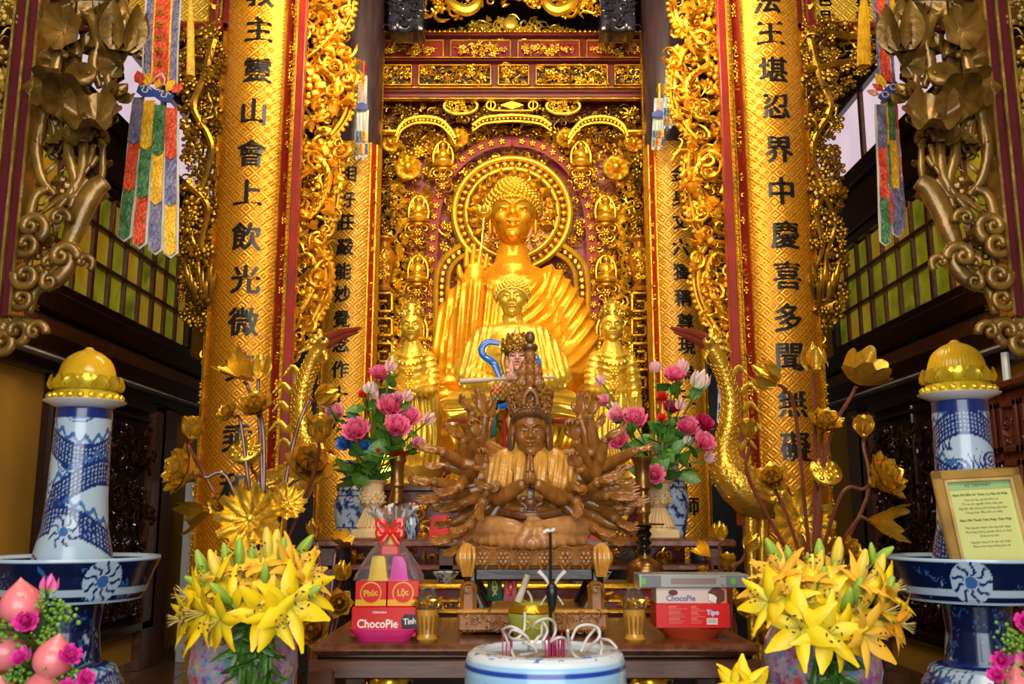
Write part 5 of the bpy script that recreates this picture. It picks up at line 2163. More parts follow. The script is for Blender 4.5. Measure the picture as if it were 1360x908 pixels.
def t_bud_lotus(n=6, seed=0):
    """closed pointed bud along +z, about 1 tall"""
    mb = MB()
    mb.add(t_lathe([(0, 0), (.16, .05), (.27, .25), (.25, .5), (.13, .8), (.03, 1.0), (0, 1.02)], 14))
    for l_ in range(2):
        for i in range(n - l_):
            a = 2 * PI * (i + .5 * l_) / (n - l_)
            p = t_petal(.85 - .2 * l_, .42, .5, .22 - .14 * (1 - l_))
            mb.add(p, (.20 * math.sin(a), -.20 * math.cos(a), .02), 1, rotm(0, 0, a) @ rotm(.16 - .3 * l_, 0, 0))
    return mb.arrays()


def t_leafdisc(ruf=.12, n=9, cup=.2, seed=0, nu=9, nv=54, fold_=0.0):
    """ruffled round leaf facing +z, radius 1, with veins"""
    V = []
    r = np.random.RandomState(seed)
    ph = r.uniform(0, 6)
    for i in range(nu):
        t = i / (nu - 1)
        for j in range(nv):
            a = 2 * PI * j / nv
            rad = t * (1 - .07 * math.cos(n * a))
            z = cup * t * t + ruf * t ** 2.5 * math.sin(n * a + ph) + .06 * t * abs(math.sin(n * a)) + (.25 * ruf * t ** 3 * math.sin(2.6 * n * a))
            x, y = rad * math.cos(a), rad * math.sin(a)
            if fold_:
                z += fold_ * abs(x) * 1.3
                x *= (1 - .45 * fold_)
            V.append((x, y, z))
    V = np.array(V)
    f = grid_faces(nu, nv)
    return np.vstack([V, V - (0, 0, .025)]), np.vstack([f[:, ::-1], f + len(V)])


def t_pod(n=12):
    mb = MB()
    mb.add(t_lathe([(0, -.5), (.18, -.42), (.42, -.05), (.52, .12), (.5, .2), (0, .26)], 20))
    g = PI * (3 - math.sqrt(5))
    for i in range(n):
        rad = .42 * math.sqrt((i + .5) / n)
        mb.sphere((rad * math.cos(i * g), rad * math.sin(i * g), .24), (.085, .085, .07), 8, 6)
    return mb.arrays()


def t_cloud(turns=1.3, th=.26):
    a = np.linspace(0, turns * 2 * PI, 26)
    r = np.linspace(.9, .12, 26)
    p = np.stack([r * np.cos(a), -.5 * np.linspace(0, 1, 26), r * np.sin(a)], -1)
    mb = MB()
    mb.add(t_tube(p, np.linspace(th * 1.3, th * .8, 26), 10, True, .8))
    mb.sphere(p[-1], .24, 10, 8)
    return mb.arrays()


SCRY = 4.2
for s, nm in ((1, 'left'), (-1, 'right')):
    rt = thing('carved_lotus_screen', (s * P(40, 200, SCRY)[0], SCRY, P(20, 430, SCRY)[2]),
               'dark gilt lotus carving on a plum red frame hanging before the %s windows' % nm, 'screen')
    A = lambda px, py, dy=0.0: P(px, py, SCRY) + np.array((0, dy, 0))
    um = P(681, 300, SCRY)[0] - P(680, 300, SCRY)[0]
    xr_ = A(64, 0)[0]
    ztop = 4.75
    zbot = A(20, 424)[2]
    xl_ = xr_ - .62
    b = MB()
    for x0, x1, m_ in ((xr_ - .017, xr_, 0), (xr_ - .057, xr_ - .017, 1), (xr_ - .074, xr_ - .057, 0), (xr_ - .118, xr_ - .074, 1), (xr_ - .13, xr_ - .118, 0)):
        b = MB()
        b.span((x0, SCRY - .05 - .02 * (m_ == 0), zbot), (x1, SCRY + .06, ztop), bev=.008)
        b.build('gilt_edge' if m_ == 0 else 'red_stile', OLDGOLD if m_ == 0 else mat('deep_plum_lacquer', (0.085, 0.004, 0.012), .25, coat=.4), rt, mirror=s)
    b = MB()
    b.span((xl_, SCRY - .05, zbot), (xr_ - .13, SCRY + .06, zbot + .10), bev=.01)
    b.span((xl_, SCRY - .05, zbot + .42), (xr_ - .13, SCRY + .06, zbot + .47), bev=.01)
    b.build('red_rail', MATS['deep_plum_lacquer'], rt, mirror=s)
    b = MB()
    rect_frame(b, xl_ + .02, zbot + .12, xr_ - .15, zbot + .40, .014, .04, SCRY - .06)
    b.build('gilt_fillet', OLDGOLD, rt, mirror=s)
    b = MB()
    carve(b, None, (xl_ + .02, zbot + .50, xr_ - .14, ztop - .05), SCRY + .03, .085, .72, BLOSSOM, .8, seed=230)
    stuff(b.build('side_openwork', mat('dim_gilt', (0.40, 0.24, 0.03), .4, .4, .3, 9), rt, mirror=s))
    parts = []
    K = lambda name, t, px, py, r, R=None, dy=-.02, sc=None: parts.append((name, t, A(px, py, dy), np.asarray(sc if sc is not None else (1, 1, 1)) * r * um, R))
    K('lotus_bud', t_bud_lotus(6, 1), 171, 84, 74, rotm(.25, .10, 0), -.10, (1.05, 1.0, 1))
    K('lotus_leaf', t_leafdisc(.2, 5, .5, 21, fold_=.3), 165, 88, 24, rotm(PI / 2 + .4, .5, 0), -.04)
    K('lotus_leaf', t_leafdisc(.22, 6, .4, 22), 112, 72, 22, rotm(PI / 2 - .5, -.4, 0), -.03)
    K('lotus_leaf', t_leafdisc(.22, 6, .4, 23), 78, 84, 22, rotm(PI / 2 + .6, .3, 0), .0)
    K('lotus_leaf', t_leafdisc(.24, 6, .4, 24), 108, 190, 24, rotm(PI / 2 - .7, .2, 0), -.04)
    K('lotus_leaf', t_leafdisc(.24, 6, .4, 25), 70, 182, 20, rotm(PI / 2 - .3, -.3, 0), -.0)
    K('seed_pod', t_pod(8), 118, 24, 22, rotm(.4, .3, 0), -.02)
    K('cloud_curl', t_cloud(1.1, .3), 118, 352, 13, rotm(0, 1.0, 0), -.04)
    K('cloud_curl', t_cloud(1.3, .3), 70, 352, 17, rotm(0, 3.0, 0), -.02)
    K('lotus_leaf', t_leafdisc(.26, 5, .6, 2), 150, 4, 36, rotm(PI / 2 + .9, .2, 0), -.02)
    K('lotus_leaf', t_leafdisc(.28, 5, .6, 3), 98, 2, 30, rotm(PI / 2 + .9, -.3, 0), .0)
    K('lotus_leaf', t_leafdisc(.22, 6, .5, 4, fold_=.3), 92, 48, 30, rotm(PI / 2 + .2, .3, .3), -.05)
    K('seed_pod', t_pod(1), 122, 114, 42, rotm(PI / 2 - .1, .0, 0), -.10, (1.0, .82, .9))
    K('lotus_leaf', t_leafdisc(.3, 5, .7, 6, fold_=.5), 100, 142, 34, rotm(PI / 2 + .45, -.5, .2), -.10)
    K('lotus_leaf', t_leafdisc(.32, 5, .75, 7), 134, 172, 36, rotm(PI / 2 - .5, .35, 0), -.07)
    K('lotus_leaf', t_leafdisc(.3, 5, .8, 8), 72, 118, 27, rotm(PI / 2 + .3, -.2, 0), .0)
    K('lotus_leaf', t_leafdisc(.3, 5, .8, 9), 70, 148, 24, rotm(PI / 2 - .4, -.2, .6), -.03)
    K('lotus_bud', t_bud_lotus(5, 3), 157, 134, 26, rotm(.3, .9, 0), -.04, (1.5, 1.5, 1))
    K('lotus_leaf', t_leafdisc(.25, 5, .5, 10), 158, 98, 18, rotm(PI / 2 + .5, .6, 0), -.02)
    K('cloud_curl', t_cloud(1.3, .3), 92, 298, 14, rotm(0, .4, 0), -.09)
    K('cloud_curl', t_cloud(1.4, .3), 55, 308, 20, rotm(0, 1.2, 0), -.07)
    K('cloud_curl', t_cloud(1.2, .3), 50, 332, 16, rotm(0, 2.4, 0), -.09)
    K('cloud_curl', t_cloud(1.3, .28), 48, 372, 19, rotm(0, 3.4, 0), -.08)
    K('cloud_curl', t_cloud(1.2, .28), 92, 345, 20, rotm(0, 0.2, 0), -.05)
    K('cloud_curl', t_cloud(1.0, .28), 76, 378, 15, rotm(0, 4.4, 0), -.06)
    K('cloud_curl', t_cloud(1.2, .28), 38, 400, 16, rotm(0, 2.9, 0), -.05)
    for name, t, loc, sc, R in parts:
        b = MB()
        b.add(t, loc, sc, R)
        b.build(name, OLDGOLD, rt, mirror=s, angle=180)
    for lst, r_ in (([(78, 20), (92, 50), (104, 75), (104, 105)], 13), ([(122, 20), (134, 55), (128, 90), (136, 120)], 12), ([(150, 60), (146, 100), (150, 140), (134, 170)], 8),
                    ([(85, 60), (76, 100), (62, 150), (56, 200)], 11), ([(60, 160), (52, 200), (60, 240), (78, 262)], 10), ([(96, 165), (95, 205), (104, 250), (96, 280)], 9),
                    ([(128, 195), (122, 225), (132, 210), (104, 250)], 6), ([(115, 190), (112, 230), (100, 255), (72, 290)], 9), ([(140, 195), (138, 240), (120, 262)], 6),
                    ([(144, 243), (128, 255), (112, 285), (98, 320), (86, 345)], 20), ([(120, 240), (104, 262), (86, 265), (60, 285)], 8),
                    ([(70, 252), (52, 262), (44, 290), (46, 330), (40, 380)], 9), ([(100, 320), (96, 350), (80, 372), (52, 385), (42, 418)], 15)):
        b = MB()
        p_ = catmull([A(x, y, -.03) for x, y in lst], 6)
        b.add(t_tube(p_, np.array([.75, 1.0, .9, .45]) * r_ * um * .8, 9, True, .7))
        b.build('stem' if r_ < 14 else 'leaf_scroll', OLDGOLD, rt, mirror=s, angle=180)
    b = MB()
    gx = [A(x, 0)[0] for x in (66, 60, 30)]
    zr_ = np.array([A(0, y)[2] for y in (0, 110, 200, 250, 330, 405)])
    xr2 = np.array([A(x, y)[0] for x, y in ((150, 0), (150, 110), (142, 200), (128, 250), (92, 330), (52, 405))])
    carve(b, lambda x, z: xr_ < x < np.interp(z, zr_[::-1], xr2[::-1]), (xr_, zr_[-1], xr_ + .4, zr_[0] + .2), SCRY + .09, .085, .78, ((T_LEAF, .5), (T_VINE, .25), (T_BUD, .15), (T_SCROLL2, .2)), 1.0, seed=240)
    stuff(b.build('openwork', OLDGOLD, rt, mirror=s))
    # lower end scroll
    b = MB()
    for px, py, r_, k in ((52, 442, 15, .2), (28, 442, 17, 1.4), (10, 455, 18, 2.6), (-12, 450, 20, .8)):
        b.add(t_cloud(1.2, .3), A(px, py, -.03), r_ * um, rotm(0, k, 0))
    b.tube(catmull([A(62, 436), A(30, 430), A(0, 428), A(-30, 432)], 5), [.02, .035, .04, .04], 8)
    b.tube(catmull([A(20, 425), A(10, 428), A(2, 440)], 5), .04, 8)
    b.build('end_scroll', OLDGOLD, rt, mirror=s, angle=180)
b = MB()
b.span((-3.9, SCRY - .12, 4.74), (3.9, SCRY + .14, 5.0), bev=.01)
struct(b.build('beam', DWOOD))


# ------------------------------------------------------------------ hanging banners
def ribbon(mb, pth, width, thick=.004, n=8, wave=.004, ph=0.0, dirx=(1, 0, 0), pointed=False):
    p = catmull(pth, n)
    m = len(p)
    V = []
    t = np.linspace(0, 1, m)
    for i in range(m):
        q = p[i] + np.array((0, wave * math.sin(9 * t[i] + ph), 0))
        w_ = width / 2
        for k, sgn in enumerate((-1, 0, 1)):
            off = np.asarray(dirx) * sgn * w_
            dz = (-width * .38 if (pointed and i == m - 1 and sgn == 0) else 0)
            V.append(q + off + (0, (.003 if sgn == 0 else 0) * math.cos(7 * t[i] + ph), dz))
    V = np.array(V)
    f = grid_faces(m, 3, False)
    mb.add((np.vstack([V, V + (0, thick, 0)]), np.vstack([f, f[:, ::-1] + len(V)])))
    return mb


def silk(name, c, c2=None):
    return mat(name, c, .38, 0.15, .15, 26.0, .5, 60, c2)


SILK = {'red': silk('orange_red_silk', (0.78, 0.10, 0.025), (0.52, 0.03, 0.01)), 'yellow': silk('yellow_silk', (0.85, 0.48, 0.02), (0.72, 0.34, 0.01)), 'green': silk('green_silk', (0.10, 0.24, 0.07), (0.03, 0.10, 0.03)),
        'violet': silk('violet_grey_silk', (0.24, 0.21, 0.28), (0.10, 0.09, 0.20)), 'white': mat('white_braid', (0.62, 0.56, 0.46), .6), 'blue': mat('blue_felt', (0.03, 0.06, 0.30), .5),
        'pink': silk('pink_silk', (0.75, 0.30, 0.22))}


# left banner, seen face on
Y = 4.65
q = P(205, 150, Y)
um = P(681, 150, Y)[0] - P(680, 150, Y)[0]
A = lambda px, py, dy=0.0: P(px, py, Y) + np.array((0, dy, 0))
rt = thing('hanging_banner', (q[0], Y, P(205, 335, Y)[2]), 'left long banner of red, yellow, green and violet silk strips with lotus emblem', 'banner')
for nm_, x_, w_, dy, mt in (('border', 197, 9, .0, 'violet'), ('border', 231, 9, .0, 'violet'), ('edging', 203.5, 3.4, -.004, 'yellow'), ('edging', 225, 3.4, -.004, 'yellow'), ('red_centre', 214.5, 20, -.006, 'red')):
    b = MB()
    ribbon(b, [A(x_ + 5, -40, dy), A(x_ + 2, 20, dy), A(x_, 70, dy), A(x_ - 2, 112, dy)], w_ * um, ph=.5)
    b.build(nm_, SILK[mt], rt)
b = MB()
for x_ in (191, 237):
    ribbon(b, [A(x_ + 5, -40, -.004), A(x_, 60, -.004), A(x_ - 2, 120, -.004)], 2.2 * um)
stuff(b.build('white_braid', SILK['white'], rt))
for k, ch in enumerate('南無釋迦佛'):
    b = MB()
    b.add(bold(text_tris(ch, .036), .001), A(214.5 - .4 * k, 18 + 17 * k, -.022))
    b.build('character', SILK['yellow'], rt, smooth=False)
# lotus emblem on blue cloud strip
lean = rotm(0, .26, 0)
b = MB()
c = A(209, 126, -.03)
b.add(t_prism([(-.098, -.022), (-.06, -.04), (0, -.022), (.05, -.042), (.098, -.03), (.098, .012), (.05, .026), (0, .014), (-.05, .028), (-.098, .02)], 0, .008), c, 1, lean)
b.build('blue_cloud', SILK['blue'], rt)
for dx in (-.055, .05):
    b = MB()
    b.add(t_tube(catmull([(dx - .03, -.004, .008), (dx - .012, -.004, .018), (dx - .012, -.004, -.012), (dx + .012, -.004, -.012), (dx + .014, -.004, .016), (dx + .034, -.004, .006)], 4), .0045, 5), c, 1, lean)
    b.build('cloud_line', SILK['white'], rt)
for dx, rr_, mt, hh in ((-.085, -.55, 'red', .085), (.085, .55, 'red', .075), (-.05, -.3, 'yellow', .085), (.052, .3, 'yellow', .08), (0, 0, 'white', .098), (0, 0, 'red', .082), (0, 0, 'yellow', .055)):
    b = MB()
    w_ = hh * .34
    b.add(t_prism([(0, 0), (w_, hh * .35), (w_ * .8, hh * .7), (0, hh), (-w_ * .8, hh * .7), (-w_, hh * .35)], 0, .006), c + lean @ np.array((dx, -.001 if mt != 'yellow' or dx else -.006, .02)) - (0, .003 * (mt == 'red'), 0), 1, lean @ rotm(0, rr_, 0))
    b.build('lotus_petal', SILK[mt], rt)
TL = [(185, 133, 165, 318, ('violet', 'red', 'green'), (188, 250)), (199, 137, 185, 327, ('yellow', 'green', 'red'), (195, 260)), (213, 143, 206, 335, ('green', 'yellow', 'violet'), (203, 268)), (228, 147, 227, 340, ('red', 'violet', 'yellow'), (208, 270))]
for (xa, ya, xb, yb, cols, cuts) in TL:
    ys = [ya, cuts[0], cuts[1], yb - 5]
    b = MB()
    xm = lambda y: xa + (xb - xa) * (y - ya) / (yb - ya)
    wid = lambda y: 12.5 + 6.5 * (y - ya) / (yb - ya)
    ribbon(b, [A(xm(y), y, .002) for y in (ya, ya + 60, ya + 120, yb - 4)], 20.5 * um * .95, pointed=True, ph=xa)
    tl = b.build('ribbon_tail', SILK['white'], rt)
    for c_, y0, y1 in zip(cols, ys[:-1], ys[1:]):
        b = MB()
        ym = (y0 + y1) / 2
        ribbon(b, [A(xm(y0 - 3), y0 - 3, -.010), A(xm(ym), ym, -.014), A(xm(y1), y1, -.018)], 15.5 * um * .95, n=6, wave=.004, pointed=True)
        b.build('silk_patch', SILK[c_], tl)
# right banner, seen nearly edge on
rt = thing('hanging_banner', (P(1180, 150, Y)[0], Y, P(1185, 330, Y)[2]), 'right long silk banner turned almost edge on, with orange top and blue lotus clasp', 'banner')
for nm_, x_, w_, dy, mt in (('border', 1165, 5, .0, 'violet'), ('border', 1183, 4, .0, 'violet'), ('red_centre', 1173, 13, -.006, 'red')):
    b = MB()
    ribbon(b, [A(x_ - 6, -40, dy), A(x_ - 2, 20, dy), A(x_ + 2, 70, dy), A(x_ + 5, 112, dy)], w_ * um, ph=.5)
    b.build(nm_, SILK[mt], rt)
lean = rotm(0, -.75, 0)
c = A(1178, 124, -.03)
b = MB()
b.add(t_prism([(-.066, -.02), (-.03, -.03), (.03, -.03), (.066, -.02), (.066, .016), (.02, .024), (-.03, .024), (-.066, .018)], 0, .008), c, 1, lean)
b.build('blue_cloud', SILK['blue'], rt)
for dx in (-.032, .03):
    b = MB()
    b.add(t_ring(.016, .004, 14, 5), c + lean @ np.array((dx, -.004, 0)), 1, lean)
    b.build('cloud_line', SILK['white'], rt)
for dx, rr_, mt, hh in ((-.05, -.5, 'pink', .07), (.045, .3, 'red', .10), (.0, .2, 'yellow', .10), (-.02, -.2, 'red', .07)):
    b = MB()
    w_ = hh * .25
    b.add(t_prism([(0, 0), (w_, hh * .35), (w_ * .8, hh * .7), (0, hh), (-w_ * .8, hh * .7), (-w_, hh * .35)], 0, .006), c + lean @ np.array((dx, -.001, .02)), 1, lean @ rotm(0, rr_, 0))
    b.build('lotus_petal', SILK[mt], rt)
for (xa, ya, xb, yb, cols, cuts, w0) in ((1169, 138, 1176, 325, ('violet', 'red', 'green'), (195, 262), 15), (1176, 132, 1184, 300, ('yellow', 'green', 'red'), (190, 250), 9), (1183, 122, 1196, 312, ('green', 'yellow', 'violet'), (182, 246), 15), (1192, 118, 1206, 300, ('red', 'pink', 'violet'), (165, 230), 8)):
    b = MB()
    xm = lambda y: xa + (xb - xa) * (y - ya) / (yb - ya)
    dyy = .02 * (xa - 1169) / 8
    ribbon(b, [A(xm(y), y, dyy) for y in (ya, ya + 60, ya + 120, yb - 4)], w0 * um, pointed=True, ph=xa)
    tl = b.build('ribbon_tail', SILK['white'], rt)
    ys = [ya, cuts[0], cuts[1], yb - 5]
    for c_, y0, y1 in zip(cols, ys[:-1], ys[1:]):
        b = MB()
        ym = (y0 + y1) / 2
        ribbon(b, [A(xm(y0 + 2), y0 + 2, dyy - .014), A(xm(ym), ym, dyy - .014), A(xm(y1), y1, dyy - .014)], w0 * .76 * um, n=6, wave=.004, pointed=True)
        b.build('silk_patch', SILK[c_], tl)
for x_, y1, lb in ((1152, 82, 'yellow tassel hanging left of the right banner'), (1190, 46, 'yellow tassel hanging right of the right banner'), (249, 96, 'slim yellow tassel hanging right of the left banner')):
    b = MB()
    c = A(x_, y1, .05)
    wv = 8 if x_ > 1000 else 4
    for k in range(14):
        a_ = 2 * PI * k / 14
        b.tube([A(x_, -30, .05), A(x_ + wv * .7 * math.cos(a_), 15 if x_ > 1000 else 25, .05 + .012 * math.sin(a_)), A(x_ + wv * math.cos(a_), y1, .05 + .02 * math.sin(a_))], [.006, .008, .007], 5)
    tag(b.build('tassel', SILK['yellow']), lb, 'tassel')
b = MB()
b.span((-2.6, Y - .03, 4.76), (2.6, Y + .08, 4.84), bev=.01)
tag(b.build('banner_rail', DWOOD), 'dark rail above the picture carrying the hanging banners', 'rail')['kind'] = 'structure'
# small banners beside the shrine
for x_, y0, y1, yy, lb in ((481, 88, 212, 8.15, 'small pale silk banner hanging in front of the left rear pillar'), (874, 118, 198, 8.15, 'lower of the two small banners hanging by the right rear pillar'), (889, 84, 170, 8.10, 'higher of the two small banners hanging by the right rear pillar'),
                           (386, 476, 588, 7.56, 'small coloured banner hanging under the left openwork bracket'), (961, 478, 560, 7.56, 'small coloured banner hanging under the right openwork bracket')):
    A2 = lambda px, py, dy=0.0: P(px, py, yy) + np.array((0, dy, 0))
    u2 = P(681, 150, yy)[0] - P(680, 150, yy)[0]
    rt = thing('small_banner', A2(x_, y1), lb, 'banner')
    b = MB()
    b.tube([A2(x_ + 2, y0 - 6), A2(x_ + 2, y0 + 15)], .012, 6)
    hk = A2(x_ + 2, y0 - 6)
    b.tube([hk, hk + ((0, YS - .26 - yy, 0) if yy > 8 else (0, 0, .14))], .012, 6)
    b.build('cord', SILK['red'] if x_ < 500 else SILK['yellow'], rt)
    ym = y0 + (y1 - y0) * .45
    b = MB()
    ribbon(b, [A2(x_ + 1, y0 + 12), A2(x_, ym)], 12 * u2, n=6)
    b.build('top_panel', mat('pale_blue_silk', (0.35, 0.45, 0.50), .4), rt)
    b = MB()
    ribbon(b, [A2(x_ + 1, y0 + 15, -.015), A2(x_, ym - 3, -.015)], 6 * u2, n=6)
    b.build('orange_strip', SILK['pink'], rt)
    b = MB()
    b.add(t_prism([(-.055, -.02), (.055, -.02), (.06, .02), (0, .05), (-.06, .02)], 0, .01), A2(x_, ym, -.03))
    b.build('clasp', SILK['blue'], rt)
    for k in range(4):
        xx = x_ - 6 + 4 * k
        b = MB()
        ribbon(b, [A2(xx + 1, ym + 2), A2(xx, (ym + y1) / 2), A2(xx - 1, y1 - 4 * (k % 2))], 3.6 * u2, pointed=True, ph=k)
        tl = b.build('ribbon_tail', (MATS['pale_blue_silk'], SILK['white'])[k % 2], rt)
        for j in range(2):
            ya = ym + (y1 - ym) * (.45 + .25 * j)
            b = MB()
            ribbon(b, [A2(xx, ya, -.015), A2(xx - .4, ya + (y1 - ym) * .2, -.015)], 3 * u2, n=4)
            b.build('silk_patch', (SILK['blue'], SILK['green'], SILK['red'], SILK['yellow'])[(k + j) % 4], tl)

# ------------------------------------------------------------------ blue and white porcelain
def vnoise(u_, v_, seed, period=None):
    r = np.random.RandomState(seed).rand(64, 64)
    iu, iv = np.floor(u_).astype(int), np.floor(v_).astype(int)
    fu, fv = u_ - iu, v_ - iv
    fu, fv = fu * fu * (3 - 2 * fu), fv * fv * (3 - 2 * fv)
    g = lambda a, c: r[a % 64, c % 64]
    return (g(iu, iv) * (1 - fu) + g(iu + 1, iv) * fu) * (1 - fv) + (g(iu, iv + 1) * (1 - fu) + g(iu + 1, iv + 1) * fu) * fv


def fbm(u_, v_, seed):
    return vnoise(u_, v_, seed) * .55 + vnoise(u_ * 2.1, v_ * 2.1, seed + 1) * .3 + vnoise(u_ * 4.3, v_ * 4.3, seed + 2) * .15


PW_, PB_, PM_ = np.array((.42, .55, .68)), np.array((.006, .025, .16)), np.array((.04, .13, .36))


def mixc(a, b_, k):
    return a * (1 - k[:, None]) + b_ * k[:, None]


def dragon_paint(a, z, seed, r=.15):
    """scaled dragon body, flames, clouds on white; a = arc length, z = height"""
    C = np.tile(PW_, (len(a), 1))
    # clouds: concentric curls
    for k in range(26):
        rs = np.random.RandomState(seed * 50 + k)
        ca, cz = rs.uniform(a.min(), a.max()), rs.uniform(z.min(), z.max())
        d = np.hypot((a - ca) / 1.6, (z - cz) * 1.1)
        m = (d < .055) & (np.sin(d * 300 + np.arctan2(z - cz, a - ca)) > -.2)
        C[m] = PM_ if k % 2 else PB_
    # dragon coils
    for ph, z0 in ((0, .80), (2.1, .56), (4.0, .30)):
        zc = z.min() + (z.max() - z.min()) * z0 + .075 * np.sin(a * 8.0 + ph + seed)
        d = (z - zc)
        body = np.abs(d) < .066
        edge = (np.abs(d) > .056) & body
        cell = np.sin(a * 150 + d * 150) * np.sin(a * 150 - d * 150)
        C[body] = mixc(PB_[None].repeat(body.sum(), 0), PW_[None].repeat(body.sum(), 0), (cell[body] > .35).astype(float) * .75)
        C[edge] = PB_
        fin = (np.abs(d - .086 - .018 * np.sin(a * 90)) < .014)
        C[fin & ~body] = PM_
    # flaming pearl and tongues
    for k in range(10):
        rs = np.random.RandomState(seed * 77 + k)
        ca, cz = rs.uniform(a.min(), a.max()), rs.uniform(z.min() + .05, z.max() - .05)
        for j in range(4):
            x0 = ca + (j - 1.5) * .03
            t = (z - cz) / .11
            w_ = .008 * (1 - t) * (t > 0)
            m = (t > 0) & (t < 1) & (np.abs(a - x0 - .012 * np.sin(t * 6 + j)) < w_)
            C[m] = PB_
    return C


def scroll_paint(a, z, seed, dark=.5, sc=9.0, deep=PB_):
    n1 = fbm(a * sc + 2.0, z * sc, seed)
    n2 = fbm(a * sc * 1.3 + n1 * 2.5, z * sc * 1.3 - n1 * 2.5, seed + 5)
    k = np.clip((n2 - (1 - dark) + .06) / .05, 0, 1)
    C = mixc(np.tile(PW_, (len(a), 1)), np.tile(np.asarray(deep), (len(a), 1)), k)
    m = np.abs(n2 - (1 - dark) - .10) < .02
    C[m] = PM_
    return C


PORC = mat_attr('painted_porcelain', .22, 0, .3)


def painted_lathe(prof, loc, seg, painter, n=40):
    p = np.asarray(prof, float)
    d = np.concatenate([[0], np.cumsum(np.hypot(*np.diff(p, axis=0).T))])
    t = np.linspace(0, d[-1], n)
    t = np.unique(np.concatenate([t, d]))
    p = np.stack([np.interp(t, d, p[:, 0]), np.interp(t, d, p[:, 1])], -1)
    v, f = t_lathe(p, seg, a0=PI / 2)
    an = np.arctan2(v[:, 0], -v[:, 1])
    C = painter(an, v[:, 2], np.hypot(v[:, 0], v[:, 1]))
    return v + np.asarray(loc, float), f, C


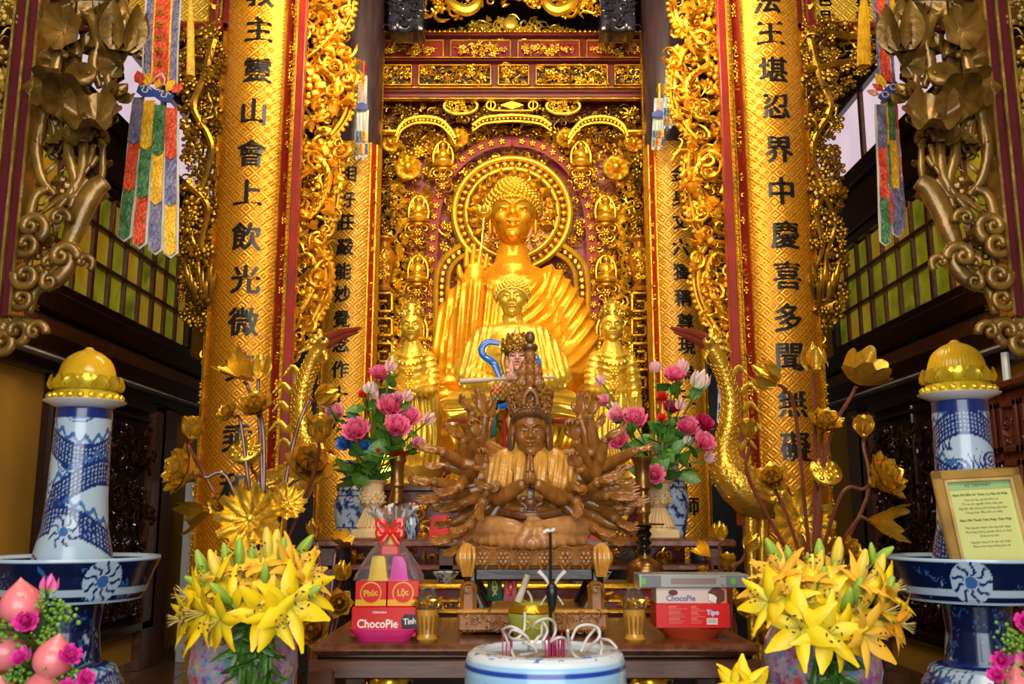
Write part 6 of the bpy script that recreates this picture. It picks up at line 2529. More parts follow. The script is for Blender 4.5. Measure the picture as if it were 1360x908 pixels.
for cx_, s, nm in ((97, 1, 'left'), (1291, -1, 'right')):
    Yp = 4.8
    A = lambda px, py: P(px, py, Yp)
    um = A(681, 700)[0] - A(680, 700)[0]
    X0 = A(cx_, 735)[0]
    z = lambda py: A(cx_, py)[2]
    # base vase under the basin
    rt = thing('porcelain_pedestal', (X0, Yp, 0), 'tall blue and white porcelain pedestal with wide basin at the %s' % nm, 'pedestal')
    zr = z(738)
    zb1_ = z(797)
    zb2 = z(880)
    pr = [(0, 0), (.22, 0), (.24, .03), (.25, .2), (.30, .45), (.28, zb2 - .10), (.235, zb2 - .02), (.17, zb2), (.165, zb2 + .02), (.15, zb2 + .16), (.16, zb1_ - .02), (.17, zb1_)]

    def pp(an, zz, r_):
        C = scroll_paint(an * .2, zz, 31, .74, 14, (.003, .010, .06))
        m = zz < zb2 - .0
        C[m] = dragon_paint(an[m] * .25, zz[m], 5)
        C[np.abs(zz - zb2) < .012] = PB_
        return C
    v, f, C = painted_lathe(pr, (X0, Yp, 0), 150, pp, 130)
    link('lower_vase', mk_mesh('lower_vase', v, f, 1, True, 60, C), PORC, rt)
    R = 110 * um
    pr = [(.16, zb1_ - .012), (R * .80, zb1_ + .005), (R * .84, zb1_ + .03), (R * .93, zr - .08), (R, zr - .012), (R * .995, zr), (R * .955, zr - .004), (R * .88, zr - .07), (R * .78, zb1_ + .06), (0, zb1_ + .05)]

    def pd(an, zz, r_):
        C = scroll_paint(an * .45, zz, 40 + s, .80, 11, (.003, .009, .05))
        C[(zz < zb1_ + .016) | (zz > zr - .016)] = PW_ * 1.1
        m = (r_ < R * .953) & (zz > zb1_ + .04)
        C[m & (zz < zr - .05) & (r_ < R * .88)] = PW_
        for ca in ((.80, -1.5) if s > 0 else (-.48, 1.4)):
            d = np.hypot((an - ca) * .42, zz - (zb1_ + zr) / 2)
            C[(d < .10) & (r_ > R * .8)] = PW_
            C[(d < .03)] = PM_
            for j in range(9):
                an_ = j * .7
                dx, dz = (an - ca) * .42, zz - (zb1_ + zr) / 2
                q_ = dx * math.cos(an_) + dz * math.sin(an_)
                w_ = -dx * math.sin(an_) + dz * math.cos(an_)
                C[(q_ > .035) & (q_ < .095) & (np.abs(w_ - .010 * np.sin(q_ * 90)) < .007)] = PB_
        return C
    v, f, C = painted_lathe(pr, (X0, Yp, 0), 420, pd, 130)
    link('basin', mk_mesh('basin', v, f, 1, True, 50, C), PORC, rt)
    # column standing in the basin
    zt = z(543 if s > 0 else 533)
    zc0 = zb1_ + .05
    ct = thing('dragon_column', (X0, Yp, zc0), 'blue and white porcelain dragon column standing in the %s basin' % nm, 'vase')
    r1, r0 = 36 * um, 50 * um
    pr = [(0, zc0), (r0, zc0), (r0, zr - .02), (r0 * .93, zr + .05), (r0 * .82, zr + .14), (r1 * 1.06, zr + .28), (r1, zt - .12), (r1 * .98, zt - .004), (r1 * .93, zt), (0, zt)]

    def pc(an, zz, r_):
        C = dragon_paint(an * .16, zz, 3 + s)
        C[zz > zt - .058] = PB_
        for cz_, ca in ((zr + .12, .1), (zr + .34, -1.0)):
            dx, dz = (an - ca) * .17, zz - cz_
            d = np.hypot(dx, dz)
            C[d < .075] = PW_
            C[d < .024] = PM_
            for j in range(8):
                an_ = j * .785 + .3
                q_ = dx * math.cos(an_) + dz * math.sin(an_)
                w_ = -dx * math.sin(an_) + dz * math.cos(an_)
                C[(q_ > .028) & (q_ < .075) & (np.abs(w_ - .009 * np.sin(q_ * 100)) < .006)] = PB_
        return C
    v, f, C = painted_lathe(pr, (X0, Yp, 0), 170, pc, 150)
    link('shaft', mk_mesh('shaft', v, f, 1, True, 60, C), PORC, ct)
    # plate with lotus cup and ribbed yellow dome
    px_, pyp = (117, 528) if s > 0 else (1280, 521)
    zp_ = zt
    b = MB()
    b.add(t_lathe([(0, zp_), (r1 * .95, zp_), (r1 * 1.1, zp_ + .012), (52 * um, zp_ + .032), (53 * um, zp_ + .038), (r1, zp_ + .022), (0, zp_ + .018)], 48), (X0, Yp, 0))
    tag(b.build('white_plate', WHITE), 'round white plate on top of the %s dragon column' % nm, 'plate')
    lt = thing('lotus_lamp', (X0, Yp, zp_ + .02), 'yellow dome in a gilt lotus cup on the %s white plate' % nm, 'lamp')
    zz = zp_ + .022
    b = MB()
    b.add(t_lathe([(0, zz), (44 * um, zz), (46 * um, zz + .02), (43 * um, zz + .05), (40 * um, zz + .075), (42 * um, zz + .085), (0, zz + .085)], 40), (X0, Yp, 0))
    for k in range(22):
        a_ = 2 * PI * k / 22
        b.sphere((X0 + 45 * um * math.sin(a_), Yp - 45 * um * math.cos(a_), zz + .035), .018, 8, 6)
    b.build('cup_base', mat('bright_gilt_plastic', (0.85, 0.60, 0.03), .25, .5), lt)
    pm = MB()
    pm.add(t_petal(.066, .062, .4, -.35, thick=.004))
    pme_ = pm.mesh('petal', angle=180)
    for row in range(2):
        for k in range(16):
            a_ = 2 * PI * (k + .5 * row) / 16
            rr_ = (43 - 3 * row) * um
            inst('petal', pme_, (X0 + rr_ * math.sin(a_), Yp - rr_ * math.cos(a_), zz + .07), rotm(0, 0, a_) @ rotm(.55 - .25 * row, 0, 0), 1.0, lt, MATS['bright_gilt_plastic'])
    b = MB()
    prof = [(36 * um, zz + .07), (37.5 * um, zz + .11), (36 * um, zz + .17), (30 * um, zz + .225), (19 * um, zz + .262), (8 * um, zz + .282), (4 * um, zz + .296), (0, zz + .298)]
    v, f = t_lathe(catmull(prof, 4), 192)
    an = np.arctan2(v[:, 1], v[:, 0])
    rd = np.hypot(v[:, 0], v[:, 1])
    if s < 0:
        v[:, :2] *= (1 + .010 * np.cos(an * 48))[:, None]
    link('yellow_dome', mk_mesh('yellow_dome', v + (X0, Yp, 0), f, 1, True, 60), mat('yellow_wax', (0.88, 0.52, 0.015), .22, 0, .05, 4, coat=.4, sub=.15), lt)

# ------------------------------------------------------------------ framed prayer sheet in the right basin
Yf = 4.56
A = lambda px, py, dy=0.0: P(px, py, Yf) + np.array((0, dy, 0))
zb_ = P(1291, 797, 4.8)[2] + .135
q0, q1 = A(1270, 750), A(1257, 629)
W_ = A(1370, 690)[0] - A(1263, 690)[0]
H_ = q1[2] - zb_ + .01
xc_ = A(1317, 690)[0]
rt = thing('framed_prayer', (xc_, Yf + .1, zb_), 'gold framed printed prayer sheet standing in the right porcelain basin', 'picture frame')
tilt = rotm(-.20, 0, 0) @ rotm(0, -.05, 0)
base = np.array((xc_, Yf - .02, zb_))


def fr_add(mb):
    v, f = mb.arrays()
    return v @ tilt.T + base, f


b = MB()
for a_, c_ in (((-W_ / 2, 0), (W_ / 2, 0)), ((W_ / 2, 0), (W_ / 2, H_)), ((W_ / 2, H_), (-W_ / 2, H_)), ((-W_ / 2, H_), (-W_ / 2, 0))):
    moulding(b, a_, c_, .05, .03, -.02)
link('frame', mk_mesh('frame', *fr_add(b)), mat('frame_gold', (0.55, 0.33, 0.08), .35, .5), rt)
b = MB()
for i_ in (.028, .034):
    rect_frame(b, -W_ / 2 + i_, i_, W_ / 2 - i_, H_ - i_, .007, .02, -.026)
link('inner_bead', mk_mesh('inner_bead', *fr_add(b)), mat('pale_gilt_bead', (0.75, 0.55, 0.25), .35, .4), rt)
b = MB()
b.span((-W_ / 2, -.002, 0), (W_ / 2, .006, H_))
link('sheet', mk_mesh('sheet', *fr_add(b), 1, False), mat('pale_green_paper', (0.62, 0.66, 0.22), .6, 0, .04, 3), rt)
b = MB()
b.span((-W_ / 2 + .03, -.0035, H_ - .075), (W_ / 2 - .03, -.001, H_ - .03))
link('green_band', mk_mesh('green_band', *fr_add(b), 1, False), mat('green_print', (0.30, 0.48, 0.20), .6), rt)
ln = [('KỆ TÁN PHẬT', .020, .052, 1), ('Nam Mô Bổn Sư Thích Ca Mâu Ni Phật', .0165, .098, 1), ('Con nay lạy, gia hộ Như Lai', .0145, .124, 0), ('Từ nay xin nguyện được bình yên', .0145, .144, 0), ('Nguyện cầu chúng sinh hướng đạo lành', .0145, .164, 0), ('Chúng nhân đều tịnh, an nhiên', .0145, .184, 0),
      ('Nam Mô Thanh Tịnh Pháp Thân Phật', .0165, .222, 1), ('Tâm nguyện thanh tịnh nay kính dâng', .0145, .258, 0), ('Mọi lòng hướng nguyện được an lành', .0145, .278, 0), ('Sáng soi tự tâm', .0145, .298, 0), ('Nguyện lòng từ bi nay trải khắp', .0145, .326, 0), ('Muôn loài cùng hưởng phúc an', .0145, .346, 0)]
for t_, sz, dz, bo in ln:
    v, f = text_tris(t_, sz)
    wmax = W_ - .10
    k = min(1, wmax / (v[:, 0].max() - v[:, 0].min()))
    if dz > H_ - .03:
        break
    b = MB()
    b.add((v * (k, 1, 1), f), (.0, -.0045, H_ - dz))
    if bo:
        b.add((v * (k, 1, 1), f), (.0008, -.0047, H_ - dz))
    link('lettering', mk_mesh('lettering', *fr_add(b), 1, False), mat('grey_green_ink', (0.10, 0.13, 0.04), .6), rt)
b = MB()
b.add(t_bbox(.05, .012, H_ * .8, .003), (0, .09, H_ * .36), 1, rotm(.35, 0, 0))
link('stand_strut', mk_mesh('stand_strut', *fr_add(b)), BWOOD, rt)

# red-brown cabinet on the right wall
q0, q1 = PW(1303, 655, XW - .35), PW(1400, 522, XW - .35)
rt = thing('wooden_cabinet', (XW - .2, q0[1], 0), 'reddish brown carved cabinet against the right wall behind the porcelain column', 'cabinet')
zt = PW(1330, 520, XW - .35)[2]
b = MB()
b.span((XW - .36, q1[1], 0), (XW - .02, q0[1], zt), bev=.015)
CAB = mat_wood('red_brown_cabinet', (0.10, 0.022, 0.010), (0.17, 0.045, 0.02), .35, 3, (8, 8, 1))
b.build('body', CAB, rt)
b = MB()
b.span((XW - .42, q1[1] - .03, zt), (XW - .01, q0[1] + .04, zt + .06), bev=.015)
b.build('cornice', CAB, rt)
yy = np.linspace(q1[1] + .08, q0[1] - .08, 4)
for i in range(3):
    for za, zb2 in ((zt - .42, zt - .10), (zt - 1.5, zt - .52)):
        f_ = MB()
        rect_frame(f_, -yy[i + 1] + .05, za, -yy[i] - .05, zb2, .05, .03, -.03)
        carve(f_, None, (-yy[i + 1] + .09, za + .04, -yy[i] - .08, zb2 - .04), -.0, .07, 1.0, seed=i)
        v, f = f_.arrays()
        w_ = np.stack([v[:, 1] + XW - .36, -v[:, 0], v[:, 2]], -1)
        link('carved_panel', mk_mesh('carved_panel', w_, f), CAB, rt)

# ================================================================== cranes
REDLAC = mat('red_beak_lacquer', (0.22, 0.03, 0.012), .28, 0, .15, 8, coat=.4)
YC = 5.95
for s, nm in ((1, 'left'), (-1, 'right')):
    ox = 10 if s > 0 else 0
    um = P(681, 600, YC)[0] - P(680, 600, YC)[0]

    def A(px, py, dy=0.0):
        # laid out on the right bird's photo pixels, mirrored for the left one
        q = P(px if s < 0 else 1360 - px + ox, py, YC)
        return q + np.array((0, dy, 0))
    root_px = A(1003, 690)
    rt = thing('gilt_crane', (root_px[0], YC, 0), 'tall gilt bronze crane with red beak standing at the %s of the altar' % nm, 'crane statue')
    b = MB()

    def C(lst, n=6, sides=14):
        q = np.array([(*A(a[0], a[1], a[2]), a[3] * um) for a in lst])
        q = catmull(q, n)
        b.add(t_tube(q[:, :3], q[:, 3], sides))
        b.sphere(q[0, :3], q[0, 3], 12, 8)
        b.sphere(q[-1, :3], q[-1, 3], 12, 8)
    C([(930, 450, -.06, 7), (940, 460, -.04, 10), (952, 476, -.02, 11), (963, 500, 0, 11), (970, 530, 0, 12), (968, 565, 0, 13), (962, 595, 0, 16), (966, 622, 0, 24), (985, 645, 0, 30), (1012, 660, .02, 30), (1040, 668, .05, 20)])
    b.sphere(A(937, 457, -.05), (11 * um, 12 * um, 9 * um), 14, 10)
    b.sphere(A(1003, 655, .02), (36 * um, 30 * um, 34 * um), 18, 12)
    v, f = remesh(b, .011, 3)
    link('body', mk_mesh('body', v, f, 1, True, 180), BRONZE, rt)
    # scales of the neck and breast
    b = MB()
    sp = catmull([(*A(a[0], a[1]), a[2] * um) for a in ((952, 476, 11.5), (963, 500, 11.5), (970, 530, 12.5), (968, 565, 13.5), (962, 595, 16.5), (966, 622, 24.5), (985, 645, 30))], 8)
    for i in range(0, len(sp) - 1):
        t_ = sp[i + 1, :3] - sp[i, :3]
        R = look_rot(t_)
        for k in range(7):
            a_ = 2 * PI * (k + .5 * (i % 2)) / 7
            n_ = R @ np.array((math.cos(a_), math.sin(a_), 0))
            if n_[1] < .35:
                b.add(t_ring(.022, .0035, 8, 4, PI, 2 * PI), sp[i, :3] + n_ * sp[i, 3] * 1.0, 1, np.stack([np.cross(n_, -t_ / np.linalg.norm(t_)), n_, -t_ / np.linalg.norm(t_)], -1) * -1 @ np.diag((1, 1, -1)))
    stuff(b.build('feather_scales', GOLDF, rt, angle=180))
    b = MB()
    b.tube(catmull([A(935, 452, -.06), A(912, 445, -.10), A(886, 441, -.14)], 5), [8 * um, 5 * um, 2 * um], 10, 0, .8)
    b.tube(catmull([A(933, 460, -.06), A(912, 452, -.10), A(890, 446, -.14)], 5), [6 * um, 4 * um, 1.6 * um], 10, 0, .8)
    b.build('beak', REDLAC, rt)
    b = MB()
    for k, (x0, y0, x1, y1) in enumerate(((945, 452, 960, 447), (948, 456, 966, 455), (943, 448, 950, 438), (952, 462, 972, 468))):
        b.tube(catmull([A(x0, y0), A((x0 + x1) / 2, (y0 + y1) / 2 - 3), A(x1, y1)], 4), [.02, .018, .006], 6, 0, .5)
    b.tube(catmull([A(938, 466, -.05), A(934, 478, -.06), A(940, 486, -.05)], 4), [.02, .014, .005], 6)
    b.build('crest', BRONZE, rt)
    b = MB()
    b.sphere(A(935, 454, -.13), (.012, .01, .012), 8, 6)
    b.build('eye', INK, rt)
    for k, (x0, y0) in enumerate(((962, 482), (972, 505), (977, 530), (977, 556), (974, 580))):
        b = MB()
        w_ = 34 + 5 * (k % 2)
        b.tube(catmull([A(x0, y0, .03), A(x0 + w_ * .35, y0 + 14, .05), A(x0 + w_ * .65, y0 + 4, .05), A(x0 + w_, y0 + 16, .05)], 6), [5.5 * um, 5 * um, 4.2 * um, 1.2 * um], 7, 0, .35)
        b.build('plume', BRONZE, rt)
    for k in range(9):
        b = MB()
        x0, y0 = 992 + 6 * (k % 3), 640 + 8 * (k // 3)
        b.tube(catmull([A(x0, y0, -.24 + .02 * k), A(x0 + 22, y0 + 8, -.23), A(x0 + 46 - 3 * k, y0 + 20 + 2 * k, -.12)], 5), [3 * um, 7 * um, 2 * um], 7, 0, .5)
        b.build('wing_feather', BRONZE, rt)
    for k, (x0, x1) in enumerate(((998, 1000), (1018, 1014))):
        b = MB()
        p0 = A(x0, 680, .02 + .06 * k)
        p1 = A(x1, 850, .02 + .06 * k)
        p2 = np.array((p1[0], p1[1], .22))
        b.tube(catmull([p0, p0 * .5 + p1 * .5, p1, p2], 5), [9 * um, 7 * um, 6.5 * um, 6 * um], 10)
        for j in range(-1, 2):
            b.tube([p2 + (0, 0, .02), p2 + (.07 * j, -.12, -.03)], [.025, .012], 6)
        b.build('leg', BRONZE, rt)
    b = MB()
    c = A(1006, 690)
    b.sphere((c[0], YC, .09), (.18, .20, .12), 20, 10)
    b.sphere((c[0], YC - .20, .12), (.05, .08, .05), 10, 8)
    for dx in (-1, 1):
        for dy in (-1, 1):
            b.sphere((c[0] + dx * .13, YC + dy * .13, .05), (.06, .07, .05), 10, 6)
    b.build('turtle_base', BRONZE, rt)

# ------------------------------------------------------------------ gilt lotus arrangements
STEM = mat('red_brown_stem', (0.16, 0.035, 0.018), .3, 0, .15, 8, coat=.3)
LOT_OPEN = [t_lotus(.95, 3, 7, k) for k in range(2)]
LOT_CUP = [t_lotus(.5, 3, 6, k + 5) for k in range(2)]
T_LB, T_LD, T_LF, T_PD = t_bud_lotus(5, 2), t_leafdisc(.13, 11, .25, 31), t_leafdisc(.1, 7, .35, 32, fold_=.7), t_pod(14)
GM = {}
for nm_, t in (('open0', LOT_OPEN[0]), ('open1', LOT_OPEN[1]), ('cup0', LOT_CUP[0]), ('cup1', LOT_CUP[1]), ('bud', T_LB), ('disc', T_LD), ('fold', T_LF), ('pod', T_PD)):
    GM[nm_] = mk_mesh('gilt_' + nm_, t[0], t[1], 1, True, 180)
PARTN = {'open': 'lotus_flower', 'cup': 'lotus_flower', 'bud': 'lotus_bud', 'disc': 'lotus_leaf', 'fold': 'lotus_leaf', 'pod': 'seed_pod'}


def t_bigleaf():
    mb = MB()
    for i in range(11):
        a = 2 * PI * i / 11
        mb.add(t_petal(.78, .56, .9, -.30, 7, 6, 9.0, .02), (.20 * math.sin(a), -.20 * math.cos(a), .0), 1, rotm(0, 0, a) @ rotm(1.42, 0, 0))
    for i in range(9):
        a = 2 * PI * (i + .5) / 9
        mb.add(t_petal(.40, .20, .5, -.1, 6, 5, 3.0, .02), (.08 * math.sin(a), -.08 * math.cos(a), .06), 1, rotm(0, 0, a) @ rotm(1.2, 0, 0))
    mb.sphere((0, 0, .08), (.12, .12, .08), 12, 8)
    return mb.arrays()


GM['disc'] = mk_mesh('gilt_disc_leaf', *t_bigleaf(), 1, True, 180)


def arrangement(label, Y, items, root_px, vase_top, vz, vr):
    """items: kind, px, py, size px, facing direction, bend pixel"""
    um = P(681, 600, Y)[0] - P(680, 600, Y)[0]
    c = P(*root_px, Y)
    rt = thing('gilt_lotus_arrangement', (c[0], Y, vz), label, 'lotus arrangement')
    b = MB()
    zt = c[2]
    h = zt - vz
    b.add(t_lathe([(0, vz), (vr * .6, vz), (vr * .65, vz + .02), (vr * .45, vz + .08 * h), (vr, vz + .5 * h), (vr * .9, vz + .75 * h), (vr * .45, vz + .9 * h), (vr * .6, zt), (vr * .5, zt), (vr * .35, zt - .1), (0, zt - .1)], 28), (c[0], Y, 0))
    b.build('vase', BRONZE, rt)
    for k, (kind, px, py, sz, d, bend) in enumerate(items):
        rr_ = np.random.RandomState(k)
        dy = rr_.uniform(-.22, .16)
        q = P(px, py, Y) + np.array((0, dy, 0))
        key = kind if kind in GM else kind + str(k % 2)
        d = np.asarray(d, float)
        d /= np.linalg.norm(d)
        R = look_rot(d, roll=rr_.uniform(0, 6))
        inst(PARTN[kind], GM[key], q, R, sz * um, rt, GOLDF)
        b = MB()
        bq = P(*bend, Y) + np.array((0, dy * .5, 0))
        foot = np.array((c[0] + rr_.uniform(-.02, .02), Y + rr_.uniform(-.02, .02), zt - .08))
        e = q - d * (.42 * sz * um if kind == 'pod' else .02)
        b.tube(catmull([foot, bq, e - d * .05, e], 7), [.010, .011, .010, .009], 7)
        b.build('stem', STEM, rt)
    return rt


arrangement('gilt lotus arrangement with large round leaf in front of the left pillar', 5.3, [
    ('bud', 345, 500, 34, (.05, -.1, 1), (350, 620)), ('fold', 326, 506, 30, (-.3, -.75, .6), (352, 580)), ('open', 345, 548, 46, (.0, -.75, .7), (350, 640)),
    ('pod', 328, 602, 44, (-.1, -.8, .75), (345, 650)), ('cup', 243, 578, 50, (.1, -.15, 1), (272, 640)), ('open', 268, 630, 66, (-.75, -.6, .25), (310, 640)),
    ('fold', 268, 682, 30, (-.9, -.6, -.2), (310, 690)), ('disc', 345, 688, 45, (.05, -1, .12), (350, 720)), ('open', 402, 622, 66, (.35, -.75, .4), (375, 660)),
    ('cup', 434, 588, 56, (.1, -.4, 1), (415, 650)), ('bud', 418, 528, 34, (.9, -.3, .35), (385, 600)), ('open', 318, 555, 30, (-.5, -.8, .4), (335, 640)), ('disc', 390, 668, 26, (.4, -.9, .3), (370, 700)), ('open', 292, 668, 34, (-.5, -.8, -.2), (320, 700))],
    (352, 770), 0, 0.0, .20)
arrangement('gilt lotus arrangement with large round leaf in front of the right pillar', 5.3, [
    ('bud', 1080, 492, 38, (0, -.1, 1), (1082, 620)), ('fold', 1135, 512, 34, (.35, -.7, .8), (1095, 600)), ('open', 1090, 570, 46, (.0, -.7, .75), (1088, 650)),
    ('pod', 1094, 630, 42, (.1, -.85, .6), (1090, 690)), ('cup', 1160, 575, 48, (.0, -.15, 1), (1158, 660)), ('open', 1148, 642, 66, (.6, -.65, .45), (1110, 660)),
    ('disc', 1072, 692, 45, (0, -1, .10), (1075, 730)), ('fold', 1140, 690, 34, (.7, -.75, -.1), (1110, 720)), ('cup', 1000, 580, 46, (-.1, -.25, 1), (1000, 640)),
    ('bud', 1016, 515, 40, (-.75, -.3, .5), (1050, 560)), ('open', 1032, 640, 44, (-.3, -.8, .5), (1050, 690)), ('open', 1110, 730, 34, (.5, -.8, .2), (1090, 740))],
    (1078, 775), 0, 0.0, .20)
arrangement('small low gilt lotus arrangement behind the left end of the front table', 5.58, [
    ('fold', 452, 724, 15, (.5, -.6, .7), (440, 790)), ('bud', 455, 768, 26, (.2, -.3, 1), (450, 820)), ('open', 452, 802, 36, (.2, -.95, .3), (440, 840)), ('open', 420, 838, 44, (-.1, -.95, .3), (425, 860)),
    ('bud', 412, 712, 24, (-.2, -.2, 1), (425, 780))], (432, 872), 0, 0.0, .10)
arrangement('small low gilt lotus arrangement behind the right end of the front table', 5.58, [
    ('bud', 955, 716, 24, (0, -.2, 1), (956, 760)), ('fold', 934, 738, 17, (-.6, -.5, .7), (948, 780)), ('bud', 990, 730, 26, (.5, -.3, .9), (970, 770)), ('cup', 966, 755, 34, (0, -.4, 1), (966, 790)),
    ('pod', 976, 794, 26, (0, -.6, 1), (974, 820)), ('cup', 928, 762, 20, (-.2, -.3, 1), (944, 790)), ('open', 990, 812, 30, (.4, -.8, .4), (980, 840)), ('open', 1000, 842, 32, (.3, -.9, .2), (985, 860))], (972, 880), 0, 0.0, .10)

# ------------------------------------------------------------------ urns, vases and candlesticks on the rear table
CREAM = mat('cream_stone', (0.66, 0.46, 0.22), .45, 0, .07, 9, .15, 50)
for px, s, nm in ((493, 1, 'left'), (876, -1, 'right')):
    Yu = 6.02
    A = lambda px_, py, dy=0.0: P(px_, py, Yu) + np.array((0, dy, 0))
    um = A(681, 680)[0] - A(680, 680)[0]
    c = A(px, 720)
    h = A(px, 638)[2] - ALT_Z
    rt = thing('cream_urn', (c[0], Yu, ALT_Z), 'cream stone urn with carved blossom collar and peonies at the %s of the rear table' % nm, 'urn')
    b = MB()
    b.span((c[0] - 24 * um, Yu - 24 * um, ALT_Z), (c[0] + 24 * um, Yu + 24 * um, ALT_Z + 12 * um), bev=.01)
    b.build('square_base', CREAM, rt)
    b = MB()
    z0 = ALT_Z
    b.add(t_lathe([(0, z0 + 11 * um), (20 * um, z0 + 12 * um), (18 * um, z0 + 17 * um), (14 * um, z0 + 26 * um), (9 * um, z0 + 40 * um), (13 * um, z0 + 46 * um), (13.5 * um, z0 + 58 * um), (16 * um, z0 + 72 * um), (20 * um, z0 + h - .006), (21 * um, z0 + h), (18.5 * um, z0 + h), (13 * um, z0 + 66 * um), (0, z0 + 64 * um)], 40), (c[0], Yu, 0))
    b.build('cup', CREAM, rt)
    b = MB()
    for k in range(20):
        a_ = 2 * PI * k / 20
        b.tube([(c[0] + 19 * um * math.sin(a_), Yu - 19 * um * math.cos(a_), z0 + 15 * um), (c[0] + 14 * um * math.sin(a_), Yu - 14 * um * math.cos(a_), z0 + 27 * um), (c[0] + 9 * um * math.sin(a_), Yu - 9 * um * math.cos(a_), z0 + 40 * um)], [.012, .010, .006], 5)
    b.build('fluting', CREAM, rt)
    b = MB()
    for k in range(11):
        a_ = 2 * PI * k / 11
        b.add(T_FLOWER, (c[0] + 14.5 * um * math.sin(a_), Yu - 14.5 * um * math.cos(a_), z0 + (52 + 3 * (k % 2)) * um), 8.5 * um, rotm(0, 0, a_))
        b.add(T_LEAF, (c[0] + 14 * um * math.sin(a_ + .3), Yu - 14 * um * math.cos(a_ + .3), z0 + 45 * um), 7 * um, rotm(0, 0, a_))
    b.build('blossom_collar', CREAM, rt)


def cobalt(cover, sc, bands=()):
    def fn(an, zz, r_):
        C = scroll_paint(an * .16, zz, 60 + int(sc), cover, sc)
        for z0, z1, col in bands:
            C[(zz > z0) & (zz < z1)] = col
        return C
    return fn


for px, Yv, rmax, ytop, nm, lid in ((472, 6.36, 29, 612, 'large blue and white porcelain vase behind the left cream urn', False), (889, 6.36, 27, 592, 'large blue and white porcelain vase behind the right cream urn', True), (545, 6.25, 12.5, 672, 'small white vase with blue flowers beside the left urn', False)):
    um = P(681, 680, Yv)[0] - P(680, 680, Yv)[0]
    c = P(px, 700, Yv)
    zt = P(px, ytop, Yv)[2]
    h = zt - ALT_Z
    R = rmax * um
    rt = thing('porcelain_vase', (c[0], Yv, ALT_Z), nm, 'vase')
    pr = [(0, ALT_Z), (R * .72, ALT_Z), (R * .78, ALT_Z + .02), (R * .95, ALT_Z + .25 * h), (R, ALT_Z + .42 * h), (R * .8, ALT_Z + .62 * h), (R * .55, ALT_Z + .74 * h), (R * .52, ALT_Z + .86 * h), (R * .8, zt - .012), (R * .82, zt), (R * .7, zt), (R * .45, zt - .08), (0, zt - .08)]
    bands = [(ALT_Z + q * h, ALT_Z + (q + .02) * h, PB_) for q in (.12, .53, .60, .72, .78, .95)]
    v, f, C = painted_lathe(pr, (c[0], Yv, 0), 110, cobalt(.42, 22, bands if rmax > 20 else ()), 90)
    link('body', mk_mesh('body', v, f, 1, True, 60, C), PORC, rt)

BRASS = mat('dark_brass', (0.34, 0.17, 0.045), .28, .8, .2, 8)
BLKW = mat('black_turned_wood', (0.012, 0.008, 0.007), .15, 0, .1, 6, coat=.6)
# right candlestick on the carved step, left one on the rear table
Yc = 5.62
c = P(855, 700, Yc)
um = P(681, 700, Yc)[0] - P(680, 700, Yc)[0]
z = lambda py: P(855, py, Yc)[2]
rt = thing('candlestick', (c[0], Yc, STZ), 'tall black candlestick with brass base on the carved step at the right', 'candlestick')
b = MB()
b.add(t_lathe([(0, STZ), (24 * um, STZ), (24 * um, z(764)), (25 * um, z(756)), (22 * um, z(748)), (10 * um, z(741)), (9 * um, z(737)), (0, z(736))], 36), (c[0], Yc, 0))
b.build('brass_base', BRASS, rt)
b = MB()
pr = [(0, z(738)), (8 * um, z(738))]
for k, py in enumerate(range(734, 695, -5)):
    pr += [(11 * um if k % 2 else 7.5 * um, z(py))]
b.add(t_lathe(pr + [(8 * um, z(697)), (0, z(697))], 20), (c[0], Yc, 0))
b.build('turned_stem', BLKW, rt)
b = MB()
b.add(t_lathe([(0, z(698)), (27 * um, z(697)), (28 * um, z(695)), (0, z(693))], 30), (c[0], Yc, 0))
b.build('drip_tray', BRASS, rt)
b = MB()
b.add(t_lathe([(0, z(694)), (7 * um, z(693)), (7 * um, z(685)), (10 * um, z(680)), (7 * um, z(674)), (7 * um, z(652)), (11 * um, z(648)), (11 * um, z(643)), (10 * um, z(640)), (10 * um, z(618)), (13 * um, z(613)), (14 * um, z(607)), (11 * um, z(606)), (0, z(608))], 24), (c[0], Yc, 0))
b.build('brass_holder', BRASS, rt)
Yc = 5.98
c = P(527, 660, Yc)
um = P(681, 700, Yc)[0] - P(680, 700, Yc)[0]
z = lambda py: P(527, py, Yc)[2]
rt = thing('candlestick', (c[0], Yc, ALT_Z), 'bronze candlestick with red lotus bowl beside the left cream urn', 'candlestick')
b = MB()
b.add(t_lathe([(0, ALT_Z), (13 * um, ALT_Z), (13 * um, ALT_Z + .03), (6 * um, z(705)), (6 * um, z(672)), (11 * um, z(668)), (11 * um, z(662)), (8 * um, z(656)), (8 * um, z(648)), (11 * um, z(645)), (9 * um, z(640)), (9 * um, z(616)), (12 * um, z(612)), (11 * um, z(606)), (0, z(606))], 24), (c[0], Yc, 0))
b.build('bronze_stem', BRASS, rt)
pm = MB()
pm.add(t_petal(.075, .05, .4, .35, thick=.003))
pme_ = pm.mesh('petal', angle=180)
for k in range(10):
    a_ = 2 * PI * k / 10
    inst('petal', pme_, (c[0] + .02 * math.sin(a_), Yc - .02 * math.cos(a_), z(606)), rotm(0, 0, a_) @ rotm(.9, 0, 0), 1, rt, SILK['red'])
